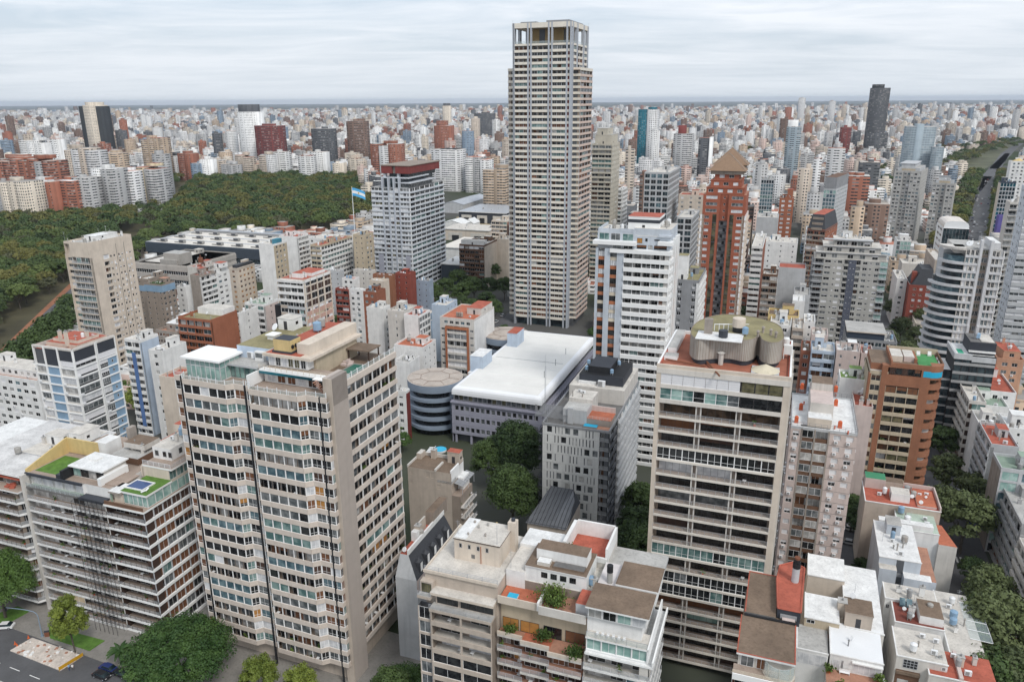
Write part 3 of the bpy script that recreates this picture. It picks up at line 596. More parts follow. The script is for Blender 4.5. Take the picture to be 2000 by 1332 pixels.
# ---------------------------------------------------------------- 2 the white roofed hall building with its two drums
def panel_office():
 z=19.2;o,w,d,_=rect((1056,790),z,None,885,1160);reserve(o-np.array([22,0]),w+26,d)
 b=B('office_building','long low office block with a white sheet metal roof and lilac grey walls',o,cat='office building',seed=4)
 F=Fr((-.5,-.5),(w+.5,-.5));S=Fr((w+.5,-.5),(w+.5,d))
 for fr in(F,S):
  n=int(fr.L/2.15);wins=[(1+i*(fr.L-2)/n+.3,1+(i+1)*(fr.L-2)/n-.3,1.15,2.95)for i in range(n)]
  punch(b,fr,3.6,3,4.1,'lilac',wins,{'dark':4,'grey':1.5,'curtw':.35},reveal=.3,mull=0,frame='frame_grey',ledge='lilac')
  m=MB();fr.box(m,-.25,fr.L+.25,-1,.7,15.9,16.4,'lilac');b.add('ledge',m)
  k=int(fr.L/1.9)
  for i in range(k):
   wm=MB();a=.6+i*(fr.L-1.2)/k;glaze(wm,fr,a,a+(fr.L-1.2)/k-.3,16.5,19,-1.5,b.rng.choice(('dark','grey','grey','olive')),b.rng,'frame_grey',mull=0);b.add('window',wm,fr.at(a,0,18),3,fr.n)
  m=MB();fr.box(m,0,fr.L,-2.4,-1.6,16.3,19.2,'midgrey');b.add('recess',m);m=MB();rail(m,fr,0,fr.L,.45,16.4,.9,'bars','lilac',3);b.add('railing',m)
  m=MB();fr.box(m,1.5,fr.L-1.5,-3,-2.2,0,3.6,'darkgrey');b.add('ground_floor',m)
  for i in range(int(fr.L/6)):m=MB();fr.box(m,1+i*6,1.7+i*6,-1,-.3,0,3.6,'lilac');b.add('column',m)
 W=b.mb('wall');W.prism([(1.6,2),(w-1.6,2),(w-1.6,d),(1.6,d)],0,19,'lilac');b.mb('wall').face([(-.5,-.5,3.6),(-.5,d,3.6),(w+.5,d,3.6),(w+.5,-.5,3.6)],'darkgrey');blank(b,Fr((-.5,d),(-.5,-.5)),0,16,'lilac')
 m=MB();rings=[(-.4,18.9),(-.4,20.0),(-.25,20.9),(.15,21.5),(.7,21.75),(1.5,21.8)]
 R=[[(q,q,h),(w-q,q,h),(w-q,d-q,h),(q,d-q,h)]for q,h in rings]
 for a,c in zip(R[:-1],R[1:]):
  for i in range(4):j=(i+1)%4;m.face([a[i],a[j],c[j],c[i]],'sheet_white')
 m.face(R[-1],'sheet_roof')
 for q in range(1,8):m.box(2.6,q*d/8-.03,21.8,w-2.6,q*d/8+.03,21.86,'roof_white')
 m.box(2.6,d*.48,21.8,w-2.6,d*.48+.12,21.95,'lightgrey');b.add('roof',m)
 for x,y in((w-5,d*.26),(w-5,d*.45),(w-5,d*.64)):flue(b,x,y,21.8,2.4,.12,'midgrey')
 # drums on the left
 def drum(px,py,wpx,nm):
  c=b.px(px,py,20.6);wc=b.world((c[0],c[1],20.6));r=wpx/2*float((wc-CAMP)@FW)/FPX
  m=MB();m.cyl(c[0],c[1],0,18.4,r-2.0,'glass_black',40);b.add('drum_core',m)
  for k in range(5):
   m=MB();z0=1.4+k*3.7;arcband(m,c[0],c[1],r-2.1,r-.05,0,2*math.pi,z0+1.3,z0+2.4,'drum_blue',40)
   b.add('drum_ring',m)
  m=MB();m.cyl(c[0],c[1],18.3,20.4,r,'drum_blue',48,top='drum_roof');m.cyl(c[0],c[1],20.4,20.62,r-.7,'drum_roof',48);m.cyl(c[0],c[1],20.6,21.6,r*.55,'drum_roof',8,.1)
  for i in range(8):t=i*math.pi/4;m.bar((c[0]+r*.55*math.cos(t),c[1]+r*.55*math.sin(t),20.66),(c[0]+(r-.8)*math.cos(t),c[1]+(r-.8)*math.sin(t),20.66),.07,'brown',4)
  for i in range(8):t=i*math.pi/4;m.bar((c[0]+r*.55*math.cos(t),c[1]+r*.55*math.sin(t),20.68),(c[0]+r*.55*math.cos(t+math.pi/4),c[1]+r*.55*math.sin(t+math.pi/4),20.68),.06,'brown',4)
  b.add('drum_roof',m)
  m=MB();m.prism([(c[0]+r*.4,c[1]-4),(1,c[1]-4),(1,c[1]+4),(c[0]+r*.4,c[1]+4)],0,19.4,'drum_blue','drum_roof');b.add('drum_link',m)
 drum(850,735,109,0);drum(988,650,92,1)
 for(x,y,ww,dd,hh,rf)in((943,727,5.2,10,6.0,'roof_white'),(1009,684,4.2,9.5,7.0,'roof_red')):
  c=b.px(x,y,20.5);hut(b,c[0]-ww,c[1],c[0],c[1]+dd,18.0,hh+2.6,'lightblue',rf,'lift_house');m=MB();m.box(c[0]-ww-.5,c[1]-1.5,19.5,c[0]+2.6,c[1]+dd+1,20.3,'roof_white');b.add('roof_deck',m)
 b.finish()
panel_office()
# the lattice mast in front of it
mm=MB();mp0=P(1064,905,0)
for i in range(4):
 cxx,cyy=(.28 if i in(0,3)else-.28),(.28 if i<2 else-.28);mm.bar((cxx,cyy,0),(cxx*.5,cyy*.5,36),.035,'metal',4)
for k in range(48):
 h=k*.75;q=.28*(1-h/72);mm.bar((-q,-q,h),(q,q,h+.75),.018,'metal',3);mm.bar((q,-q,h),(-q,q,h+.75),.018,'metal',3)
mm.bar((0,0,36),(0,0,40),.04,'metal',5);mm.bar((-1.2,0,29),(1.2,.3,29.4),.03,'metal',4)
single(mm,'radio_mast','thin grey lattice radio mast rising in front of the long white roof','radio mast',(mp0[0],mp0[1],0))
# ---------------------------------------------------------------- 3 white banded tower with orange panels
def banded_tower():
 o,w,d,z=rect((1308,498),None,240,1164,1323);reserve(o,w,d)
 b=B('apartment_tower','white banded tower with orange panels between pale piers, left of the grey annex',o,cat='apartment tower',seed=5)
 nf=int(z/2.95);fh=z/nf;F=Fr((0,0),(w,0));S=Fr((w,0),(w,d));g=w*.39
 b.mb('wall').prism([(1.8,1.8),(w-1.8,1.8),(w-1.8,d),(0.05,d),(0.05,1.8)],0,z,'lightgrey','roof_cream')
 P_=[(0,.035),(.125,.20),(.295,.39)]
 for a,c in P_:m=MB();F.box(m,a*w,c*w,-1.9,.35,0,z+1,'paleblue');b.add('pier',m,F.at(a*w,0,z/2),200,F.n)
 for a,c in((.035,.125),(.20,.295)):
  for k in range(nf):
   m=MB();zb=k*fh;q=b.rng.choice(('orange_panel','orange_panel','brown','orange_panel','frame_cream'));F.quad(m,a*w,c*w,zb,zb+1.15,-.25,q);b.add('panel',m,F.at((a+c)/2*w,0,zb),2,F.n)
   m=MB();glaze(m,F,a*w,c*w,zb+1.15,zb+fh,-.3,b.rng.choice(('dark','dark','curtw','shd','grey')),b.rng,'frame_dark',mull=2);b.add('window',m,F.at((a+c)/2*w,0,zb+2),4,F.n)
 kin={'open':4,'dark':2,'grey':2,'teal':.8,'shb':.8}
 gallery(b,F,0,nf,fh,band='white_clean',bh=1.35,pr=.75,dep=1.7,bays=5,pw=.1,kinds=kin,back='offwhite',s0=g,s1=w,same=.75,trans=.35)
 gallery(b,S,0,nf,fh,band='white_clean',bh=1.35,pr=.6,dep=1.5,bays=2,pw=.1,kinds=kin,back='offwhite',s0=0,s1=min(6.,d*.4),same=.7)
 for a in(d*.42,d*.72,d-1.2):m=MB();S.box(m,a,a+1.4,-1.5,.7,0,z+4,'white_clean');b.add('pier',m)
 gallery(b,S,0,nf,fh,band='orange_panel',bh=1.1,pr=.1,dep=1.,bays=2,pw=.1,kinds=kin,s0=d*.42+1.4,s1=d-1.2,back='darkgrey')
 # stepped penthouses
 m=MB();F.box(m,-.9,w*.55,-3,1.1,z+2.3,z+3.5,'white_clean');F.box(m,w*.2,w+.7,-3,1.0,z-.2,z+1.0,'white_clean');b.add('terrace',m)
 m=MB();m.box(.4,.8,z+.8,w*.5,d-.3,z+2.4,'lightgrey');m.box(w*.5,1.2,z+.8,w-.2,d-.3,z+5.3,'paleblue','roof_cream');m.box(.2,1.0,z+3.5,w*.52,d*.9,z+6.4,'paleblue','roof_cream');m.box(w*.3,.9,z+6.4,w*.5,1.2,z+7.4,'paleblue');m.box(.2,1.0,z+6.4,w*.52,1.25,z+7.2,'paleblue');m.box(.2,1.0,z+6.4,.5,d*.9,z+7.2,'paleblue');b.add('penthouse',m)
 for a,c,zz_,kd in((.02,.17,3.6,'teal'),(.18,.32,3.6,'grey'),(.34,.5,3.6,'teal'),(.21,.34,.9,'grey'),(.36,.5,.9,'dark')):
  m=MB();glaze(m,F,a*w+.3,c*w,z+zz_,z+zz_+2.2 if zz_>2 else z+2.3,-.95 if zz_>2 else-.75,kd,b.rng,mull=1);b.add('window',m,F.at(a*w,0,z),6,F.n)
 for a,c,h0,h1,kd in((.55,.62,3.0,4.6,'sho'),(.66,.69,3.6,4.6,'dark'),(.78,.85,4.0,4.4,'dark'),(.55,.68,1.2,2.4,'shb'),(.70,.76,1.2,2.4,'curt'),(.78,.95,1.2,2.4,'shb')):
  m=MB();glaze(m,F,a*w,c*w,z+h0,z+h1,-1.15,kd,b.rng,'frame_dark',mull=1);b.add('window',m,F.at(a*w,0,z),3,F.n)
 m=MB();F.box(m,w*.84,w+.8,-3,1.0,z+2.9,z+4.0,'white_clean');F.box(m,w*.84,w+.2,-3.2,-.2,z+5.3,z+5.9,'paleblue');b.add('balcony',m)
 m=MB();m.box(w*.5,2,z+5.3,w-.2,d-.3,z+7.6,'paleblue','roof_cream');b.add('penthouse',m)
 hut(b,w*.4,3.5,w*.82,d-3,z+6.4,4.6,'white_clean','roof_red',band='white_clean');m=MB();m.box(w*.4-.1,3.4,z+9.2,w*.82+.1,d-2.9,z+10.2,'charcoal');b.add('roof_hut',m)
 litter(b,.6,2,w*.38,d*.8,z+6.4,7,'paleblue',big=False);litter(b,w*.84,3,w-.5,d-1,z+7.6,4,'paleblue',big=False)
 b.finish()
banded_tower()
# ---------------------------------------------------------------- 4 wide beige tower on the right
def wide_tower():
 o,w,d,z=rect((1545,745),70,None,1283,None,25);reserve(o,w,d)
 b=B('apartment_tower','wide beige balcony tower with a lobed grey tank drum on its red tiled roof',o,cat='apartment tower',seed=11)
 F=Fr((.9,0),(w-1.2,0));fh=3.2;nf=19;z0=62.9-nf*fh
 b.mb('wall').prism([(.3,2.4),(w-.3,2.4),(w-.3,d),(.3,d)],0,z,'beige','roof_tile');L=F.L
 for k in range(nf):
  zb=z0+k*fh;q=b.rng.random();kf={'open':1}if(q<.80 or k in(nf-1,nf-2,nf-3))else({'dark':2,'teal':1,'grey':1.5}if k not in(nf-6,nf-7)else{'dark':2,'teal':1,'curtw':.4})
  dd=b.rng.choice(({'dark':4,'grey':1},{'shb':2,'brownglass':2,'dark':1},{'dark':3,'curt':.6,'grey':1},{'mint':1,'dark':2,'curtw':.5},{'shd':2,'dark':2}))
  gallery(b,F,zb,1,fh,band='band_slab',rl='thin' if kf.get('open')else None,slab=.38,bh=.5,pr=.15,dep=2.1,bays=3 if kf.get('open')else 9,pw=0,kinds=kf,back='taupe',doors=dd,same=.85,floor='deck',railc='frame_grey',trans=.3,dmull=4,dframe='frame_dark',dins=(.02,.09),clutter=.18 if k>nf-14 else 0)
 for a in(1/3,2/3):
  for e in(-.55,.35):m=MB();F.box(m,a*L+e,a*L+e+.26,-.5,-.2,z0,62.9,'offwhite');b.add('column',m,F.at(a*L,0,40),20,F.n)
 zt=62.9
 m=MB();F.box(m,0,L,-2,.15,zt-.3,zt+.55,'band_light');F.box(m,0,L,-2,.15,zt+2.9,zt+3.75,'band_light');F.box(m,-.9,L+1.2,-2.4,.2,69.0-.1,70.0,'band_light');b.add('balcony',m,F.at(L/2,0,66),60,F.n)
 for i in range(7):
  a=i*L*.66/7;m=MB();F.quad(m,a+.03,a+L*.66/7-.03,zt+3.75,69,.02,'shutter_white')
  for q in range(1,5):F.quad(m,a+.05,a+L*.66/7-.05,zt+3.75+q*.45,zt+3.78+q*.45,.03,'frame_grey')
  b.add('window',m,F.at(a,0,68),7,F.n)
 for i,kd in enumerate(('teal','mint','teal','dark','mint','teal','grey')):
  a=i*L*.66/7;m=MB();glaze(m,F,a,a+L*.66/7,zt+.55,zt+2.9,-.1,kd,b.rng,trans=.4,mull=0);b.add('window',m,F.at(a,0,65),7,F.n)
 for i in range(3):
  a=L*.67+i*L*.33/3
  for h0,h1 in((zt+3.75,69),(zt+.55,zt+2.9)):m=MB();glaze(m,F,a,a+L*.33/3-.08,h0,h1,-.02,('olive','dark')[h0<zt+2],b.rng,'frame_dark',mull=0,trans=.35);b.add('window',m,F.at(a,0,h0),7,F.n)
 W=b.mb('wall');W.prism([(0,-.1),(.9,-.1),(.9,2.6),(0,2.6)],0,z,'cream');W.prism([(w-1.2,-.1),(w,-.1),(w,2.6),(w-1.2,2.6)],0,z,'cream')
 S=Fr((w,0),(w,d));punch(b,S,0,24,z/24,'cream',[(4.5,5.3,1.1,2.2),(9,9.8,1.1,2.2),(14,16,.9,2.3),(20,22,.9,2.3)],K_MIX,ac=.2);blank(b,Fr((w,d),(0,d)),0,z,'cream')
 for a in(2.6,7.,11.6,18.):m=MB();S.box(m,a,a+.5,-.1,.35,0,z+.6,'offwhite');b.add('pier',m)
 Lf=Fr((0,d),(0,0));punch(b,Lf,0,24,z/24,'lightgrey',autowins(d,1.6,3.2,.8,2.3),{'teal':2,'dark':2},ac=.1)
 # roof
 m=MB();t=.35;m.box(0,-.1,69.9,w,t,70.75,'cream');m.box(w-t,t,69.9,w,d,70.75,'white_clean');m.box(0,d-t,69.9,w-t,d,70.75,'white_clean');m.box(0,t,69.9,t,d-t,70.75,'white_clean');m.box(t,t,70,t+.25,d-t,70.5,'roof_red');m.box(w-t-.25,t,70,w-t,d-t,70.5,'roof_red');b.add('parapet',m)
 pts=[b.px(x,y,71.0)for x,y in((1348,694),(1362,703),(1395,701),(1425,701),(1452,706),(1470,702),(1479,694),(1486,705),(1503,711),(1520,708),(1527,697),(1519,676),(1494,664),(1455,655),(1405,652),(1365,664),(1349,680))]
 sm=smooth(pts,6);cen=np.mean(np.array(sm),0);base_=[tuple(cen+(np.array(p)-cen)*.95)for p in sm]
 m=MB();m.prism(base_,70,71.0,'charcoal');m.prism(sm,71.0,75.4,'drum_panel','olive_roof',True);b.add('tank_drum',m)
 m=MB()
 for i in range(0,len(sm),1):p=np.array(sm[i]);q=np.array(sm[(i+1)%len(sm)]);m.bar((p[0],p[1],71.0),(p[0],p[1],75.45),.045,'taupe',4);m.bar((p[0],p[1],75.45),(q[0],q[1],75.45),.07,'taupe',4)
 b.add('drum_rim',m)
 lx=lambda x,y,h=75.4:b.px(x,y,h)
 c=lx(1425,662);m=MB();m.box(c[0]-6.5,c[1]-2.2,75.42,c[0]+2.5,c[1]+3.6,75.55,'roof_white');b.add('roof_sheet',m)
 c=lx(1383,652);m=MB();m.box(c[0]-.8,c[1]-.6,75.4,c[0]+.8,c[1]+.6,78.6,'concrete');b.add('chimney',m)
 c=lx(1442,648);m=MB();m.cyl(c[0],c[1],75.4,76.5,1.2,'black',14);m.cyl(c[0],c[1],76.5,78.3,1.3,'cream',14);b.add('water_tank',m)
 c=lx(1412,660);m=MB();m.cyl(c[0],c[1],75.5,77,.9,'charcoal',8);b.add('fan',m);tank(b,*lx(1455,656),75.4,.6,1.2,'skyblue')
 for x in np.linspace(1395,1440,6):c=lx(x,646);m=MB();m.bar((c[0],c[1],75.4),(c[0],c[1],76.9),.09,'metal_white',5);m.bar((c[0],c[1],76.8),(c[0]+2.2,c[1]+.6,76.8),.09,'metal_white',5);b.add('pipe',m)
 for x,y in((1490,650),(1505,655),(1480,658),(1515,660)):flue(b,*lx(x,y),75.4,1.2,.25,'concrete')
 c=b.px(1495,722,70.4);m=MB();m.box(c[0]-2.6,c[1]-2.0,70,c[0]+2.6,c[1]+2.3,70.3,'lightgrey');m.cyl(c[0],c[1],70.3,71.5,2.7,'cone_cream',24,.15);b.add('skylight_cone',m)
 flue(b,*b.px(1407,712,70),70,2.6,.5,'offwhite');c=b.px(1537,700,70);m=MB();m.box(c[0]-.8,c[1]-.6,71,c[0]+.8,c[1]+.6,72.9,'white');[m.box(c[0]+a-.1,c[1]+e-.1,70,c[0]+a+.1,c[1]+e+.1,71,'white')for a in(-.7,.7)for e in(-.5,.5)];b.add('chimney',m)
 m=MB();p,q,r,s_=[b.px(x,y,70.3)for x,y in((1300,702),(1378,716),(1378,706),(1405,734))];m.bar((*p,70.4),(*q,70.4),.16,'rustmetal',5);m.bar((*r,70.5),(*s_,70.3),.2,'rustmetal',5);b.add('pipe',m)
 m=MB();p=b.px(1300,700,70);m.box(.6,p[1]-1,70,3.2,p[1]+1.6,70.9,'white_clean','roof_grey');m.box(.6,p[1]+4,70,2.4,d-1,71.2,'white_clean','roof_grey');b.add('roof_hut',m)
 p=b.px(1545,682,70);tank(b,p[0]-1.2,p[1]+1,70,.8,1.5,'white');acbox(b,p[0]-2,p[1]+4,70,1.5)
 b.finish()
wide_tower()
# ---------------------------------------------------------------- 5 big beige zigzag tower, left foreground
def zigzag_tower():
 z=66.1;o,w,d,_=rect((638,777),67.0,None,340,772,None,None,-21.5);reserve(o,w,d)
 b=B('apartment_tower','big beige zigzag tower with a ribbed grey fin wall and a green rooftop pool',o,-21.5,'apartment tower',seed=21)
 fh=3.05;nf=20;z0=z-nf*fh;L=w/36.7
 kin={'open':5,'teal':.9,'blue':.9,'dark':1.2,'olive':.5,'grey':.8,'curtw':.4}
 dor={'dark':5,'curt':2,'shb':1,'grey':1}
 b.mb('wall').prism([(.3,1.75),(w-1.8,1.75),(w-1.8,d),(.3,d)],0,z-.1,'beige','deck')
 pl=[(0,.0),(2.6,.0),(3.3,-1.3),(14.0,-1.3),(15.2,-.1),(17.6,-.1),(18.1,-.1),(19.0,-.1),(19.8,-1.4),(31.0,-1.4),(32.2,-.2),(36.7,-.2)]
 pl=[(a*L,c)for a,c in pl];seg=[(0,1,1),(1,2,1),(2,3,5),(3,4,1),(4,5,1),(6,7,1),(7,8,1),(8,9,5),(9,10,1),(10,11,2)]
 for a,c,n in seg:
  fr=Fr(pl[a],pl[c]);kk=kin if n==5 else{'shb':.8,'sho':.25,'shd':.5,'curtw':.9,'teal':.7,'dark':1.6,'grey':1,'blue':.5}
  gallery(b,fr,z0,nf,fh,band='band_beige',bh=1.12,pr=.1,dep=1.15 if n==5 else 1.5,bays=n,pw=.13,kinds=kk,back='taupe',doors=dor,endw=False,same=.9 if n==5 else .75,mull=0 if n==5 else 1,dframe='frame_grey',dins=(.03,.12),floor='roof_brown',clutter=.25 if n==5 else 0,trans=.3 if n<5 else 0)  # recess walls and floors coloured darker to deepen the balcony shade
  m=MB();fr.box(m,0,fr.L,-.15,.1,z-.25,z+.9,'band_beige');b.add('parapet',m,fr.at(fr.L/2,0,z),10,fr.n)
  m=MB();rail(m,fr,0,fr.L,0,z+.9,.75,'glass','metal_white',1.9)
  for i in range(n+1):fr.box(m,fr.L*i/n-.06,fr.L*i/n+.06,-.06,.06,z+.9,z+2.0,'metal_white')
  b.add('railing',m,fr.at(fr.L/2,0,z),5,fr.n)
 for s_ in(1.9*L,17.85*L,35.2*L):m=MB();F0=Fr((0,-.1),(w,-.1));F0.box(m,s_-.16,s_+.16,-.2,.22,0,z+.9,'black');b.add('pilaster',m,F0.at(s_,0,40),60,F0.n)
 # end wall with its own corner windows
 S=Fr((w,0),(w,d));f0,f1=1.0,6.4
 gallery(b,Fr((w,-.2),(w,f0)),z0,nf,fh,band='band_beige',bh=1.12,pr=.08,dep=1.5,bays=1,pw=.1,kinds={'shb':1,'dark':2,'teal':1,'curtw':.6},back='offwhite',endw=False)
 m=MB();zt=z+4.3
 for i in range(14):
  a=f0+(f1-f0)*i/14;S.box(m,a,a+(f1-f0)/14*.62,-.5,.62,0,zt-5.5,'ribbed');S.box(m,a+(f1-f0)/14*.62,a+(f1-f0)/14,-.5,.5,0,zt-5.5,'ribbed');S.box(m,a,a+(f1-f0)/14*.62,-.5,.62,zt-5.5,zt,'ribbed_dark');S.box(m,a+(f1-f0)/14*.62,a+(f1-f0)/14,-.5,.5,zt-5.5,zt,'ribbed_dark')
 S.box(m,f0-.25,f0,-1.2,.7,0,zt+.1,'beige');S.box(m,f0,f1,-1.4,-.5,z-1,zt+.1,'ribbed');S.box(m,f1,f1+.3,-1.2,.3,0,zt-1,'brown');b.add('fin_wall',m)
 hz_=z+1.2;nr=nf
 gallery(b,Fr((w,f1+.3),(w,d)),hz_-nr*fh,nr,fh,band='band_beige',bh=1.0,pr=.25,dep=1.0,bays=6,pw=.12,mull=0,dframe='frame_grey',kinds={'open':7,'dark':1.2,'grey':1.2,'teal':.5},back='taupe',doors={'dark':5,'grey':2,'curt':.8,'sho':.5,'shb':1},same=.9,floor='roof_brown',dins=(.02,.1),clutter=.2)  # open bays: dark back wall and floor colours stand in for shade
 blank(b,Fr((w,d),(0,d)),0,hz_,'offwhite');blank(b,Fr((0,d),(0,0)),0,z,'beige')
 # terrace storey behind the front parapet, right half
 xm=17.85*L;zd=z+2.9
 m=MB();m.box(xm+.4,5.5,z-.05,w-.4,8.8,zd-.15,'white','deck');m.box(xm+.4,8.8,z-.05,w-9,d,zd-.15,'white');m.box(xm+.3,4.2,zd-.2,w-1.2,5.6,zd+.12,'white_clean');m.box(xm+.3,4.1,zd-.75,w-1.6,4.3,zd-.2,'glass_deepteal');b.add('terrace_storey',m)
 F5=Fr((xm+.4,5.5),(w-.4,5.5))
 for i,kd in enumerate(('curtw','shb','shb','curtw','shd','dark','curtw')):m=MB();a=.8+i*(F5.L-1)/7;glaze(m,F5,a,a+1.9,z+.1,z+2.35,.02,kd,b.rng,mull=1,blind=.9);b.add('window',m,F5.at(a,0,z+1),5,F5.n)
 m=MB();rail(m,Fr((xm+.3,4.25),(w-1.3,4.25)),0,w-xm-1.6,0,zd+.12,1.0,'bars','frame_cream',1.4);b.add('railing',m)
 m=MB();m.box(w-5.2,3.0,zd-.1,w-1.2,4.2,zd+.1,'white_clean')
 for i in range(9):m.box(w-4.2+i*.33,1.6,zd-.1-i*.3,w-3.85+i*.33,2.9,zd-.02-i*.3,'terracotta')
 b.add('stair',m)
 # pool deck level
 yd=9.0;m=MB();m.box(w-12,8.8,z-2,w-1.8,d,hz_-.25,'beige','roof_brown');m.box(w-1.8,f1+.3,hz_-.6,w-.05,d,hz_-.25,'beige','roof_brown');S.box(m,f1+.3,d,-.2,.25,hz_-.3,hz_+.95,'band_beige');b.add('pool_deck',m)
 m=MB();rail(m,Fr((w-.1,f1+.3),(w-.1,d)),0,d-f1-.3,0,hz_+.95,.9,'glass','metal_white',2.1)
 for i in range(10):y=f1+.4+(d-f1-.5)*i/9;m.box(w-.18,y-.07,hz_+.9,w-.04,y+.07,hz_+2.1,'metal_white')
 b.add('railing',m)
 c=b.px(655,720,hz_+.6);poolbox(b,w-5.0,f1+1.6,w-1.2,f1+11,hz_-.25,'pool_green','pavement',.75)
 # penthouse: cream slab roof, long cream block with red roof
 x0=xm+.6;zp=zd+.1
 m=MB();m.box(x0,7.0,zp,w-9,d*.62,zp+2.2,'white');m.box(w-9,9,hz_-.3,w-8.4,d-2,zp+2.3,'sand');m.box(x0-.8,6.2,zp+2.2,w-7.6,d-1,zp+2.75,'cream','cream');m.box(x0-.3,6.8,zp+2.75,w-10.5,14,zp+2.82,'roof_red');b.add('penthouse',m)
 F7=Fr((x0,7.0),(w-9,7.0));kd_=('curtw','dark','curtw','olive','olive','dark')
 for i,kd in enumerate(kd_):m=MB();a=.3+i*(F7.L-.4)/6;glaze(m,F7,a,a+(F7.L-.4)/6-.35,zp+.15,zp+2.05,.02,kd,b.rng,mull=1);b.add('window',m,F7.at(a,0,zp),6,F7.n)
 m=MB();m.box(w-12.2,8.2,zp+2.75,w-9.2,d-.5,zp+5.0,'cream','cream');m.box(w-16.5,10,zp+2.75,w-12.2,d-.5,zp+4.5,'cream','roof_red');b.add('penthouse',m)
 m=MB();m.box(w-8.3,d-6.5,hz_+2.4,w-2.6,d-1.5,hz_+2.65,'roof_brown');[m.box(x-.12,y-.12,hz_-.2,x+.12,y+.12,hz_+2.4,'darkbrown')for x in(w-8,w-3)for y in(d-6,d-2)];b.add('pergola',m)
 # yellow cooling plant on the roof
 c=b.px(556,690,zp+2.8);m=MB();m.box(c[0]-2.6,c[1],zp+3.2,c[0]+1.6,c[1]+3.4,zp+5.6,'yellow','charcoal');m.box(c[0]-2.9,c[1]-.3,zp+2.75,c[0]+1.9,c[1]+3.7,zp+3.2,'charcoal')
 for i in range(3):m.bar((c[0]+1.55,c[1]+.6+i*1.1,zp+4.2),(c[0]+1.75,c[1]+.6+i*1.1,zp+4.2),.42,'black',12)
 for i in range(5):m.box(c[0]-2.62,c[1]-.03,zp+3.4+i*.45,c[0]+1.62,c[1]+0,zp+3.44+i*.45,'sand')
 b.add('cooling_tower',m)
 for i in range(12):q=b.rng.uniform;flue(b,q(x0+1,w-17),q(13,d-2),zp+2.8,q(.6,1.6),.2)
 for i in range(6):q=b.rng.uniform;acbox(b,q(x0+1,w-14),q(12,d-2),zp+2.82,1.5)
 tank(b,w-14,18,zp+4.5,.9,1.6,'skyblue');tank(b,w-15,21,zp+4.5,.8,1.5,'tank_grey')
 # left penthouse, mint glass box under a white roof
 xa=1.6*L
 m=MB();m.box(xa,2.0,z-.05,xa+8.6*L,8.0,z+4.2,'frame_white');m.box(xa-.7,1.2,z+4.2,xa+9.2*L,9.5,z+4.6,'white_clean','white_clean');b.add('glass_house',m)
 Fg=Fr((xa,2.0),(xa+8.6*L,2.0));Sg=Fr((xa+8.6*L,2.0),(xa+8.6*L,8.0))
 for fr,n in((Fg,7),(Sg,4)):
  for i in range(n):
   a=fr.L*i/n
   for h0,h1 in((.15,2.75),(2.85,4.1)):m=MB();glaze(m,fr,a+.05,a+fr.L/n-.05,z+h0,z+h1,.03,'mint',b.rng,'frame_white' if i%3 else 'frame_grey',mull=0);b.add('window',m,fr.at(a,0,z+2),5,fr.n)
 m=MB();m.box(xa+8.6*L,5.0,z-.05,xm-.4,d-1,z+2.9,'frame_white');m.box(xa+8.6*L,4.0,z+2.9,xm-.1,8.5,z+3.3,'lightgrey','roof_grey');m.box(xa+8,8.5,z+2.9,xm-.2,d-1,z+5.9,'lightblue','olive_roof');m.box(xm-.35,1.0,z,xm-.05,d-1,z+2.6,'white_clean');b.add('penthouse',m)
 Fh=Fr((xa+8.6*L,5.0),(xm-.4,5.0))
 for i in range(6):m=MB();a=Fh.L*i/6;glaze(m,Fh,a+.04,a+Fh.L/6-.04,z+.1,z+2.7,.03,'mint' if i%3 else 'teal',b.rng,'frame_dark',mull=0);b.add('window',m,Fh.at(a,0,z+1),5,Fh.n)
 acbox(b,xa+10.5*L,8.2,z+3.3,1.7);m=MB();m.box(xm-3.4,7.6,z+3.3,xm-1.2,8.5,z+5.3,'white');m.face([(xm-3.2,7.58,z+4),(xm-1.4,7.58,z+4),(xm-1.4,7.58,z+5),(xm-3.2,7.58,z+5)],'glass_grey');b.add('dormer',m)
 m=MB();m.box(xm-5,14,z+5.9,xm-3.2,16,z+6.8,'white');m.box(xm-5.3,13.7,z+6.8,xm-2.9,16.3,z+7.0,'white_clean');b.add('skylight',m);dish(b,xa+9,20,z+5.9,.9);hut(b,xa+9,d-5,xa+13,d-1.5,z+5.9,2.6,'white','roof_cream')
 b.finish()
 def rest(mb,nm,lab,cat,p,zz_):q=b.world((p[0],p[1],zz_));single(mb,nm,lab,cat,(q[0],q[1],zz_),b.rz)
 m=MB();[m.bar((-1.6,0,1.4),(-.2,-.3,.5),.05,'black',4),m.bar((1.6,0,1.4),(.2,-.3,.5),.05,'black',4)];m.face([(-1.3,-.3,1.0),(0,-.5,.45),(0,.4,.5),(-1.3,.3,1.05)],'black');m.face([(0,-.5,.45),(1.3,-.3,1.0),(1.3,.3,1.05),(0,.4,.5)],'black');m.box(-1.7,-.1,0,-1.5,.1,1.45,'black');m.box(1.5,-.1,0,1.7,.1,1.45,'black')
 rest(m,'hammock','black hammock on its stand beside the green rooftop pool','hammock',(w-6.8,f1+2.2),hz_-.25)
 for i,(x,y)in enumerate(((w-7.2,d-9),(w-6.1,d-8.6),(w-7.0,d-7.4))):m=MB();m.box(-.7,-.6,0,.7,.6,.45,'palepink');m.box(-.7,.35,.45,.7,.6,.85,'palepink');q=b.world((x,y,0));single(m,'sofa','pale pink outdoor sofa on the deck behind the rooftop pool','sofa',(q[0],q[1],hz_-.24),b.rz+i*.7,'sofas on the pool deck')
zigzag_tower()
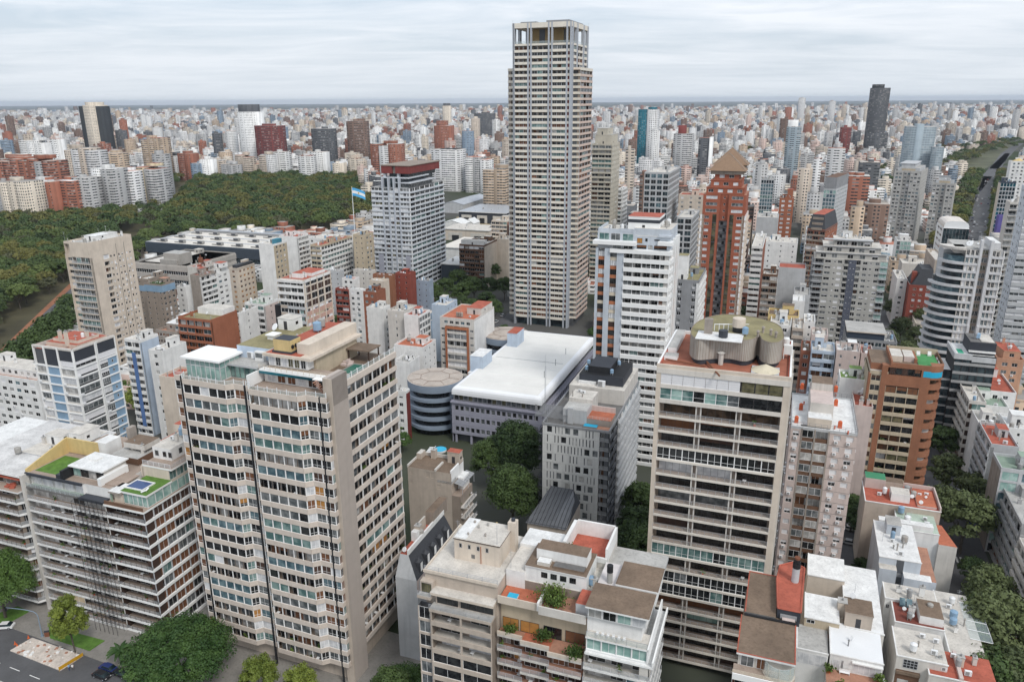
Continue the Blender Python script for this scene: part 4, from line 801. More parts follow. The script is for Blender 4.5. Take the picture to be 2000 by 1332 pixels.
# ---------------------------------------------------------------- 6 white panel block with slit windows
def slit_block():
 o,w,d,z=rect((1190,845),36,None,1060,1248);reserve(o,w,d)
 b=B('apartment_building','white panelled block with scattered slit windows and a black box on its roof',o,seed=8)
 nf=13;fh=z/nf;F=Fr((0,0),(w,0));x1=w-2.6
 for k in range(nf):
  wins=[];x=1.2
  while x<x1-1.2:
   q=b.rng.random()
   if q<.36:wins.append((x,x+1.5,.5,2.35));x+=2.3
   elif q<.9:wins.append((x,x+.34,.3,2.5));x+=.95
   else:x+=1.2
  punch(b,Fr((0,0),(x1,0)),k*fh,1,fh,'panel_white',wins,{'grey':3,'curt':1,'dark':1.2},mull=0,frame='frame_grey')
  m=MB();F.quad(m,0,x1,k*fh+2.55,k*fh+2.6,.012,'roof_grey');b.add('joint',m,F.at(w/2,0,k*fh),1,F.n)
 gallery(b,Fr((x1,0),(w,0)),0,nf,fh,band='midgrey',rl='greyglass',pr=.1,dep=1.6,bays=1,pw=0,kinds={'open':1},back='lightgrey',railc='black')
 S=Fr((w,0),(w,d));gallery(b,S,0,nf,fh,band='darkgrey',bh=1.0,pr=.3,dep=1.2,bays=2,pw=.2,post='black',kinds={'open':2,'dark':2},back='darkgrey',s0=0,s1=d*.24)
 gallery(b,S,0,nf,fh,band='lightgrey',bh=1.3,pr=.7,dep=1.3,bays=6,pw=.1,kinds={'open':2,'dark':2,'blue':2},back='midgrey',s0=d*.26,s1=d)
 Lf=Fr((0,d),(0,0));gallery(b,Lf,0,nf,fh,band='black',rl='bars',pr=1.3,dep=.4,bays=4,pw=0,kinds={'open':1},back='lightgrey',s0=d-9,s1=d-.2,railc='black',endw=False,slab=.12)
 b.mb('wall').prism([(.4,2),(w-1.8,2),(w-1.8,d),(.4,d)],0,z-.1,'lightgrey','roof_grey');blank(b,Fr((0,d),(0,9)),0,z,'lightgrey');blank(b,Fr((w,d),(0,d)),0,z,'lightgrey')
 b.mb('roof').face([(0,0,z),(w,0,z),(w,d,z),(0,d,z)],'roof_dark')
 m=MB();F.box(m,-.2,w+.1,-.3,.1,z-.3,z+.35,'midgrey');S.box(m,0,d,-.3,.1,z-.3,z+.35,'midgrey');Lf.box(m,0,d,-.3,.1,z-.3,z+.6,'midgrey');b.add('parapet',m)
 m=MB()
 for i in range(12):m.box(-2.6,.5+i*.75,z+1.9,w*.34,.62+i*.75,z+2.05,'midgrey')
 for x in(-2.4,1,w*.3):m.box(x,.6,z,x+.15,.75,z+1.9,'midgrey');m.box(x,9,z,x+.15,9.15,z+1.9,'midgrey')
 b.add('pergola',m)
 m=MB();m.box(w*.26,3,z,w*.62,9,z+4.0,'lightgrey','roof_grey');m.box(w*.34,2.4,z,w*.42,3,z+4.6,'lightgrey');m.box(w*.62,9,z,w*.98,9.4,z+3.4,'palepink');m.box(w*.26,9,z,w*.62,16,z+5.0,'offwhite','roof_cream');b.add('roof_hut',m)
 m=MB();m.box(w*.62,3.2,z,w-.3,9,z+1.9,'concrete','roof_orange');m.box(w*.6,1.0,z+.05,w*.8,2.9,z+.5,'pavement','cyan');m.box(w*.8,.8,z,w-.2,2.9,z+.2,'terracotta');rail(m,Fr((w*.6,3.1),(w-.2,3.1)),0,w*.38,0,z+1.9,.9,'bars','palepink',1);b.add('terrace',m)
 m=MB();m.box(w*.1,d*.48,z+.02,w-.3,d-.5,z+4.6,'offwhite','roof_cream');m.box(w*.22,d*.55,z+4.6,w-1.4,d*.9,z+7.4,'charcoal','black');m.box(w*.34,d*.6,z+7.4,w*.7,d*.84,z+9.4,'black','charcoal');m.box(w*.22,d*.53,z+4.6,w*.5,d*.55,z+5.4,'roof_white');b.add('plant_room',m)
 for a,e in((.3,.62),(.26,.75),(.72,.6),(.74,.8)):tank(b,w*a,d*e,z+7.4,.55,1.0,'skyblue')
 acbox(b,w*.55,d*.5,z+4.6,2.2);litter(b,w*.26,9.5,w*.6,15,z+5,4,big=False);b.finish()
slit_block()
# ---------------------------------------------------------------- 7 block with the flat white roof and red vents
def vent_block():
 o,w,d,z=rect((1675,850),47,None,1545,1664);reserve(o,w,d)
 b=B('apartment_building','pale block with brown balconies and a white roof dotted with red vents',o,seed=9)
 nf=16;fh=z/nf;F=Fr((0,0),(w,0));A=lambda a,c:Fr((w*a,0),(w*c,0));K={'shw':5,'dark':1,'curtw':1}
 punch(b,A(0,.16),0,nf,fh,'palepink',[(.5,w*.16-.4,.9,2.2)],K,ac=.7)
 for a,c in((.17,.355),(.375,.57)):gallery(b,A(a,c),0,nf,fh,band='brown',bh=1.05,pr=-.15,dep=1.3,bays=1,pw=.1,kinds={'open':3,'grey':1,'curt':1.5,'dark':1},back='lightgrey')
 for a in(.16,.36,.57):m=MB();F.box(m,a*w,a*w+.35,-.4,.1,0,z,'concrete');b.add('pier',m,F.at(a*w,0,30),30,F.n)
 fr=A(.59,1);punch(b,fr,0,nf,fh,'palepink',[(fr.L*.16,fr.L*.42,.95,2.2),(fr.L*.62,fr.L*.88,.95,2.2)],K,ac=.85)
 m=MB();[fr.box(m,0,fr.L,-.05,.03,k*fh+2.5,k*fh+2.56,'roof_dark')for k in range(nf)];b.add('joint',m)
 for p,q in(((w,0),(w,d)),((w,d),(0,d)),((0,d),(0,0))):f=Fr(p,q);punch(b,f,0,nf,fh,'palepink',autowins(f.L,1.4,4,.95,2.2),K,ac=.3)
 b.mb('wall').prism([(w*.15,1.4),(w*.6,1.4),(w*.6,2.4),(w*.15,2.4)],0,z,'darkgrey');roofing(b,[(0,0),(w,0),(w,d),(0,d)],z,'roof_white','lightgrey',.35)
 m=MB();
 for p,q in(((0,0),(w,0)),((w,0),(w,d)),((w,d),(0,d))):f=Fr(p,q);rail(m,f,0,f.L,-.1,z+.3,1.2,'bars','midgrey',1.3)
 b.add('railing',m)
 p=b.px(1600,838,z);m=MB();m.box(p[0]-2.6,p[1]+1,z,p[0]+2.6,p[1]+5,z+2.2,'cream','roof_white');m.box(p[0]-2.3,p[1]+5,z,p[0]+2.9,d-2,z+4.6,'offwhite','palepink');m.box(p[0]-2.1,d-8,z+4.6,p[0]+2.8,d-2.2,z+6.4,'offwhite','roof_brown');b.add('lift_house',m)
 for x,y in((1640,835),(1632,792),(1632,765),(1566,760),(1555,825),(1564,800)):
  p=b.px(x,y,z);m=MB();m.box(p[0]-.45,p[1]-.4,z,p[0]+.45,p[1]+.4,z+1.4,'orange_ceramic');m.cyl(p[0],p[1],z+1.4,z+1.7,.5,'orange_ceramic',8,.3);b.add('roof_vent',m)
 for x,y in((1630,838),(1656,848),(1632,775),(1570,790)):p=b.px(x,y,z);flue(b,p[0],p[1],z,.7,.14,'orange_ceramic')
 b.finish()
vent_block()
# ---------------------------------------------------------------- 8 brown brick block with round corner balconies
def round_corner_block():
 o,w,d,z=rect((1846,724),48,None,1700,None,15);reserve(o,w,d)
 b=B('apartment_building','brown brick block with rounded corner balconies and a green play terrace on top',o,seed=10)
 nf=16;fh=z/nf;r=3.4;xr=w-r;F=Fr((0,0),(w,0));A=lambda a,c:Fr((a,0),(c,0))
 gallery(b,A(.6,w*.17),0,nf-1,fh,band='sand',bh=1.2,pr=0,dep=.7,bays=1,pw=.1,post='sand',kinds={'dark':2,'shb':2,'grey':1,'shd':1},back='darkgrey',frame='frame_cream')
 gallery(b,A(w*.25,w*.70),0,nf-2,fh,band='sand',bh=1.05,pr=.25,dep=1.5,bays=3,pw=.16,post='sand',kinds={'dark':2,'olive':.5,'open':3,'shb':.6,'sho':.3},back='brown',frame='frame_dark',topband=True,clutter=.2)
 W=b.mb('wall');bb='brown_brick'
 for a,c in((-.02,.6),(w*.17,w*.25),(w*.70,xr)):W.prism([(a,-.15),(c,-.15),(c,2),(a,2)],0,z-fh*(1 if a<1 else 0),bb)
 W.prism([(w*.25,-.12),(w*.7,-.12),(w*.7,2),(w*.25,2)],z-2*fh,z-fh*.92,bb);W.prism([(.4,1.6),(xr,1.6),(xr,r+.5),(w-.6,r+.5),(w-.6,d),(.4,d)],0,z-.1,bb,'roof_brown');blank(b,Fr((0,d),(0,0)),0,z-fh,'sand')
 F2=A(w*.27,w*.69);
 for i,kd in enumerate(('shd','dark','shd','dark','shb')):m=MB();a=i*F2.L/5;glaze(m,F2,a+.1,a+F2.L/5-.05,z-fh+.5,z-.5,-.1,kd,b.rng,'frame_dark');b.add('window',m,F2.at(a,0,z),4,F2.n)
 m=MB();m.prism([(w*.25,-.1),(w*.7,-.1),(w*.7,1.8),(w*.25,1.8)],z-.55,z-.05,bb);b.add('wall',m)
 for k in range(nf):
  m=MB();zb=k*fh;arcband(m,xr,r,0,r+.15,-math.pi/2,0,zb-.2,zb+1.25,bb,10);arcband(m,xr,r,r-1.1,r-1.0,-math.pi/2,0,zb+1.2,zb+fh,'glass_brown' if k%3 else 'curtain',8)
  m.box(xr-.2,-.1,zb-.2,xr+.1,1.2,zb+fh,bb);m.box(w-.6,r-.1,zb-.2,w,r+.6,zb+fh,bb);b.add('balcony',m,(w-1,0,zb),30,(.5,-.8))
  if k in(6,10,3):PLANTS.append((b,planter(b.rng,3.0),(xr+1.8,.2,zb+1.2),'planter'))
 S=Fr((w-.1,r+.4),(w-.1,d));gallery(b,S,0,nf,fh,band='brown_brick',bh=1.2,pr=.1,dep=1,bays=3,pw=.3,post=bb,kinds=K_OPEN,back=bb)
 m=MB();arcband(m,xr,r,0,r+.15,-math.pi/2,0,z-.9,z+.9,bb,10);b.add('parapet',m)
 m=MB();m.box(w*.28,-.15,z-.1,xr,.2,z+.9,bb);m.box(w-.2,r,z-.1,w+.15,d,z+.9,'brown');m.box(w*.28,d-.3,z-.1,w,d,z+1.6,'sand');m.box(w*.28,.2,z-.1,w*.3,d,z+1.4,bb);b.add('parapet',m)
 m=MB();m.box(.3,.3,z-fh-.2,w*.27,d-.3,z-fh+.9,'sand','roof_cream');m.box(w*.3,d*.3,z-.1,w*.46,d*.8,z+1.6,'cream','roof_cream');m.box(w*.48,d*.35,z-.1,w*.62,d*.8,z+1.5,'palepink','roof_cream');m.box(w*.62,d*.3,z-.1,w*.66,d*.85,z+1.2,bb);b.add('roof_hut',m)
 m=MB();m.box(w*.67,.8,z,w-.9,d-.8,z+.06,'astro');b.add('play_lawn',m)
 for i in range(2):m=MB();a=(w*.70,w*.88)[i];Fz=Fr((a,-.16),(a+(1.9,2.2)[i],-.16))if i==0 else None
 m=MB();m.box(w*.725,-.19,z-fh+.5,w*.725+1.9,-.16,z-.75,'cyan');b.add('blue_screen',m)
 m=MB();arcband(m,xr,r,r+.1,r+.19,-math.pi/2,-.5,z-fh+.45,z-.9,'cyan',8);b.add('blue_screen',m)
 b.finish()
 for i,(a,e,c)in enumerate(((.72,.8,'white'),(.88,.85,'white'))):m=MB();m.box(-.5,-.3,0,.5,.3,.5,c);m.face([(-.5,.3,.5),(.5,.3,.5),(.5,.6,1.3),(-.5,.6,1.3)],c);q=b.world((w*a,d*e,0));single(m,'deck_chair','white garden chair on the green terrace of the brown brick block','chair',(q[0],q[1],z+.06),b.rz,'white chairs on the green terrace')
def planter(R,L):
 m=MB();m.box(-L/2,-.2,-.1,L/2,.2,.1,'brown')
 for i in range(70):leafcard(m,R,R.uniform(-L/2,L/2),R.gauss(0,.25),R.gauss(.15,.28),.4,'leaf_plant')
 return m
round_corner_block()
# ---------------------------------------------------------------- 9 foreground block, three houses side by side
def foreground_row():
 z=40.0;fh=2.95
 o,w,d,_=rect((970,1147),z,None,827,None,17);wA=w
 K2=o+axes()[0]*wA
 # --- beige left house
 b=B('apartment_building','beige foreground block with a bare flat roof and a cubic plant room',o,seed=31);reserve(o,w+36,d+4);nf=13;F=Fr((0,0),(w,0))
 b.mb('wall').prism([(0,.6),(w-.02,.6),(w-.02,d),(0,d)],0,z-.2,'beige','roof_cream');zt=z-2*fh
 g=dict(band='beige',slab=.25,dep=1.6,back='taupe',floor='roof_cream',railc='frame_grey',doors={'dark':4,'grey':1.5,'curtw':1},same=.9)
 n2=int(zt/fh);zb=zt-n2*fh
 gallery(b,Fr((-.6,-1.6),(1.9,-1.6)),zb,n2,fh,band='beige',bh=.5,pr=.1,dep=1.4,bays=1,pw=.3,post='beige',kinds={'dark':3,'curtw':1,'grey':1},back='darkgrey',endw=True)
 gallery(b,Fr((2.2,-2.2),(w-.2,-2.2)),zb,n2,fh,band='beige',bh=.95,pr=.12,dep=2.4,bays=2,pw=.35,post='beige',kinds={'open':6,'dark':.6,'teal':.4},back='taupe',doors={'dark':4,'grey':1.5,'curtw':1.2},same=.9,floor='roof_cream',clutter=.5)
 for a,c,y0,z1 in((2.0,w-.2,-2.4,zt),(-.6,2.0,-1.7,zt+fh*.6)):m=MB();m.box(a,y0,z1-.3,c,.6,z1+.3,'beige','roof_grey');rail(m,Fr((a,y0+.08),(c,y0+.08)),0,c-a,0,z1+.3,.85,'bars','frame_grey',2.2);b.add('terrace',m)
 for a,c,z1,kd in((2.8,6.9,zt,'dark'),(7.4,w-.5,zt,'dark'),(-.2,1.7,zt+fh*.55,'olive')):m=MB();f=Fr((0,-.55),(w,-.55));f.box(m,a-.3,c+.3,-1.5,-.05,z1+.2,z1+2.7,'beige');glaze(m,f,a,c,z1+.5,z1+2.4,0,kd,b.rng,'frame_dark',mull=3);b.add('window',m,f.at(a,0,z1),10,f.n)
 m=MB();m.box(1.9,-1.6,zt+fh-.35,w-.1,.6,zt+fh+.15,'cream','roof_cream');m.box(-.2,.2,z-.2,w,.5,z+.35,'cream');m.box(-.2,.5,z-.2,.1,d,z+.25,'cream');b.add('parapet',m)
 b.mb('roof').face([(-.2,.5,z),(w,.5,z),(w,d,z),(-.2,d,z)],'roof_cream')
 m=MB();rail(m,Fr((0,.35),(w,.35)),0,w,0,z+.3,.9,'bars','frame_grey',2.6);b.add('railing',m)
 p=b.px(888,1090,z);q=b.px(975,1113,z);hx0,hy0,hx1,hy1=p[0],p[1],q[0]-.2,min(d-1,p[1]+7.2)
 m=MB();m.box(hx0,hy0,z,hx1,hy1,z+4.2,'cream','roof_cream');m.box(hx0-.12,hy0-.12,z+4.2,hx1+.12,hy1+.12,z+4.4,'darkbrown','roof_cream');m.box(hx0+.1,hy0+.1,z+4.38,hx1-.1,hy1-.1,z+4.46,'roof_cream');m.box(hx0+.05,hy0+.05,z+4.4,hx0+2.4,hy1,z+4.62,'roof_white');b.add('plant_room',m)
 for i in range(4):m=MB();a=hx0+1.0+i*1.75;f=Fr((0,hy0),(w,hy0));glaze(m,f,a,a+.55,z+2.6,z+3.5,.02,'dark',b.rng,'frame_grey',mull=0);b.add('window',m,f.at(a,0,z),2,f.n)
 m=MB();m.box(hx0+3.4,hy0-.05,z+.8,hx0+4.1,hy0-.02,z+1.6,'roof_dark');b.add('vent_grille',m);m=MB();m.bar((hx0+5.3,hy0-.08,z),(hx0+5.3,hy0-.08,z+3.6),.07,'rust',5);b.add('pipe',m)
 m=MB();m.box(hx1-.5,hy1-1.5,z,hx1+1.0,hy1+.2,z+6,'cream');m.cyl(hx1+.3,hy1-.6,z+6,z+6.5,.4,'charcoal',8);b.add('chimney',m)
 for a,e in((.25,.2),(.35,.62),(.5,.8),(.6,.3),(.2,.8)):flue(b,hx0+(hx1-hx0)*a,hy0+(hy1-hy0)*e,z+4.45,.5,.16)
 antenna(b,hx0+.4,hy0+1,z+4.4,3.2);antenna(b,hx1-.6,hy0+.4,z+4.4,4.2);m=MB();m.cyl(hx1-4.6,d-.6,z,z+2.4,.18,'yellow',8);m.box(hx1-5,d-1,z,hx1-4.2,d-.2,z+1.2,'white');b.add('chimney_pipe',m)
 b.finish()
 # --- terracotta middle house
 o2=o+axes()[0]*(wA+.05);wB=along(o2,z,axes()[0],1150)
 b=B('apartment_building','stepped balcony house with orange terraces and garden pergola in the foreground row',o2,seed=32);w=wB;F=Fr((0,0),(w,0))
 b.mb('wall').prism([(0,4.5),(w,4.5),(w,d+1),(0,d+1)],0,z-.6,'taupe','roof_cream');b.mb('wall').prism([(0,1.3),(w,1.3),(w,4.5),(0,4.5)],0,z-fh,'taupe','roof_cream');steps=[(.3,w*.30,-1.0),(w*.30,w*.62,-2.0),(w*.62,w-.3,-3.2)];zt=z-3*fh;n2=int(zt/fh);zb=zt-n2*fh
 for(a,c,y)in steps:
  gallery(b,Fr((a,y),(c,y)),zb,n2,fh,band='offwhite',rl='greyglass',slab=.28,pr=.15,dep=1.9,bays=2,pw=0,kinds={'open':1},back='taupe',doors={'shb':3,'dark':2,'curt':1,'sho':1},floor='terracotta',railc='frame_grey',endw=False,clutter=.6)
  b.mb('wall').prism([(a,y+1.9),(c,y+1.9),(c,1),(a,1)],0,zt,'brown','terracotta');m=MB();m.box(a,y,zt-.3,c,1,zt+.12,'offwhite','roof_orange' if a>1 and a<w*.5 else 'terracotta');m.box(a,y-.02,zt+.1,c,y+.2,zt+.75,'cream');b.add('terrace',m)
 m=MB();m.box(.3,1.2,zt,w-.3,d,z-fh*.9,'sand');m.box(.2,-.2,z-fh*.95,w*.48,4.6,z-fh*.8,'cream','roof_orange');m.box(.2,-.3,z-fh*.95,w*.48,-.1,z-fh*.45,'cream');m.box(w*.48,-.8,z-fh*.95,w-.2,4.6,z-fh*.8,'offwhite','terracotta');m.box(w*.46,-.8,z-fh*.8,w*.48,4.6,z-fh*.25,'white');m.box(w*.48,-1.0,z-fh*.95,w-.2,-.75,z-fh*.4,'offwhite');b.add('terrace',m)
 f=Fr((0,1.15),(w,1.15))
 for a,c,kd in((.6,w*.22,'sho'),(w*.24,w*.45,'sho'),(w*.5,w*.7,'dark'),(w*.74,w*.95,'shb')):m=MB();glaze(m,f,a,c,zt+.1,zt+2.4,.02,kd,b.rng,'frame_dark',blind=1.);b.add('window',m,f.at(a,0,zt),8,f.n)
 zk=z-fh*.8;m=MB();m.box(w*.22,4.7,zk,w*.9,12,z+2.4,'white','roof_brown');m.box(w*.22,4.5,z+2.3,w*.9,12.2,z+2.5,'white','roof_brown');m.box(w*.3,7.2,z+2.5,w*.86,10.5,z+4.6,'white','roof_brown');m.box(.1,4.4,zk,w*.22,d,z+1.0,'white','roof_cream');b.add('penthouse',m)
 f=Fr((0,4.7),(w,4.7))
 for i in range(4):m=MB();a=w*.40+i*w*.105;glaze(m,f,a,a+w*.07,z+.6,z+1.7,.02,'dark',b.rng,'frame_dark',mull=2);b.add('window',m,f.at(a,0,z),2,f.n)
 m=MB();m.box(w*.34,5.3,z+2.5,w*.48,6.9,z+3.2,'roof_cream','roof_white');b.add('skylight',m);m=MB();m.box(w*.52,5.3,z+2.5,w*.86,6.9,z+2.9,'roof_brown','roof_dark');b.add('skylight',m)
 m=MB();m.box(w*.86,.2,zk,w-.1,4.4,zk+2.5,'lightgrey','roof_red');b.add('awning_room',m);m=MB();m.box(1.6,.6,zk+.14,3.4,2.0,zk+.5,'white','cyan');b.add('paddling_pool',m)
 m=MB();m.box(0,12.3,z-1.2,w*.5,d+1,z+1.6,'white','roof_white');m.box(w*.5,12.5,z-1.2,w+.2,d+4,z+.6,'offwhite','roof_red');
 for q in((w*.5,12.5,w*.54,d+4),(w*.5,d+3.6,w+.2,d+4),(w-.2,12.5,w+.2,d+4)):m.box(q[0],q[1],z+.6,q[2],q[3],z+3.6,'white')
 m.box(w*.5,12.4,z+.6,w+.2,12.8,z+1.6,'white');b.add('roof_terrace',m);litter(b,w*.9,5,w-.1,11,z-.6,5,big=False);antenna(b,.8,5,z+1,4);dish(b,w*.3,14,z+1.6)
 b.finish()
 for i,(a,e,h,s_)in enumerate(((w*.55,2.6,zk,1.9),(w*.63,1.2,zk,1.2),(w*.52,0,zt,1.1),(w*.9,-2.2,zt,1.2),(w*.15,0,zt,.8),(w*.6,13.3,z+.7,.9))):
  m=MB();R=b.rng;m.cyl(0,0,0,.5,.35,'orange_ceramic',10)
  for k in range(int(420*s_)):leafcard(m,R,R.gauss(0,.62)*s_,R.gauss(0,.5)*s_,.5+abs(R.gauss(.5,.4))*s_,.26,'leaf_plant')
  q=b.world((a,e,0));single(m,'terrace_shrub',('large pergola shrub on the orange roof terrace beside the red awning','small shrub at the front of the orange roof terrace','leafy pot plant on the terracotta terrace below the pergola','broad shrub at the corner of the lower red terrace','small pot plant on the far left of the lower pale terrace','shrub on the walled red roof terrace at the back')[i],'shrub',(q[0],q[1],h+.1))
 # --- white right house with brown roof
 o3=o2+axes()[0]*(wB+.05);b=B('apartment_building','white stepped penthouse block with two brown felt roofs in the foreground',o3,seed=33);w=along(o3,z-1,axes()[0],1268);S=Fr((w,-3),(w,d-6));zt=z-2.2*fh;n2=int(zt/fh);zb=zt-n2*fh
 b.mb('wall').prism([(0,-1),(w-1,-1),(w-1,d-4),(0,d-4)],0,z-.6,'white','roof_white')
 gallery(b,Fr((0,-3.0),(w+.8,-3.0)),zb,n2,fh,band='white',rl='greyglass',slab=.3,pr=.3,dep=2.0,bays=3,pw=0,kinds={'open':3,'blue':.6},back='offwhite',doors={'dark':3,'curt':2,'teal':1},floor='roof_cream',clutter=.4)
 gallery(b,Fr((w+.8,-3.0),(w+.8,d-6)),zb,n2,fh,band='white',rl='greyglass',slab=.3,pr=.3,dep=1.6,bays=5,pw=0,kinds={'open':3,'dark':.6},back='offwhite',floor='roof_cream')
 gallery(b,Fr((.3,-2.6),(w+.3,-2.6)),zt,1,fh,band='white_clean',bh=.7,pr=.2,dep=1.5,bays=4,pw=.1,kinds={'mint':1},back='white',same=1);f=Fr((.3,-1.5),(w,-1.5))
 m=MB();m.box(.2,-3.2,zt-.3,w+1.4,d-5,zt+.05,'white_clean','roof_white');m.box(w+1.2,-3.2,zt,w+1.45,d-5,zt+1.0,'white_clean');m.box(.2,-2.9,zt+fh-.3,w+.5,1,zt+fh,'white_clean','roof_cream');rail(m,Fr((.3,-2.8),(w+.4,-2.8)),0,w,0,zt+fh,1,'glass','frame_grey');m.box(w+.3,-2.9,zt+.4,w+.55,d-6,zt+fh+.2,'white_clean');b.add('terrace',m)
 zr=z-.6;m=MB();m.box(.2,-1.6,zr,w-.2,4.4,zr+2.2,'white');m.box(-.1,-2.4,zr+2.2,w+.3,4.6,zr+2.5,'white_clean','roof_brown');m.box(w*.35,4.8,zr,w+.2,d-5,zr+2.6,'white','roof_brown');m.box(w*.35-.2,4.7,zr+2.6,w+.5,d-5,zr+2.85,'white_clean','roof_brown');m.box(.1,4.8,zr,w*.34,d-5,zr+1.9,'roof_green','roof_rusted');b.add('penthouse',m)
 f=Fr((.2,-1.6),(w-.2,-1.6))
 for i in range(4):m=MB();a=i*f.L/4;glaze(m,f,a+.1,a+f.L/4-.1,zr+.1,zr+2.1,.02,('curt','dark','mint','curtw')[i],b.rng);b.add('window',m,f.at(a,0,zr),4,f.n)
 m=MB();m.box(.1,d-5,z-1,w,d+3,z-.2,'lightgrey','roof_grey');b.add('roof',m);m=MB();m.cyl(w*.2,6.2,zr+1.9,zr+4,.5,'tank_grey',12);m.cyl(w*.2,6.2,zr+4,zr+5.3,.55,'black',12);b.add('chimney',m);b.finish()
 m=MB();R=b.rng
 for i in range(6):chairbox(m,1.8+i*.62,-2.2,zt+fh+.02)
 q=b.world((0,0,0));
 for i in range(6):mc=MB();chairbox(mc,0,0,0);q=b.world((2.0+i*.9,-2.1,0));single(mc,'chair','white terrace chair in the row below the striped awning','chair',(q[0],q[1],zt+fh+.02),b.rz,'row of white terrace chairs')
foreground_row()
# ---------------------------------------------------------------- 10 low block with rooftop lawn and pool, left foreground
def left_row():
 z=34.1;fh=3.05;c0=np.array([-82.3,151.9]);u,v=axes();dR=25.
 # --- corner building
 w=along(c0,z,-u,205);o=c0-u*w;reserve(o-u*60,w+60,34)
 b=B('apartment_building','corner block with brown shutters and a small blue pool on its lawn terrace',o,seed=41);nf=11;z0=z-nf*fh
 kB={'open':1};b.mb('wall').prism([(0,2.2),(w-.4,2.2),(w-.4,dR),(0,dR)],0,z-.1,'darkbrown','deck')
 gallery(b,Fr((0,0),(w,0)),z0,nf,fh,band='white_clean',rl='greyglass',slab=.42,pr=.1,dep=2.2,bays=3,pw=0,kinds=kB,back='darkbrown',doors={'dark':3,'shd':3,'shb':1},floor='deck',railc='black',clutter=.4)
 gallery(b,Fr((w,0),(w,dR)),z0,nf,fh,band='white_clean',bh=.62,pr=.35,dep=1.2,bays=9,pw=.1,post='frame_grey',kinds={'shb':4,'shd':2,'teal':.6,'dark':1.6,'grey':.8},back='darkbrown',same=.55,gn=-.1)
 m=MB();m.box(-.2,-.4,z-.4,w+.4,dR,z+.1,'white_clean','deck');m.box(0,-.2,z+.1,w,0,z+.9,'brown');b.add('terrace',m)
 zq=z+fh;m=MB();m.box(4.2,1.6,z,w-.1,9,zq,'white','lawn');m.box(3.8,1.2,zq-.2,w+.2,9,zq+.3,'white_clean','lawn');m.box(2.8,9,z,w-.4,dR,zq+fh,'cream','deck');m.box(2.4,9,zq-.1,3.2,12,zq+2.4,'cream');b.add('terrace_storey',m)
 for fr,n in((Fr((4.2,1.6),(w-.1,1.6)),5),(Fr((w-.1,1.6),(w-.1,dR)),10)):
  for i in range(n):m=MB();a=fr.L*i/n;glaze(m,fr,a+.05,a+fr.L/n-.05,z+.2,zq-.3,.02,'mint',b.rng,mull=0);b.add('window',m,fr.at(a,0,z),5,fr.n)
 poolbox(b,w-7.6,2.6,w-2.2,6.6,zq+.3,'pool_navy','roof_white',.25)
 m=MB();m.box(1.6,1.4,z,4.0,4.4,z+2.6,'cream','roof_white');m.box(.9,.5,z+2.6,4.3,4.8,z+3.1,'concrete','roof_white');m.box(1.1,.8,z+.1,1.4,1.1,z+2.6,'roof_green');b.add('grill_house',m)
 m=MB();f=Fr((w-.4,9),(w-.4,dR));m.box(3.2,8.9,zq+fh-.3,w+.6,dR,zq+fh+.15,'white_clean','deck');b.add('roof_slab',m);zz_=zq+fh
 for i in range(7):m=MB();a=f.L*i/7;glaze(m,f,a+.1,a+f.L/7-.1,zq+.2,zq+2.5,.02,'teal',b.rng,mull=1);b.add('window',m,f.at(a,0,zq),5,f.n)
 m=MB();rail(m,Fr((3.2,9.1),(w+.4,9.1)),0,w-3,0,zz_+.15,1,'greyglass','metal_white');rail(m,Fr((w+.4,9.1),(w+.4,dR)),0,dR-9.2,0,zz_+.15,1,'greyglass','palepink');b.add('railing',m)
 m=MB();m.box(3.2,12.5,zz_,w-2.5,dR+4,zz_+3.1,'white','roof_cream');m.box(3.4,15,zz_+3.1,w-8,dR+4,zz_+3.4,'white','roof_red');m.box(w-9,21,zz_+3.1,w-4,dR+4,zz_+5.2,'cream','roof_red');b.add('penthouse',m)
 f=Fr((3.2,12.5),(w-2.5,12.5));s2=Fr((w-2.5,12.5),(w-2.5,dR))
 for fr,a in((f,.12),(f,.55),(f,.85),(s2,.2),(s2,.5),(s2,.8)):m=MB();glaze(m,fr,fr.L*a,fr.L*a+1.1,zz_+.9,zz_+2.3,.02,'dark',b.rng,'frame_grey',mull=0);b.add('window',m,fr.at(fr.L*a,0,zz_),2,fr.n)
 litter(b,4,15,w-3,dR+2,zz_+3.5,14,'offwhite',big=False);b.finish()
 m=MB();lounger(m,0,0,0,1.2);q=b.world((w-1.4,2.6,0));single(m,'sun_lounger','white sun lounger on the lawn beside the small blue pool','sun lounger',(q[0],q[1],zq+.3),b.rz)
 # --- steel scaffold frame in front of the middle house
 m=MB()
 for i in range(6):
  for e in(-2.6,-.7):m.bar((-7.2+i*1.35,e,0),(-7.2+i*1.35,e,z+.5),.055,'black',4)
 for k in range(13):
  for e in(-2.6,-.7):m.bar((-7.2,e,k*2.9),(-.45,e,k*2.9),.045,'black',4)
  for i in range(6):m.bar((-7.2+i*1.35,-2.6,k*2.9),(-7.2+i*1.35,-.7,k*2.9),.04,'black',4)
 single(m,'steel_frame','thin black steel frame climbing the balcony front beside the brown shuttered corner','steel frame',(o[0],o[1],0),b.rz)
 # --- middle house
 wM=along(o,z,-u,47);o2=o-u*(wM+.05);b=B('apartment_building','pale balcony block with a bright rooftop lawn beside an ochre wall',o2,seed=42);w=wM
 b.mb('wall').prism([(0,1.8),(w,1.8),(w,dR),(0,dR)],0,z+fh-.2,'white','deck')
 gallery(b,Fr((.7,-.2),(w,-.2)),z0,nf,fh,band='white',rl='greyglass',slab=.36,pr=.1,dep=2.0,bays=6,pw=0,kinds={'open':5,'sht':.3},back='white',doors={'dark':3,'curt':1,'sht':.8,'grey':1},floor='deck',railc='frame_grey',clutter=.5)
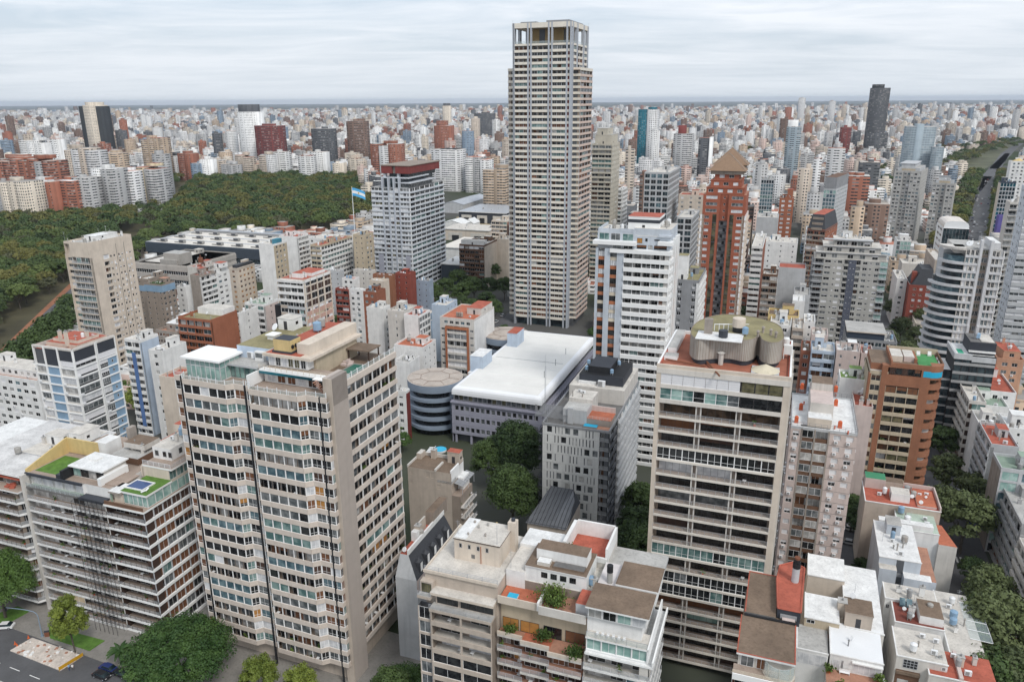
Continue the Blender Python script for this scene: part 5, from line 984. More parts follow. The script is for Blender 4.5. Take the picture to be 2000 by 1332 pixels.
 gallery(b,Fr((.7,1.0),(w-7.4,1.0)),z,1,fh,band='roof_dark',rl='glass',slab=.3,pr=1.0,dep=.8,bays=5,pw=0,kinds={'open':1},back='white',doors={'shw':3,'curtw':1},floor='roof_green')
 m=MB();m.box(-.1,-.6,0,.7,1.6,z+fh,'offwhite');b.add('pier',m)
 zl=z+fh;m=MB();m.box(.2,.6,zl-.3,w-7.2,1.0,zl+.3,'charcoal');m.box(w-7.2,-.6,z-.1,w-.1,1.6,z+.5,'charcoal');m.box(w-7.0,-.4,z-.2,w-.2,1.6,z+.1,'white','glass_mint');b.add('parapet',m)
 m=MB();m.box(.8,1.2,zl-.2,w*.42,12,zl+.06,'cream','deck');m.box(1.2,2.6,zl,w*.34,11,zl+.10,'lawn');b.add('roof_lawn',m)
 m=MB();m.prism([(-.2,1.2),(.15,1.2),(.15,13),(-.2,13)],zl-.2,[zl+.8,zl+.8,zl+3.9,zl+3.9],'yellow');m.box(-.2,13,zl,w*.4,13.4,zl+3.9,'yellow');m.box(w*.36,13.4,zl,w*.5,18,zl+4,'white');b.add('ochre_wall',m)
 m=MB();m.box(w*.44,1.3,zl-.1,w*.47,9,zl+2.2,'black');m.box(w*.48,4.0,zl-.2,w*.86,10.5,zl+2.5,'offwhite','roof_white');m.box(w*.46,3.2,zl+2.5,w*.88,11,zl+2.8,'white_clean','roof_white');m.box(w*.55,7,zl+2.8,w*.65,9,zl+3.2,'white');m.box(w*.38,1.3,zl,w*.43,5,zl+1.0,'charcoal');b.add('penthouse',m)
 f=Fr((w*.48,4.0),(w*.86,4.0))
 for i in range(4):m=MB();a=f.L*i/4;glaze(m,f,a+.05,a+f.L/4-.05,zl+.05,zl+2.3,.02,('mint','dark','curt','dark')[i],b.rng,'frame_dark');b.add('window',m,f.at(a,0,zl),4,f.n)
 m=MB();m.box(w*.86,2.0,zl-.2,w*.9,10,zl+1.6,'white_clean');m.box(w*.9,3,z+fh-.2,w+1.8,9,z+fh+.05,'deck');b.add('terrace',m)
 m=MB();m.box(w*.56,13,zl,w*.9,dR-1,zl+1.6,'brown','roof_grey');m.box(w*.62,16,zl+2.4,w*.88,21,zl+3.8,'offwhite','roof_brown');[m.box(x-.2,y-.2,zl+1.6,x+.2,y+.2,zl+2.4,'midgrey')for x in(w*.65,w*.85)for y in(16.5,20.5)];m.box(w*.5,20,zl,w*.55,22,zl+5.5,'concrete');b.add('plant_room',m);litter(b,w*.57,14,w*.88,23,zl+1.6,6,big=False);b.finish()
 # --- left end house
 o3=o2-u*34;w=33.8;b=B('apartment_building','leftmost balcony block with a wide white roof and red terrace cushions',o3,seed=43);z3=z-1.2
 b.mb('wall').prism([(0,1.5),(w,1.5),(w,dR+3),(0,dR+3)],0,z3+fh,'taupe','roof_white');n3=10;z00=z3-n3*fh
 gallery(b,Fr((w*.3,-1.3),(w-1.6,-1.3)),z00,n3,fh,band='white',rl='greyglass',slab=.4,pr=.2,dep=2.6,bays=5,pw=0,kinds={'open':1},back='taupe',doors={'dark':3,'curt':1,'shb':1},floor='deck',clutter=.6,railc='frame_dark')
 f=Fr((w-1.6,-1.3),(w-.2,.6));gallery(b,f,z00,n3,fh,band='white',rl='greyglass',slab=.4,pr=.2,dep=.6,bays=1,pw=0,kinds={'open':1},back='taupe',endw=False)
 m=MB();m.box(w*.3,-1.5,z3-.3,w-.3,1.8,z3+.1,'white','deck');m.box(w*.3,1.6,z3,w-.2,dR,z3+fh,'offwhite');m.box(w*.3,.2,z3+fh-.1,w-.1,dR+3,z3+fh+.3,'white_clean','roof_worn');m.box(w*.62,10,z3+fh+.3,w*.95,dR+2,z3+fh+.6,'lightgrey','roof_cream');b.add('roof',m);f=Fr((w*.3,1.55),(w-.2,1.55))
 for i in range(6):m=MB();a=f.L*i/6;glaze(m,f,a+.3,a+f.L/6-.4,z3+.1,z3+2.4,.05,('dark','curt','dark','dark','curtw','dark')[i],b.rng,'frame_white');b.add('window',m,f.at(a,0,z3),4,f.n)
 m=MB();f.box(m,f.L*.62,f.L*.98,0,1.4,z3+2.2,z3+2.4,'roof_red');b.add('awning',m)
 hut(b,w-11,16,w-6,20,z3+fh+.6,2.4,'white','roof_cream');hut(b,w-5,18,w-1,24,z3+fh+.6,3.0,'white','roof_cream');litter(b,w-14,8,w-2,24,z3+fh+.3,10,big=False);b.finish()
 for i,x in enumerate((w-5.2,w-3.6,w-4.4)):m=MB();m.box(-.6,-.4,0,.6,.4,.4,'roof_red');m.box(-.6,.3,.4,.6,.4,.75,'roof_red');q=b.world((x,-.2+(.9 if i==2 else 0),0));single(m,'sofa','red cushioned sofa on the wooden terrace under the red awning','sofa',(q[0],q[1],z3+.1),b.rz+i*.5,'red terrace sofas')
left_row()
# ---------------------------------------------------------------- 11 blue and white framed tower, left
def framed_tower():
 o,w,d,z=rect((140,684),50.4,None,62,223);reserve(o,w,d)
 b=B('apartment_tower','white framed tower with pale blue wall panels and a red roof',o,cat='apartment tower',seed=51);fh=5.05/2*1.18;nf=15;fh=(z-6.2)/nf;zt=z-6.2
 b.mb('wall').prism([(.3,.5),(w-.5,.5),(w-.5,d-.2),(.3,d-.2)],0,z-1.2,'darkgrey','roof_red');F=Fr((0,0),(w,0));S=Fr((w,0),(w,d));BL='skyblue'
 def cols(fr,xs):
  for a in xs:m=MB();fr.box(m,max(0,a-.28),min(fr.L,a+.28),-.5,.12,0,z,'white_clean');b.add('frame_column',m,fr.at(a,0,25),20,fr.n)
  for k in range(nf+1):m=MB();fr.box(m,0,fr.L,-.45,.06,k*fh-.22,k*fh+.22,'white_clean');b.add('frame_beam',m,fr.at(fr.L/2,0,k*fh),5,fr.n)
  m=MB();fr.box(m,0,fr.L,-.5,.1,z-.5,z+.15,'offwhite');b.add('parapet',m)
 fx=[0,w*.28,w*.62,w];sx=[0,d*.52,d];cols(F,fx);cols(S,sx+[d*.54])
 for k in range(nf):
  zb=k*fh+.22;h=zb+fh-.44
  for(fr,a,c,kd)in((F,fx[0]+.28,fx[1]-.28,'w'),(F,fx[1]+.28,fx[2]-.28,'b'),(F,fx[2]+.28,fx[3]-.28,'w'),(S,.28,sx[1]-.28,'W'),(S,d*.54+.28,d*.76,'W'),(S,d*.76,d-.28,'b')):
   m=MB()
   if kd=='b':
    fr.quad(m,a,c,zb,h,-.22,BL)
    if fr is S and b.rng.random()<.6:glaze(m,fr,(a+c)/2-.3,(a+c)/2+.3,zb+.8,zb+1.7,-.18,'dark',b.rng,mull=0)
    b.add('wall_panel',m,fr.at(a,0,zb),6,fr.n)
   else:
    fr.quad(m,a,c,zb,zb+.55,-.25,'black' if kd=='W' else 'offwhite');n=4 if kd=='W' else 3
    glaze(m,fr,a,c,zb+.55,h-.16,-.22,b.rng.choice(('shw','shw','curtw','grey'))if kd=='W' else b.rng.choice(('curt','grey','curtw','shw')),b.rng,mull=n-1,fw=.09);fr.quad(m,a,c,h-.16,h,-.2,'blue_strip')
    b.add('window',m,fr.at(a,0,zb),6,fr.n)
    if b.rng.random()<.5:m=MB();fr.box(m,a+.2,a+1.1,-.1,.35,zb+.05,zb+.6,'metal_white');b.add('air_conditioner',m,fr.at(a,0,zb),.6,fr.n)
 for fr,a,c in((F,fx[1],fx[2]),(F,fx[2],fx[3]),(S,0,sx[1]),(S,d*.54,d)):
  m=MB();lo=zt+2.2 if not(fr is F and a==fx[1])else zt+.3;fr.quad(m,a+.3,c-.3,lo,z-.4,-.15,'charcoal');b.add('dark_panel',m,fr.at(a,0,z),20,fr.n)
  if lo>zt+1:m=MB();glaze(m,fr,a+.3,c-.3,zt+.4,lo,-.2,'shw',b.rng,mull=3);b.add('window',m,fr.at(a,0,z),8,fr.n)
 m=MB();m.box(1.5,3.6,z-1.2,w-2,d-1,z+.2,'cream','roof_red');m.box(3,5,z+.2,w-3,d-3,z+1.2,'cream','roof_red');b.add('roof',m)
 for a,e,h in((.35,.3,4),(.62,.2,4.6),(.75,.55,3.4),(.5,.5,1.5)):stack(b,w*a,d*e,z-.4,.9,.8,h,'cream')
 litter(b,2,4,w-3,d-2,z+.2,5,'cream',big=False);blank(b,Fr((w,d),(0,d)),0,z,'offwhite');blank(b,Fr((0,d),(0,0)),0,z,'offwhite');b.finish()
framed_tower()
# ---------------------------------------------------------------- 12 cream tower at the park edge
def park_tower():
 o,w,d,z=rect((170,478),62,None,124,256);reserve(o,w,d);b=B('apartment_tower','tall cream tower at the park edge with a blank corner wall',o,cat='apartment tower',seed=52)
 fh=2.86;nf=19;z0=z-6.0-nf*fh;W='cream';F=Fr((0,0),(w,0));S=Fr((w,0),(w,d));b.mb('wall').prism([(.2,1.5),(w-1.2,1.5),(w-1.2,d),(.2,d)],0,z-.1,W,'roof_grey')
 gallery(b,Fr((w*.25,0),(w,0)),z0,nf,fh,band='cream',rl='greyglass',slab=.2,pr=.5,dep=1.4,bays=4,pw=.1,kinds={'open':4,'teal':1,'grey':1},back='offwhite',doors={'dark':3,'teal':1,'grey':2});blank(b,Fr((w*.22,0),(w,0)),z-6,z,W);blank(b,Fr((w*.25,0),(w,0)),0,z0,W)
 punch(b,Fr((-1.4,.8),(w*.25,.8)),z0,nf,fh,W,[(1.2,w*.25+.9,.9,2.3)],{'curtw':1,'grey':2,'teal':1,'dark':1});b.mb('wall').prism([(-1.4,1.1),(w*.25,1.1),(w*.25,d-1),(-1.4,d-1)],0,z-5,W,'roof_cream');blank(b,Fr((-1.4,.8),(w*.25,.8)),z-6,z-5,W)
 blank(b,Fr((w,0),(w,d*.30)),0,z,W);A=lambda a,c:Fr((w,d*a),(w,d*c))
 gallery(b,A(.30,.42),z0,nf,fh,band=W,bh=1.1,pr=.25,dep=1,bays=1,pw=.1,kinds={'open':1,'dark':1,'curtw':1,'teal':.5},back=W)
 fr=A(.42,1);ws=[(fr.L*a,fr.L*a+.85,1.1,2.2)for a in(.06,.19,.38,.51,.70,.83)];punch(b,fr,z0,nf,fh,W,ws,{'dark':2,'shw':1.5,'curtw':.5},ac=.3);blank(b,A(.30,1),z-6,z,W);blank(b,A(.30,1),0,z0,W)
 m=MB();[fr.box(m,fr.L*a,fr.L*a+.12,0,.08,0,z-2,'roof_dark')for a in(.32,.64)];b.add('downpipe',m);blank(b,Fr((w,d),(0,d)),0,z,W);blank(b,Fr((0,d),(0,0)),0,z,W)
 roofing(b,[(0,0),(w,0),(w,d),(0,d)],z,'roof_grey',W,.7);litter(b,.5,.5,w-.5,d-.5,z,16,'white');hut(b,w*.3,d*.3,w*.8,d*.75,z,2.2,'white','roof_white');antenna(b,.5,.5,z,5);antenna(b,w*.7,d*.6,z+2,4,'metal_white');b.finish()
park_tower()
# ---------------------------------------------------------------- 13 roofs at the lower right
def brown_roof_block():
 z=38.;k=P(1500+60,1294,z);o,w,d,_=rect((1553,1294),z,None,1443,None,17);reserve(o,w+4,d+8)
 b=B('apartment_building','block with brown felt roofs edged in red beside the wide beige tower',o,seed=61);fh=3.;zt=z-fh;b.mb('wall').prism([(0,.5),(w,.5),(w,d),(0,d)],0,z-.1,'offwhite','roof_brown')
 n=10;gallery(b,Fr((-.6,-2.6),(w+.2,-2.6)),zt-n*fh,n,fh,band='white',bh=1.05,pr=.1,dep=2.4,bays=3,pw=.1,kinds={'open':1,'teal':.4},back='brick',floor='deck');m=MB();m.box(-.6,-2.7,zt-.3,w+.2,.6,zt+.05,'white','deck');m.box(-.6,-2.8,zt-.3,w+.2,-2.6,zt+.8,'white_clean');rail(m,Fr((-.6,-2.5),(w+.2,-2.5)),0,w+.8,0,zt+.7,.6,'bars','frame_cream');b.add('terrace',m)
 f=Fr((0,.48),(w,.48))
 for a,c,kd in((.4,2.4,'grey'),(2.8,w*.5,'shb')):m=MB();glaze(m,f,a,c,zt+.1,zt+2.4,.02,kd,b.rng);b.add('window',m,f.at(a,0,zt),5,f.n)
 m=MB();arcband(m,w*.74,.5,2.2,2.35,math.pi,2*math.pi,zt+.05,zt+2.5,'rail_glass',12);arcband(m,w*.74,.5,0,2.45,math.pi,2*math.pi,zt+.02,zt+.16,'cream',12);[m.bar((w*.74+2.28*math.cos(t),.5+2.28*math.sin(t),zt),(w*.74+2.28*math.cos(t),.5+2.28*math.sin(t),zt+2.5),.06,'frame_cream',5)for t in np.linspace(math.pi,2*math.pi,5)];b.add('bow_window',m,(w*.74,0,zt),8)
 m=MB();m.box(-.3,-.5,z-.35,w+.1,d*.55,z,'white','roof_brown');[m.box(*q,'roof_red')for q in((-.3,-.5,z,w+.1,-.32,z+.08),(-.3,-.32,z,-.12,d*.55,z+.08),(w-.08,-.32,z,w+.1,d*.55,z+.08))];m.box(.2,d*.57,z-.1,w*.62,d+5,z+.5,'roof_dark','roof_brown');[m.box(*q,'roof_red')for q in((.2,d*.57,z+.5,.38,d+5,z+.58),(.38,d+4.8,z+.5,w*.62,d+5,z+.58))];m.box(.2,d*.545,z,w,d*.565,z+.3,'black');b.add('roof',m)
 x0=w*.64;pts=[(x0,d*.62),(w+.6,d*.62),(w+1.2,d+7.2),(w*.9,d+8.4),(x0,d+6.6),(x0-.4,d+2)];m=MB();m.prism(pts,z-1,z+1.8,'charcoal','roof_red')
 for i in range(6):p,q=np.array(pts[i]),np.array(pts[(i+1)%6]);m.bar((p[0],p[1],z+1.85),(q[0],q[1],z+1.85),.17,'roof_red',5)
 b.add('red_roof',m);m=MB();m.cyl(w-.4,d+2.4,z+1.8,z+4.6,.62,'lightgrey',14);m.cyl(w-.4,d+2.4,z+4.6,z+5.6,.66,'black',14);m.cyl(w-.4,d+2.4,z+5.7,z+6.3,.55,'black',14);m.cyl(w-.4,d+2.4,z+6.3,z+6.7,.5,'rustmetal',10);b.add('chimney',m)
 m=MB();m.box(w*.7,d*.6,z+.2,w+.1,d*.62,z+.9,'midgrey');m.box(w*.74,d*.56,z+.4,w*.98,d*.6,z+.5,'palepink');b.add('bench_box',m);b.finish()
brown_roof_block()
def white_roofs():
 # low houses with white membrane roofs
 def house(lab,K,z,xl,xr=None,d=None,wall='cream',roof='roof_white',slope=0.,par='white',lit=0,wins=(),seed=1,w=None):
  o,w,d,_=rect(K,z,None,xl,xr,d,w);reserve(o,w,d);b=B('house',lab,o,cat='house',seed=seed);b.mb('wall').prism([(0,0),(w,0),(w,d),(0,d)],0,[z,z,z+slope,z+slope],wall,roof)
  m=MB();m.prism([(-.1,-.1),(w+.1,-.1),(w+.1,.15),(-.1,.15)],z-.1,z+.12,par);m.prism([(-.1,.15),(.15,.15),(.15,d),(-.1,d)],z-.1,[z+.12,z+.12,z+slope+.12,z+slope+.12],par);b.add('parapet',m);f=Fr((0,0),(w,0))
  for a,c,h0,h1,kd in wins:m=MB();glaze(m,f,a*w,c*w,z-h0,z-h1,.02,kd,b.rng,'frame_white',mull=4 if(c-a)>.3 else 1);b.add('window',m,f.at(a*w,0,z),3,f.n)
  if lit:litter(b,.5,.5,w-.5,d-.5,z+slope*.5+.1,lit,wall,big=False)
  return b,w,d
 b,w,d=house('tan walled house with a white membrane roof behind the red roof',(1650,1135),25.5,1578,None,6.5,slope=1.2,seed=71);b.finish()
 b,w,d=house('large house with a sloping white membrane roof below the vented block',(1727,1240),24.0,1652,None,21,wall='offwhite',slope=.8,seed=72);p=b.px(1686,1232,24);hut(b,p[0]-3.4,p[1]+.5,p[0]+1.4,p[1]+5.5,24,3.0,'beige','roof_brown');stack(b,p[0]-4.6,p[1]+3,24,1.6,1.8,3.2,'cream');antenna(b,2,d*.5,24.4,3);dish(b,p[0]-2,p[1]+5,27.2,.6);b.finish()
 b,w,d=house('yellow walled house with a white roof and one small black window',(1640,1218),25.0,1572,None,7,wall='sand',slope=.9,seed=73,wins=((.06,.30,1.1,.3,'dark'),));m=MB();m.box(w*.15,-1.2,19,w*1.0,0,22.2,'sand','rust');b.add('lean_to',m);b.finish()
 b,w,d=house('house with a grey flat roof and curtained terrace doors by the brown roof',(1618,1278),23.0,1556,None,7.5,wall='white',roof='roof_grey',seed=74,wins=((.05,.97,3.0,.6,'curtw'),));b.finish()
 b,w,d=house('house with a ribbed white metal roof over a pink tiled terrace',(1726,1298),23.4,1622,None,9,wall='white',roof='metal_white',slope=.7,seed=75,wins=((.05,.2,3,1,'curtw'),(.22,.27,3,.9,'dark'),(.45,.97,3.0,.9,'curtw')))
 m=MB();m.box(-.5,-7,18,w+.3,-.02,20.2,'offwhite','terracotta');m.box(-.5,-7.3,18,w+.3,-7,21.2,'white');m.box(w+.1,-7,18,w+.4,0,21,'white');b.add('terrace',m);m=MB();m.box(w*.42,-.5,22.6,w,0,22.85,'white_clean');b.add('canopy',m);flue(b,w*.35,3,23.6,1.3,.12,'midgrey');dish(b,w*.42,4.5,23.7,.35);b.finish()
 for i,(a,e)in enumerate(((.95,-1.0),(.0,-1.2),(.2,-5))):
  m=MB();m.cyl(0,0,0,.45,.3,'orange_ceramic',10);[leafcard(m,b.rng,b.rng.gauss(0,.42),b.rng.gauss(0,.42),.5+abs(b.rng.gauss(.4,.35)),.36,'leaf_plant')for _ in range(110)];q=b.world((w*a,e,0));single(m,'potted_shrub',('potted shrub at the right end of the pink tiled terrace','potted shrub by the curtained doors on the pink tiled terrace','potted shrub at the front edge of the pink tiled terrace')[i],'shrub',(q[0],q[1],20.2))
 m=MB();m.box(-.9,-.2,.38,.9,.2,.44,'frame_white');m.box(-.9,.16,.44,.9,.22,.95,'frame_white');[m.box(x-.04,-.18,0,x+.04,.18,.38,'frame_white')for x in(-.8,.8)];q=b.world((w*.3,-.8,0));single(m,'garden_bench','white slatted bench against the white wall of the pink terrace','bench',(q[0],q[1],20.2),b.rz)
 # blue grey stepped house and its neighbours further back
 b,w,d=house('pale blue grey house with a deep open light well in its front wall',(1800,1100),20.5,1718,None,17,wall='paleblue',roof='roof_white',seed=76);m=MB()
 m.box(w*.42,-.02,1,w*.6,.1,20.4,'darkgrey');[m.box(w*.42,-.06,4+i*3,w*.6,0,5+i*3,'midgrey')for i in range(5)];m.box(w*.0,-2.2,0,w*.42,0,18.8,'paleblue','roof_cream');m.box(w*.6,-2.6,0,w*1.25,0,17.6,'paleblue','roof_white');m.box(w*1.0,0,0,w*1.42,d-2,16.2,'paleblue','terracotta');m.box(w*1.25,-3.4,0,w*1.7,2,11.5,'paleblue','roof_white');b.add('wing',m);litter(b,.5,1,w-.6,d-1,20.5,9,'paleblue');b.finish()
 b,w,d=house('flat house with a pale green roof beside the street trees',(1835,1045),19.0,1755,None,10,wall='white',roof='roof_mint',seed=77,lit=8);m=MB();m.box(-4.5,.5,15,w*.85,2.6,20.4,'white','roof_white');b.add('roof_ridge',m);m=MB();m.prism([(w,-1),(w+4,-1),(w+2,9),(w,9)],0,17,'offwhite','roof_orange');b.add('wing',m);b.finish()
 b,w,d=house('pinkish house crowded with red roof terraces and a green lean-to',(1838,1000),20.5,1690,None,12,wall='beige',roof='roof_red',seed=78,lit=14);m=MB();m.box(0.3,d-4,20.5,w*.3,d,23.4,'palepink','roof_astro');m.box(w*.3,d-3,20.5,w*.55,d,22.6,'beige','roof_brown');m.box(w*.7,1,20.5,w*.95,d-2,21.0,'palepink','roof_orange');m.box(w*.35,2,20.5,w*.6,6,22.8,'white','roof_cream');b.add('roof_room',m);b.mb('parapet').prism([(0,d-.3),(w,d-.3),(w,d),(0,d)],20,21.6,'palepink');b.mb('parapet').prism([(w-.3,0),(w,0),(w,d),(w-.3,d)],20,21.6,'palepink');b.finish()
 b,w,d=house('cream roofed pair of low houses behind the white membrane roof',(1832,1186),20.5,1729,None,6,wall='white',roof='roof_cream',seed=79,wins=((.03,.1,2.4,1.4,'dark'),(.16,.3,2.6,1.6,'dark'),(.45,.5,2.4,1.6,'shb')),lit=4);b.finish()
 b,w,d=house('white house with a maroon roof and solar heaters',(1845,1232),20.0,1748,None,7,wall='white',roof='roof_maroon',seed=80,lit=6);m=MB();m.box(w*.5,1,20,w*.98,d,21.8,'white','roof_brown');b.add('roof_room',m);m=MB();[m.prism([(w*.15+i*1.3,d-1.6),(w*.15+i*1.3+1.1,d-1.6),(w*.15+i*1.3+1.1,d-.3),(w*.15+i*1.3,d-.3)],20.2,[20.6,20.6,21.5,21.5],'glass_blue')for i in range(2)];b.add('solar_panel',m);b.finish()
 b,w,d=house('cream house with a barred window grid above a dark courtyard',(1852,1300),20.5,1752,None,9,wall='offwhite',roof='roof_cream',seed=81,lit=6);f=Fr((0,-.02),(w,-.02));m=MB();f.quad(m,w*.14,w*.42,18.2,20,0,'black');[f.box(m,w*.14+i*w*.07,w*.14+i*w*.07+.09,0,.05,18.2,20,'frame_grey')for i in range(5)];[f.box(m,w*.14,w*.42,0,.05,18.2+i*.6,18.28+i*.6,'frame_grey')for i in range(4)];b.add('window',m,f.at(w*.3,0,19),6,f.n)
 m=MB();f.quad(m,w*.02,w*.5,12,17.6,.01,'brown');f.box(m,w*.02,w*.5,0,.4,16.8,17.4,'roof_brown');f.quad(m,w*.08,w*.3,13,15.5,.03,'curtain');b.add('courtyard_front',m);b.finish()
 b,w,d=house('low house with red tiled roof terraces and a barbecue chimney',(1950,1345),19.0,1815,None,8,wall='offwhite',roof='roof_red',seed=82,lit=8);stack(b,w*.45,4,19,1.2,1,2,'cream');m=MB();m.box(w*.44,0,19,w*.5,d,19.6,'palepink');b.add('roof_wall',m);b.finish()
 b,w,d=house('narrow white house with a pale green glass canopy over the street',(1928,1290),15.0,1855,None,22,wall='white',roof='roof_cream',seed=83,lit=7);m=MB();m.face([(w*.7,6,15.2),(w+2.2,6,15.0),(w+2.2,19,15.0),(w*.7,19,15.2)],'rail_glass');[m.bar((w*.7,6+i*3.2,15.25),(w+2.2,6+i*3.2,15.05),.07,'metal_white',4)for i in range(5)];m.bar((w+2.2,6,15.05),(w+2.2,19,15.05),.07,'metal_white',4);[m.bar((w+2.2,y,12),(w+2.2,y,15),.06,'metal_white',4)for y in(6,12.5,19)];b.add('canopy',m);b.finish()
white_roofs()
# ---------------------------------------------------------------- 14 houses in front of the drums
def pool_roof_house():
 z=30.0;o,w,d,_=rect((881,925),z,None,796,905);reserve(o,w+6,d);b=B('apartment_building','pinkish house with a blue splash pool and loungers on its brown roof',o,seed=91);W='beige'
 F=Fr((0,0),(w,0));f2=[(w*.06,w*.10,1.0,2.0),(w*.42,w*.50,.8,2.4),(w*.53,w*.61,.8,2.4)];punch(b,F,z-3,1,3,W,f2,{'shd':1},mull=0,frame='frame_dark');punch(b,F,z-6,1,3,W,[(w*.06,w*.10,1.2,2.1),(w*.66,w*.76,.9,2.2)],{'curt':1,'dark':1},mull=0);punch(b,F,z-9,1,3,W,[(w*.82,w*.91,.7,2.3)],{'dark':1});blank(b,F,0,z-9,W);blank(b,Fr((0,d),(0,0)),0,z,W);blank(b,Fr((w,d),(0,d)),0,z,W)
 b.mb('wall').prism([(.1,.1),(w-.2,.1),(w-.2,d),(.1,d)],0,z-.1,W,'roof_brown');b.mb('roof').face([(0,0,z),(w,0,z),(w,d,z),(0,d,z)],'roof_brown')
 S=Fr((w,0),(w,d));blank(b,S,z-3,z,'white');m=MB();m.box(w,0,0,w+2.4,d,z-6.2,'taupe','deck');m.box(w,4,z-6.2,w+1.6,d,z-3,'white','roof_white');b.add('wing',m)
 gallery(b,Fr((w+2.5,0),(w+2.5,d)),3,7,2.95,band='offwhite',rl='greyglass',pr=1.2,dep=.5,bays=5,pw=0,kinds={'open':1},back='brown',railc='frame_dark',clutter=.5,endw=False)
 m=MB();Q='offwhite';m.box(-.1,-.1,z-.1,.2,d,z+.6,Q);m.box(.2,d-.3,z-.1,w,d,z+.9,Q);m.box(w*.62,-.12,z-.1,w*.66,d*.6,z+.5,Q);m.box(w*.68,0,z-3.1,w,d*.4,z-2.4,'white');b.add('parapet',m)
 m=MB();m.box(w-.3,0,z-2,w+.1,d*.62,z+.7,'white_clean');b.add('parapet',m)
 p=b.px(860,880,z);m=MB();m.cyl(p[0],p[1],z,z+.5,1.7,'white',20,top='cyan');b.add('splash_pool',m);hut(b,w*.72,d*.7,w-.1,d-.2,z-.1,3.2,W,'roof_red');stack(b,w*.3,d-1.6,z,1.3,1.3,2.4,W);m=MB();m.box(.2,d-3,z,1.5,d-.3,z+1.6,W,'roof_cream');b.add('roof_room',m)
 m=MB();m.face([(w+.2,1.2,z-3.2),(w+2.6,1.2,z-3.8),(w+2.6,9,z-3.8),(w+.2,9,z-3.2)],'midgrey');[m.bar((w+.2,1.2+i*1.3,z-3.15),(w+2.6,1.2+i*1.3,z-3.75),.06,'lightgrey',4)for i in range(7)];[m.bar((w+2.5,y,z-6.2),(w+2.5,y,z-3.8),.06,'frame_grey',4)for y in(1.3,5,8.9)];b.add('pergola',m);b.finish()
 for i in range(4):m=MB();lounger(m,0,0,0,.3);q=b.world((p[0]-2.2-i*.1,p[1]-2.2+i*.9,0));single(m,'sun_lounger','white lounger beside the round blue splash pool on the brown roof','sun lounger',(q[0],q[1],z),b.rz,'white loungers round the splash pool')
pool_roof_house()
def mansard_house():
 z=26.;o,w,d,_=rect((812,1096),z,None,770,886);reserve(o,w,d);b=B('house','house with a black slate mansard roof and white dormers',o,cat='house',seed=92);b.mb('wall').prism([(0,0),(w,0),(w,d),(0,d)],0,z-5,'lightgrey','roof_cream')
 m=MB();a=[(0,0,z-5),(w,0,z-5),(w,d,z-5),(0,d,z-5)];c=[(.6,1.6,z),(w-2.6,1.6,z),(w-2.6,d,z),(.6,d,z)]
 m.face([a[0],a[1],c[1],c[0]],'lightgrey');m.face([a[1],a[2],c[2],c[1]],'slate');m.face([a[3],a[0],c[0],c[3]],'lightgrey');m.face([a[2],a[3],c[3],c[2]],'lightgrey');m.face(c,'roof_red');b.add('mansard_roof',m)
 for i in range(5):y=3+i*(d-6)/4;m=MB();m.box(w-1.6,y-.8,z-4.4,w-.2,y+.8,z-1.9,'slate','slate');m.cyl(w-.9,y,z-1.9,z-1.3,.8,'slate',8,.2);m.face([(w-.18,y-.5,z-4.2),(w-.18,y+.5,z-4.2),(w-.18,y+.5,z-2.1),(w-.18,y-.5,z-2.1)],'white_clean');b.add('dormer',m)
 f=Fr((w,0),(w,d));punch(b,Fr((w+.05,0),(w+.05,d)),z-8,1,3,'palepink',autowins(d,1.3,2.8,.2,2.4),{'shw':2,'sho':.5,'curtw':1})
 m=MB();m.box(w-2.9,1.6,z,w-2.5,d,z+1.2,'white');m.box(.6,d*.35,z,w-3.2,d*.42,z+2.3,'white');m.box(.6,d*.72,z,w-2.6,d+2,z+3.4,'taupe','roof_brown');m.box(.8,d*.5,z,w-4,d*.66,z+3,'beige','roof_cream');b.add('roof_room',m);stack(b,.7,d*.42,z,1.3,1.3,3,'beige');tank(b,2,d*.45,z,.7,1.4);dish(b,1.4,2.2,z,.6);b.finish()
mansard_house()
m=MB();o_,w_,d_,z_=rect((1105,1012),22,None,1030,None,14);m.prism([(0,0),(w_,0),(w_,d_),(0,d_)],0,z_-3,'beige');m.face([(-.3,-.5,z_-3),(w_*.55,-.5,z_-3),(w_*.8,d_,z_+.5),(w_*.2,d_,z_+.5)],'slate_rib');m.face([(w_*.55,-.5,z_-3),(w_+.3,-.5,z_-3),(w_,d_*.6,z_),(w_*.8,d_,z_+.5)],'slate_rib');m.face([(-.3,-.5,z_-3),(w_*.2,d_,z_+.5),(0,d_,z_-3)],'slate_rib');m.face([(w_+.3,-.5,z_-3),(w_,d_,z_-3),(w_*.8,d_,z_+.5),(w_,d_*.6,z_)],'slate')
for i in range(26):x=-.3+i*(w_*.85)/26;m.bar((x,-.5,z_-2.95),(w_*.2+i*w_*.6/26,d_,z_+.55),.05,'slate',3)
single(m,'house','house with a ribbed dark grey roof behind the foreground row','house',(o_[0],o_[1],0),RAD(GRID));reserve(o_,w_,d_)
# ---------------------------------------------------------------- middle distance buildings, one line each
SK=K_MIX
def mid(label,K,xl,front,right,wall,**k):return plain(label,K,xl,front,right,wall,**k)
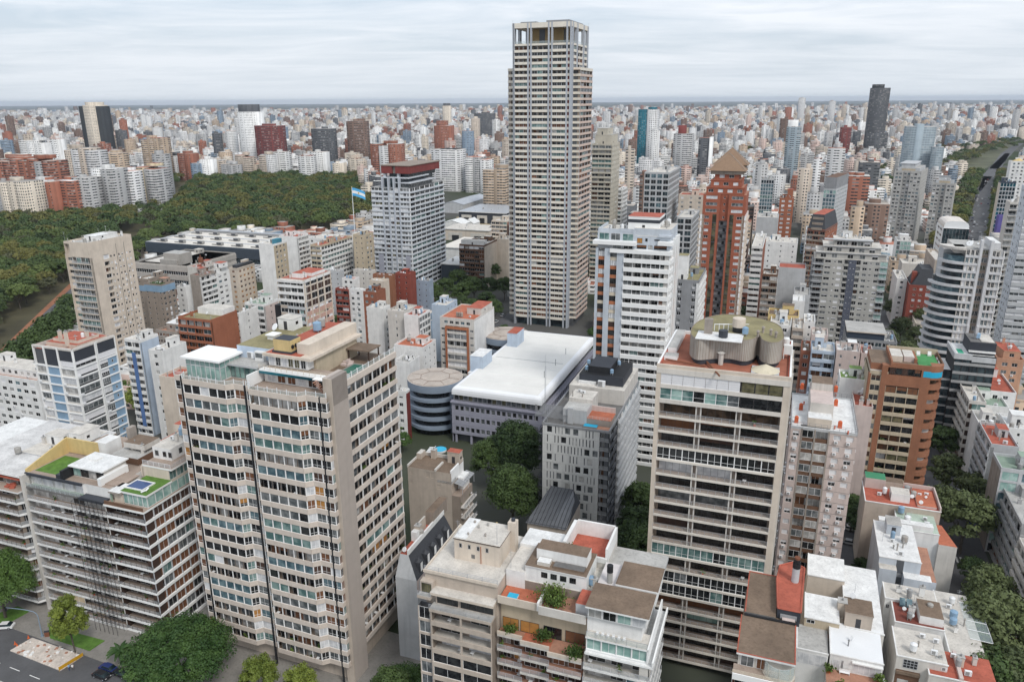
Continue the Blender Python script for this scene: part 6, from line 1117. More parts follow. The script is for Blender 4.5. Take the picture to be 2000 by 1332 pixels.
# left of the picture
mid('white rounded villa-like block left of the blue framed tower',(72,748),-60,'p','p','white',D=258,d=12,roof='roof_cream',setb=2.6,ww=2.2,pitch=3.6)
def ministry(b,w,d,z):
 for k in(0,1):m=MB();m.box(-.5,-.5,z-1-5.5*k-2.2,w+.5,d,z-5.5*k,'taupe2','roof_cream');b.add('band',m)
 m=MB();m.box(w*.5,4,z,w*.82,14,z+7,'taupe2','roof_grey');m.box(w*.44,3,z,w*.76,12,z+3,'taupe2','roof_grey');b.add('plant_room',m);m=MB();m.box(3,6,z,w*.42,d-4,z+.3,'roof_cream');b.add('roof_deck',m)
mid('long horizontal grey office slab in front of the exhibition hall',(364,522),262,'c','n','taupe2',D=470,d=46,roof='roof_cream',lit=6,top=ministry,cat='office building',nm='office_building',kinds={'navy':3,'dark':2})
def blue_top(b,w,d,z):
 m=MB();m.box(-.05,-.08,z-3.4,w+.08,.1,z,'skyblue');m.box(w-.1,-.05,z-3.4,w+.08,d,z,'skyblue');b.add('painted_band',m);m=MB();[m.box(q,q,z,w-q,d-q,z+.4+q*.2,'hedge_mat')for q in(1.5,)];b.add('roof_garden',m)
mid('taupe block with a pale blue painted top storey',(315,559),282,'s','p','taupe',D=385,xr=341,top=blue_top,roof='terracotta')
mid('taupe wing with a blue band left of the roof garden block',(288,548),268,'s','s','taupe',D=396,d=14,top=lambda b,w,d,z:b.add('painted_band',(lambda m:(m.box(-.05,-.08,z-6,w+.08,d,z-3,'skyblue'),m)[1])(MB())))
mid('slim white block with a blank side behind the blue topped one',(362,563),345,'p','n','white',D=402,xr=373)
mid('raw concrete sided block with white balconies on one face',(392,541),371,'n','b','concrete',D=400,xr=421,rwall='white',band='white',roof='roof_red')
mid('white block with a green edged penthouse, left of the orange shutters',(420,537),413,'n','p','white',D=412,xr=448,top=lambda b,w,d,z:(hut(b,.3,2,w-.3,d-1,z,3,'white','roof_cream'),hut(b,-1,4,4,9,z+3,2.6,'white','roof_red')),lit=5,ww=2.4,pitch=4.2)
def shutters(b,w,d,z):
 m=MB();m.prism([(w*.5,-.1),(w+.1,-.1),(w+.1,d),(w*.5,d)],z,z+.1,'slate');m.prism([(w*.4,.5),(w-.6,.5),(w-.6,d-.5),(w*.4,d-.5)],z,z+2.4,'slate');b.add('mansard_roof',m)
mid('cream block with orange brown shutters and a slate top',(463,527),447,'p','p','cream',D=430,xr=497,kinds={'sho':2,'shb':3},top=shutters,pitch=3.4,ww=1.7)
mid('block with a red water tank frame on its roof',(392,525),366,'n','b','offwhite',D=432,d=14,roof='roof_red',top=lambda b,w,d,z:(tank(b,w*.6,5,z+2,1.4,2.6,'rustmetal'),b.add('tank_frame',(lambda m:([m.bar((w*.6+a,5+c,z),(w*.6,5,z+7),.12,'rustmetal',4)for a in(-1.5,1.5)for c in(-1.5,1.5)],m)[1])(MB()))))
mid('tall blank white flank block with a beige balcony face',(534,480),505,'n','p','white',D=430,xr=560,rwall='sand',top=lambda b,w,d,z:b.add('water_tank',(lambda m:(m.box(w-3,3,z,w,8,z+3,'deep_cyan'),m)[1])(MB())),pitch=3.4)
mid('white gable block with striped balconies and a red roof',(582,465),545,'n','b','white',D=455,xr=602,roof='roof_red',band='white')
mid('white lattice balcony block joined by a tan panel wall',(627,482),606,'r','b','sand',D=440,xr=688,rwall='white',lwall='sand',kinds={'open':3,'grey':2,'dark':2,'teal':.4},bw=3.0,roof='roof_red',lit=12)
mid('cluttered white roofed block behind the lattice balconies',(690,472),604,'p','b','white',D=468,d=16,lit=16)
mid('narrow beige tower left of the red crowned grey tower',(711,462),689,'s','p','sand',D=452,xr=729,pitch=3.8,ww=1.9,ac=.3)
def pink_tower():
 o,w,d,z=rect((592,548),None,298,543,645);reserve(o,w,d);b=B('apartment_tower','pink panelled tower with cream ribs, a black slab wall and a red roof',o,cat='apartment tower',seed=53);nf=18;fh=z/nf;F=Fr((0,0),(w,0));S=Fr((w,0),(w,d));b.mb('wall').prism([(.2,1.6),(w-1,1.6),(w-1,d),(.2,d)],0,z-.2,'offwhite','roof_red')
 gallery(b,F,0,nf-3,fh,band='lightgrey',bh=1.1,pr=.4,dep=1.5,bays=3,pw=.1,kinds=K_OPEN,back='lightgrey',s0=w*.3,s1=w);gallery(b,F,0,nf-3,fh,band='beige',bh=1.2,pr=.0,dep=1,bays=1,pw=.1,kinds={'dark':2,'grey':1},back='taupe',s0=0,s1=w*.3)
 gallery(b,F,z-3*fh,3,fh,band='white',bh=1.0,pr=.9,dep=1.6,bays=4,pw=.1,kinds={'open':2,'teal':1,'dark':1},back='offwhite')
 m=MB();m.box(-4.5,2,0,-.05,9,z-4*fh,'black');b.add('black_wall',m)
 gallery(b,S,0,nf-4,fh,band='pink',bh=1.75,pr=.05,dep=.8,bays=6,pw=.15,post='pink',kinds={'shw':2,'dark':1.5,'curt':1,'sht':1},back='brown');gallery(b,S,z-4*fh,4,fh,band='cream',bh=.5,pr=.05,dep=.6,bays=4,pw=.3,post='cream',kinds={'shd':5,'dark':1},back='darkbrown',gn=-.05)
 for a in(0,.22,.46,.70,.97):m=MB();S.box(m,a*d,a*d+.4,-.4,.3,0,z,'cream');b.add('rib',m,S.at(a*d,0,30),30,S.n)
 m=MB();m.box(-.4,-.9,z-1.2,w+.3,d,z-.3,'white','roof_cream');m.box(1.6,2.5,z-.3,w-.6,d-.6,z-.1,'offwhite','roof_red');m.box(w*.35,3.5,z-.2,w*.75,6.5,z+1.8,'white','roof_red');m.box(w*.2,8,z-.2,w*.9,d-2,z+1.2,'white','roof_red');b.add('roof',m);litter(b,1.5,2,w-1,d-1,z-.1,5,big=False);blank(b,Fr((w,d),(0,d)),0,z,'offwhite');blank(b,Fr((0,d),(0,0)),0,z,'beige');b.finish()
pink_tower()
mid('low white balcony house below the black slab wall',(515,598),478,'b','s','white',D=330,xr=543,rwall='palepink',roof='roof_green',pitch=9)
mid('white rendered block with a blank flank, right of the brick flank',(466,616),461,'s','s','white',D=306,xr=503,pitch=12)
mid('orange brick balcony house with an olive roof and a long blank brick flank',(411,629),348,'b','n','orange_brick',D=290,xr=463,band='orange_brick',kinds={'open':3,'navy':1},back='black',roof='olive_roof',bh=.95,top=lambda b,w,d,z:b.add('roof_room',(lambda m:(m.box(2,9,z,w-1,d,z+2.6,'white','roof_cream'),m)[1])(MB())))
mid('grey banded block with rows of brown windows beside the orange brick house',(349,653),304,'r','n','concrete',D=298,d=14,kinds={'shb':3,'shd':2,'dark':1},bh=1.5,bw=1.5,setb=3,roof='roof_white')
mid('pale blue sided block with small balconies near the blue framed tower',(272,669),243,'b','n','white',D=268,xr=309,rwall='lightblue',top=lambda b,w,d,z:b.add('painted_panel',(lambda m:(m.box(w*.45,-.62,4,w*.7,-.5,z-4,'blue_panel'),m)[1])(MB())))
mid('narrow white house squeezed beside the grey banded block',(316,690),290,'p','n','white',D=258,d=12,w=None)
mid('small peach house with a red roof behind the zigzag tower',(338,742),311,'n','n','cream',D=216,d=9,roof='roof_red',lit=3)
# behind the zigzag tower
mid('plain white block with a bare end wall, left of the cluttered roofs',(748,606),716,'n','p','white',D=332,xr=762,pitch=5)
mid('off-white block with a stack of small windows',(790,612),757,'p','n','offwhite',D=322,d=12,ww=.8,pitch=7,lit=12)
mid('white block with a patched bare front and narrow balcony side',(819,620),789,'n','r','white',D=316,xr=840,kinds={'dark':2,'shw':1,'grey':2,'open':1},roof='roof_red',lit=14,bh=.9,bw=2.6)
mid('low white house with an orange roof terrace by the drums',(827,682),770,'n','s','white',D=302,d=12,roof='roof_orange',lit=6)
mid('low white house with a planted terrace behind the zigzag tower',(800,712),768,'n','n','white',D=290,d=9,roof='roof_grey',lit=8)
mid('narrow pale house with a maroon flank hiding beside the zigzag tower',(793,768),772,'p','n','white',D=262,d=3,rwall='maroon',lit=3)
mid('slim light blue block beside the orange framed facade',(872,600),843,'n','s','lightblue',D=352,xr=893,roof='roof_cream',lit=5)
def orange_frame():
 o,w,d,z=rect((926,627),31.5,None,859,965);reserve(o,w,d);b=B('apartment_building','grey balcony block with a rust orange frame round its middle bays',o,seed=54);nf=10;fh=z/nf;A=lambda a,c:Fr((w*a,0),(w*c,0));F=Fr((0,0),(w,0));W='offwhite'
 punch(b,A(0,.16),0,nf-1,fh,W,[(.5,w*.16-.5,1,2)],{'dark':2,'grey':2});punch(b,A(.84,1),0,nf-1,fh,W,[(.5,w*.16-.5,1,2)],{'dark':2,'grey':2});punch(b,F,z-fh,1,fh,W,autowins(w,1.7,2.6,.9,2.2),K_MIX);gallery(b,A(.21,.79),0,nf-1,fh,band=W,bh=1.0,pr=.5,dep=1.4,bays=3,pw=.1,kinds={'open':5,'shw':1},back='lightgrey',doors={'curtw':2,'dark':2,'shw':1})
 m=MB();F.box(m,w*.16,w*.21,-.5,.75,0,z-fh*1.1,'rust');F.box(m,w*.79,w*.84,-.5,.75,0,z-fh*1.1,'rust');F.box(m,w*.21,w*.79,-.5,.75,z-fh*1.4,z-fh*1.1,'rust');b.add('orange_frame',m);b.mb('wall').prism([(.2,1.5),(w-.1,1.5),(w-.1,d),(.2,d)],0,z-.1,W,'roof_red');blank(b,Fr((w,0),(w,d)),0,z,'white');blank(b,Fr((0,d),(0,0)),0,z,W);blank(b,Fr((w,d),(0,d)),0,z,W);roofing(b,[(0,0),(w,0),(w,d),(0,d)],z,'roof_orange',W,.5);hut(b,w*.55,d*.4,w-.5,d-1,z,2.8,W,'roof_red');[tank(b,w*.42+i*1.1,3.4,z,.5,1.6,'concrete')for i in range(3)];litter(b,.5,3,w-1,d-1,z,4,big=False);b.finish()
orange_frame()
# little houses below the red crowned tower
for i,(lab,K,xl,D,fr,W,rf,xr)in enumerate((
('small red brick house with open terraces',(680,568),655,372,'b','red_brick','roof_red',686),('small white house with a sloped glazed front',(708,569),679,370,'p','white','roof_white',714),('small house with a brick gable and slate glass strip',(735,574),707,368,'p','brick','roof_dark',753),
('pink topped white house in the low huddle',(692,548),668,395,'p','white','roof_red',702),('cream house with a tiled attic in the low huddle',(750,552),722,392,'p','cream','roof_cream',760),('dark red cubic house below the red crowned tower',(800,538),772,410,'s','red_brick','roof_red',812),('brown timbered roof house in the low huddle',(765,541),728,408,'p','brown_brick','roof_brown',772),
('white workshop with roof tanks in the low huddle',(728,532),690,425,'s','offwhite','roof_grey',735),('grey low house left of the low huddle',(664,532),640,415,'s','lightgrey','roof_cream',672),('blue grey small house under the grey tower',(838,552),812,415,'s','steelblue','roof_grey',846))):
 mid(lab,K,xl,fr,'n',W,D=D,xr=xr,roof=rf,lit=5)
def red_crown():
 o,w,d,z=rect((799,368),69,None,725,865);reserve(o,w,d);b=B('apartment_tower','pale grey balcony tower with a dark red crown',o,cat='apartment tower',seed=55);nf=23;fh=z/nf;F=Fr((0,0),(w,0));S=Fr((w,0),(w,d));b.mb('wall').prism([(.4,1.7),(w-1.7,1.7),(w-1.7,d),(.4,d)],0,z,'lightgrey','roof_grey');K={'curtw':2,'open':2,'grey':2,'dark':1,'olive':.3}
 for a,c,n,bh in((0,.28,3,1.2),(.32,.44,1,1.1),(.48,.58,1,1.4),(.62,.72,1,1.1),(.76,1,3,1.2)):gallery(b,F,0,nf,fh,band='paleblue2',bh=bh,pr=.5 if n>1 else .15,dep=1.4,bays=n,pw=.1,kinds=K,back='lightgrey',s0=a*w,s1=c*w)
 for a in(.28,.44,.58,.72):m=MB();F.box(m,a*w,(a+.04)*w,-1.6,.4,0,z+6,'pier_grey2');b.add('pier',m,F.at(a*w,0,40),40,F.n)
 for a,c in((.1,.24),(.84,.96)):m=MB();F.box(m,a*w,c*w,-.2,.56,0,z*.38,'lilac2');b.add('panel',m,F.at(a*w,0,10),60,F.n)
 gallery(b,S,0,nf,fh,band='paleblue2',bh=.95,pr=.9,dep=1.5,bays=7,pw=.08,kinds={'open':5,'teal':1,'dark':1},back='midgrey',doors={'dark':3,'grey':1});m=MB();m.box(w*.26,2,z,w*.76,d-3,z+6,'glass_navy','roof_grey');m.box(w*.25,1.5,z+5.6,w*.98,d*.6,z+6.3,'paleblue2');m.box(w*.6,2,z,w*.96,d*.7,z+2.6,'glass_grey');m.box(w*.6,1,z+2.6,w+.5,d*.75,z+3.2,'paleblue2');b.add('penthouse',m)
 m=MB();[m.box(w*x,2,z+6,w*(x+.06),4,z+8.6,'paleblue2')for x in(.3,.66)];m.box(w*.4,5,z+6,w*.9,d-6,z+8.5,'glass_navy');m.box(w*.27,1,z+8.6,w*.55,d-5,z+13.2,'maroon2','roof_grey');m.box(w*.55,2.4,z+8.6,w*.64,d-6,z+12.6,'concrete');m.box(w*.64,1,z+8.6,w*1.0,d-5,z+13.2,'maroon2','roof_grey');m.box(w*.25,.6,z+13.2,w*1.02,d-4.6,z+13.7,'taupe');b.add('crown',m);antenna(b,w*.9,d*.4,z+13.7,7);blank(b,Fr((0,d),(0,0)),0,z,'lightgrey');b.finish()
red_crown()
mid('brown and cream balcony block in front of the dark shed wall',(945,482),897,'b','n','brown',D=500,xr=972,rwall='cream',band='brown',setb=0,top=lambda b,w,d,z:hut(b,.5,2,w-1,8,z,3,'white','roof_cream'))
mid('brick sided block hiding left of the tallest tower',(990,434),960,'b','n','cream',D=600,d=15,lwall='brick',rwall='brick')
mid('beige low block left of the tallest tower',(992,470),966,'n','n','cream',D=520,d=14)
# right half
def annex(b,w,d,z):hut(b,.2,3,w*.42,8,z,9.5,'white','olive_roof')
mid('grey annex with white curved balconies right of the banded tower',(1365,552),1320,'p','b','midgrey',D=292,xr=1379,rwall='white',band='white',roof='olive_roof',top=annex,kinds={'grey':2,'open':2,'dark':1},pitch=5.4,ac=.6,lit=2)
mid('dark glass office in a white stone grid',(1307,340),1259,'g','g','lightgrey',D=490,xr=1328,kinds={'blue':1,'navy':3,'dark':2},roof='roof_cream',cat='office building',nm='office_building',fh=3.6,bh=1.1)
mid('pale grid fronted office right of the banded tower',(1352,428),1322,'g','g','lightgrey',D=430,xr=1366,kinds={'navy':2,'dark':2},cat='office building',nm='office_building',fh=3.3,lit=4)
mid('olive beige tower behind the tallest tower',(1195,284),1157,'b','p','sand2',D=500,xr=1211,band='sand2',kinds={'open':3,'teal':1.5,'dark':1,'grey':1},ww=.9,pitch=1.9,top=lambda b,w,d,z:(hut(b,1,3,w-1,d-3,z,6,'sand2','roof_grey'),hut(b,2,4,w-4,d-4,z+6,4,'sand2','roof_grey')),lit=5)
mid('white balcony slab peeking out behind the olive beige tower',(1216,372),1206,'b','b','white',D=540,d=16)
mid('beige apartment house with a red roof left of the pyramid roofs',(1374,384),1326,'p','n','cream',D=500,d=16,roof='roof_red',ww=1.6,pitch=5.5)
def pyramid_tower():
 z=80;o,w,d,_=rect((1458,382),z,None,1374,1474);reserve(o,w,d+6);d=max(d,17);b=B('apartment_tower','red brick tower with two brown pyramid roofs',o,cat='apartment tower',seed=56);nf=27;fh=z/nf;W='rust_brick';A=lambda a,c,y=0:Fr((w*a,y),(w*c,y));F=Fr((0,0),(w,0))
 for a,c in((0,.40),(.60,1)):
  fr=A(a,c);L=fr.L;win1,win2=(L*.16,L*.42,.9,2.2),(L*.62,L*.86,.25,2.8)
  if a>.3:win1,win2=(L*.54,L*.84,.9,2.2),(L*.12,L*.36,.25,2.8)
  punch(b,fr,0,nf-3,fh,W,[win1],{'curtw':3,'grey':2,'dark':1},part='wall');m=MB();fr.quad(m,win2[0],win2[1],2,z-3*fh,.012,'glass_olive2');[fr.box(m,win2[0],win2[1],0,.04,2+k*fh,2.25+k*fh,'darkgrey')for k in range(nf-4)];b.add('glazed_strip',m)
  punch(b,fr,z-3*fh,3,fh,W,[(L*.18,L*.84,.9,2.3)],{'curtw':2,'grey':2,'shw':1},mull=2)
 m=MB();F.quad(m,w*.40,w*.60,0,z-4*fh,-2.2,'midgrey');[F.box(m,w*.42,w*.58,-2.2,-1.4,k*fh,k*fh+.9,'darkgrey')for k in range(nf-4)];[F.box(m,w*(.44+.06*(k%2)),w*(.5+.06*(k%2)),-2.2,-2.1,k*fh+1,k*fh+2.4,'black')for k in range(nf-4)];b.add('stair_strip',m);punch(b,A(.40,.60,1.2),z-4*fh,4,fh,W,[(w*.08,w*.12,1,2)],{'dark':1})
 b.mb('wall').prism([(w*.4,2.3),(w*.6,2.3),(w*.6,d),(w*.4,d)],0,z,W,'terracotta');b.mb('wall').prism([(0.05,.4),(w*.4,.4),(w*.4,d),(.05,d)],0,z-.1,W,'terracotta');b.mb('wall').prism([(w*.6,.4),(w-.05,.4),(w-.05,d),(w*.6,d)],0,z-.1,W,'terracotta')
 gallery(b,Fr((w,0),(w,d)),0,nf-3,fh,band='cream',bh=.95,pr=1.1,dep=1.2,bays=4,pw=.1,kinds={'open':3,'mint':1,'dark':1},back='cream');gallery(b,Fr((0,d),(0,0)),0,nf-3,fh,band='cream',bh=.9,pr=1.5,dep=1,bays=4,pw=.1,kinds={'mint':2,'open':2},back='cream')
 zz_=z;
 for i,(q,h)in enumerate(((.9,3.0),(2.2,3.2),(3.4,2.6))):
  x0,x1=q*1.2,w-q*1.2;punch(b,Fr((x0,q*1.1),(x1,q*1.1)),zz_,1,h,W,autowins(x1-x0,2.2,4.2,.8,2.2),{'curtw':2,'grey':1,'dark':1});m=MB();m.box(x0,q*1.1+.4,zz_-.1,x1,d-.2,zz_+h,W,'terracotta');m.box(x0-.2,q*1.1-.2,zz_+h-.3,x1+.2,q*1.1+.4,zz_+h+.15,W);m.box(x1-.4,q*1.1,zz_+h-.3,x1+.2,d,zz_+h+.15,W);b.add('setback_storey',m);zz_+=h
 for cxp,cyp,s_,ht in((w*.5,7.6,8.4,8.6),(w*.53,d-2,8.0,10.5)):
  m=MB();m.box(cxp-s_*.86,cyp-4.6,zz_-.2,cxp+s_*.86,cyp+4.6,zz_+1.6+ht-8.6,'taupe','taupe');zb=zz_+1.4+ht-8.6;q=[(cxp-s_,cyp-5.6,zb),(cxp+s_,cyp-5.6,zb),(cxp+s_,cyp+5.6,zb),(cxp-s_,cyp+5.6,zb)];t=(cxp,cyp,zb+7.6);[m.face([q[i],q[(i+1)%4],t],'pyr_roof')for i in range(4)];m.face(q[::-1],'darkbrown');[m.bar(q[i],t,.12,'taupe',4)for i in range(4)];b.add('pyramid_roof',m)
 blank(b,Fr((w,d),(0,d)),0,z,W);b.finish()
pyramid_tower()
mid('teal glazed office with pale bands right of the pyramid roofs',(1512,352),1487,'c','g','lightgrey',D=620,xr=1524,kinds={'blue':2,'navy':1,'teal':1},cat='office building',nm='office_building')
mid('slim orange brick block with a white flank',(1551,390),1523,'p','n','orange_brick',D=520,xr=1564,rwall='white',kinds={'shw':3,'curtw':1},ww=2.0,pitch=4.4,top=lambda b,w,d,z:hut(b,w*.5,4,w-1,9,z,6,'orange_brick','roof_red'))
mid('white block with a few square holes for windows',(1558,478),1494,'s','p','white',D=430,xr=1568,pitch=6.5,roof='roof_cream')
mid('lilac grey blank walled block right of the pyramid tower',(1520,428),1478,'n','s','lightgrey',D=500,d=20)
mid('banded white and brick block below the white holed block',(1490,485),1468,'b','n','white',D=380,xr=1497,rwall='brick',bh=1.5)
mid('brown balcony house below the white holed block',(1519,540),1489,'b','n','brown',D=345,xr=1527,band='taupe',kinds={'open':2,'curt':1,'dark':1},rwall='white',lit=6)
mid('old grey hall with a long red tiled roof',(1574,528),1521,'n','n','lightgrey',D=372,d=14,roof='roof_red',lit=0)
mid('low white sheds left of the grey cubic block',(1572,592),1548,'n','n','white',D=340,d=12,roof='roof_white',lit=2)
mid('low grey metal roofed shed left of the grey cubic block',(1582,580),1551,'n','n','lightgrey',D=352,d=16,roof='roof_grey',lit=2)
def mans(b,w,d,z):
 m=MB();a=[(-.1,-.1,z),(w+.1,-.1,z),(w+.1,d,z),(-.1,d,z)];c=[(1.5,2.5,z+9),(w-2,2.5,z+9),(w-2,d-2,z+9),(1.5,d-2,z+9)];[m.face([a[i],a[(i+1)%4],c[(i+1)%4],c[i]],'slate')for i in range(4)];m.face(c,'roof_red');[m.box(2,-.2+k*.8,z+.3+k*2.9,w-2,1.5+k*.8,z+1.6+k*2.9,'taupe')for k in range(3)];b.add('mansard_roof',m)
mid('orange brick balcony tower under a tall slate mansard',(1612,452),1577,'b','p','orange_brick',D=440,xr=1636,ang=-34,band='taupe',top=mans,lit=0)
mid('light grey glazed tower with a blank grey top',(1633,372),1609,'c','p','lightgrey',D=560,xr=1656,ang=-34,kinds={'mint':1,'blue':2,'teal':1},top=lambda b,w,d,z:b.add('plant_room',(lambda m:(m.box(.2,.2,z,w-.2,d-.2,z+9,'midgrey','brown'),m)[1])(MB())),lit=0)
def grey_block():
 o,w,d,z=rect((1735,512),46,None,1590,None,18);reserve(o,w,d);b=B('apartment_building','broad grey cubic block with a dark blue stripe and stepped penthouses',o,seed=57);nf=16;fh=z/nf;A=lambda a,c,n=0:Fr((w*a,-n),(w*c,-n));W='greige';K={'shw':3,'grey':2,'dark':2}
 gallery(b,A(0,.14),0,nf,fh,band='lightgrey',rl='greyglass',pr=.8,dep=1,bays=1,pw=0,kinds={'open':2,'mint':.4},back=W);punch(b,A(.14,.25),0,nf,fh,W,[(.5,w*.11-.4,.9,2.2)],K);punch(b,A(.25,.42),0,nf,fh,W,[(w*.03,w*.055,1.2,2),(w*.08,w*.14,.9,2.2)],K);gallery(b,A(.42,.48),0,nf,fh,band=W,bh=1,pr=.3,dep=1.2,bays=1,pw=0,kinds=K_OPEN,back='midgrey');punch(b,A(.48,.58,.4),0,nf,fh,'slateblue',[(w*.02,w*.035,1.3,1.8),(w*.065,w*.08,1.3,1.8)],{'curtw':1,'dark':1},mull=0);gallery(b,A(.58,.64),0,nf,fh,band=W,bh=1,pr=.3,dep=1.2,bays=1,pw=0,kinds=K_OPEN,back='midgrey');punch(b,A(.64,.82),0,nf,fh,W,[(w*.03,w*.09,.9,2.2),(w*.12,w*.15,1.2,2)],K);punch(b,A(.82,.9),0,nf,fh,W,[(.5,w*.08-.4,.9,2.2)],K);gallery(b,A(.9,1),0,nf,fh,band='lightgrey',rl='greyglass',pr=.8,dep=1,bays=1,pw=0,kinds={'open':2,'mint':1},back=W)
 b.mb('wall').prism([(.2,1.3),(w-.2,1.3),(w-.2,d),(.2,d)],0,z-.1,W,'roof_cream');gallery(b,Fr((0,d),(0,0)),0,nf,fh,band='lightgrey',rl='greyglass',pr=.6,dep=.8,bays=4,pw=0,kinds={'open':1},back='midgrey');b.mb('roof').face([(0,0,z),(w,0,z),(w,d,z),(0,d,z)],'roof_cream')
 for q,e,z0,h in((.03,1.2,z,3),(.12,2.2,z+3,3),(.26,3.4,z+6,2.8)):m=MB();m.box(w*q,e,z0-.05,w*(1-q*.9),d-1,z0+h,W,'roof_cream');m.box(w*q-.4,e-.6,z0+h-.25,w*(1-q*.9)+.4,d-1,z0+h+.15,'lightgrey','roof_cream');b.add('setback_storey',m);f=Fr((w*q,e),(w*(1-q*.9),e));[(lambda mm_:(glaze(mm_,f,f.L*a,f.L*a+2.6,z0+.4,z0+2.3,.03,kd,b.rng),b.add('window',mm_,f.at(f.L*a,0,z0),4,f.n)))(MB())for a,kd in((.06,'dark'),(.22,'grey'),(.45,'dark'),(.62,'grey'),(.8,'shw'))]
 m=MB();m.box(w*.12,2.2,z+8.9,w*.78,5,z+9.3,'lightgrey');b.add('canopy',m);litter(b,w*.3,5,w*.75,d-1,z+8.9,14,'white');m=MB();m.face([(w*.9,1.5,z+3.4),(w*1.02,1.5,z+3.0),(w*1.02,5,z+3.4),(w*.9,5,z+3.8)],'glass_blue');b.add('solar_panel',m);blank(b,Fr((w,0),(w,d)),0,z,W);blank(b,Fr((w,d),(0,d)),0,z,W);b.finish()
grey_block()
# twin grey grid towers
def twin(lab,K,xl,D,xr,seed):
 o,w,d,z=rect(K,None,D,xl,xr,None,None,-34);reserve(o,w,d,-34);b=B('apartment_tower',lab,o,-34,'apartment tower',seed=seed);nf=int(z/2.95);fh=z/nf;W='greige2';K_={'grey':3,'dark':2,'blue':1,'curt':1,'shw':1}
 for a,c,y in((0,.34,0),(.34,.60,1.6),(.60,1,0)):fr=Fr((w*a,y),(w*c,y));punch(b,fr,0,nf,fh,W,autowins(fr.L,2.0,2.7,.8,2.45,.3),K_,mull=1)
 for fr in(Fr((w,0),(w,d)),Fr((0,d),(0,0))):punch(b,fr,0,nf,fh,W,autowins(fr.L,1.0,3.4,1,2.2),K_)
 b.mb('wall').prism([(.2,1.9),(w-.2,1.9),(w-.2,d),(.2,d)],0,z-.1,W,'roof_grey');roofing(b,[(0,0),(w*.34,0),(w*.34,1.6),(w*.6,1.6),(w*.6,0),(w,0),(w,d),(0,d)],z,'roof_grey',W,1.2);m=MB();m.box(w*.1,2.6,z,w*.9,d-2,z+3.4,'lightgrey','roof_grey');m.box(w*.25,2.5,z+.4,w*.75,2.6,z+2.8,'sand');m.box(w*.2,5,z+3.4,w*.7,d-3,z+6.5,'lightgrey','roof_grey');m.box(w*.12,4.5,z+6.5,w*.74,d-2.6,z+6.9,'lightgrey');b.add('plant_room',m);litter(b,w*.2,4,w*.8,d-3,z+3.4,5,big=False);b.finish()
twin('left of the twin grey grid towers by the avenue',(1800,338),1747,650,1813,58);twin('right of the twin grey grid towers by the avenue',(1866,362),1822,630,1868,59)
def vault_office():
 o,w,d,z=rect((1894,448),None,470,1843,None,26);reserve(o,w,d);b=B('office_building','dark glass office with a white barrel vault roof',o,cat='office building',seed=60);nf=int(z/3.6);fh=z/nf;gallery(b,Fr((0,0),(w,0)),0,nf,fh,band='glass_navy',bh=.5,pr=.0,dep=.4,bays=8,pw=.06,post='frame_grey',kinds={'navy':3,'deep':1},back='darkgrey',mull=0,frame='frame_dark',endw=False);punch(b,Fr((0,d),(0,0)),0,nf,fh,'white',autowins(d,7,9,1,2.6),{'navy':1},mull=5);blank(b,Fr((w,0),(w,d)),0,z,'white');blank(b,Fr((w,d),(0,d)),0,z,'white');m=MB();n=9;pr=[(w*a,z+h)for a,h in((.02,0),(.02,1.6),(.06,3.0),(.15,3.9),(.3,4.3),(.7,4.3),(.85,3.9),(.94,3.0),(.98,1.6),(.98,0))]
 for p,q in zip(pr[:-1],pr[1:]):m.face([(p[0],1,p[1]),(q[0],1,q[1]),(q[0],d-1,q[1]),(p[0],d-1,p[1])],'vault_white')
 m.face([(p[0],1,p[1])for p in pr],'metal_white');b.add('vault_roof',m);b.mb('roof').face([(0,0,z),(w,0,z),(w,d,z),(0,d,z)],'roof_white');m=MB();m.box(-6,-4,0,w*.7,-.05,z*.42,'glass_navy','roof_green');b.add('podium',m);b.finish()
vault_office()
mid('small glass fronted block below the twin grey towers',(1780,472),1752,'c','n','white',D=520,d=15,kinds={'mint':1,'teal':1,'grey':1},top=lambda b,w,d,z:hut(b,w*.2,2,w*.8,8,z,4,'white','roof_white'))
def mans2(b,w,d,z):m=MB();c=[(w*.45,3,z+9),(w-1,3,z+9),(w-1,d-2,z+9),(w*.45,d-2,z+9)];a=[(1,.5,z),(w,.5,z),(w,d,z),(1,d,z)];[m.face([a[i],a[(i+1)%4],c[(i+1)%4],c[i]],'slate')for i in range(4)];m.face(c,'slate');m.box(w*.1,4,z,w*.3,7,z+7,'red_brick');b.add('mansard_roof',m)
mid('dark brick house with a steep slate roof',(1824,562),1776,'p','n','red_brick',D=398,d=20,top=mans2,lit=0,kinds={'shb':2,'curtw':1})
mid('white glazed roof house left of the slate roofed brick house',(1772,548),1752,'p','n','white',D=410,d=24,lit=8)
mid('flat cream roofed house behind the slate roofed brick house',(1822,520),1762,'n','n','offwhite',D=450,d=16,lit=6)
mid('concrete block with a stained flank beside the curved balcony tower',(1848,512),1826,'n','n','beige',D=400,d=34,left='s',lit=2)
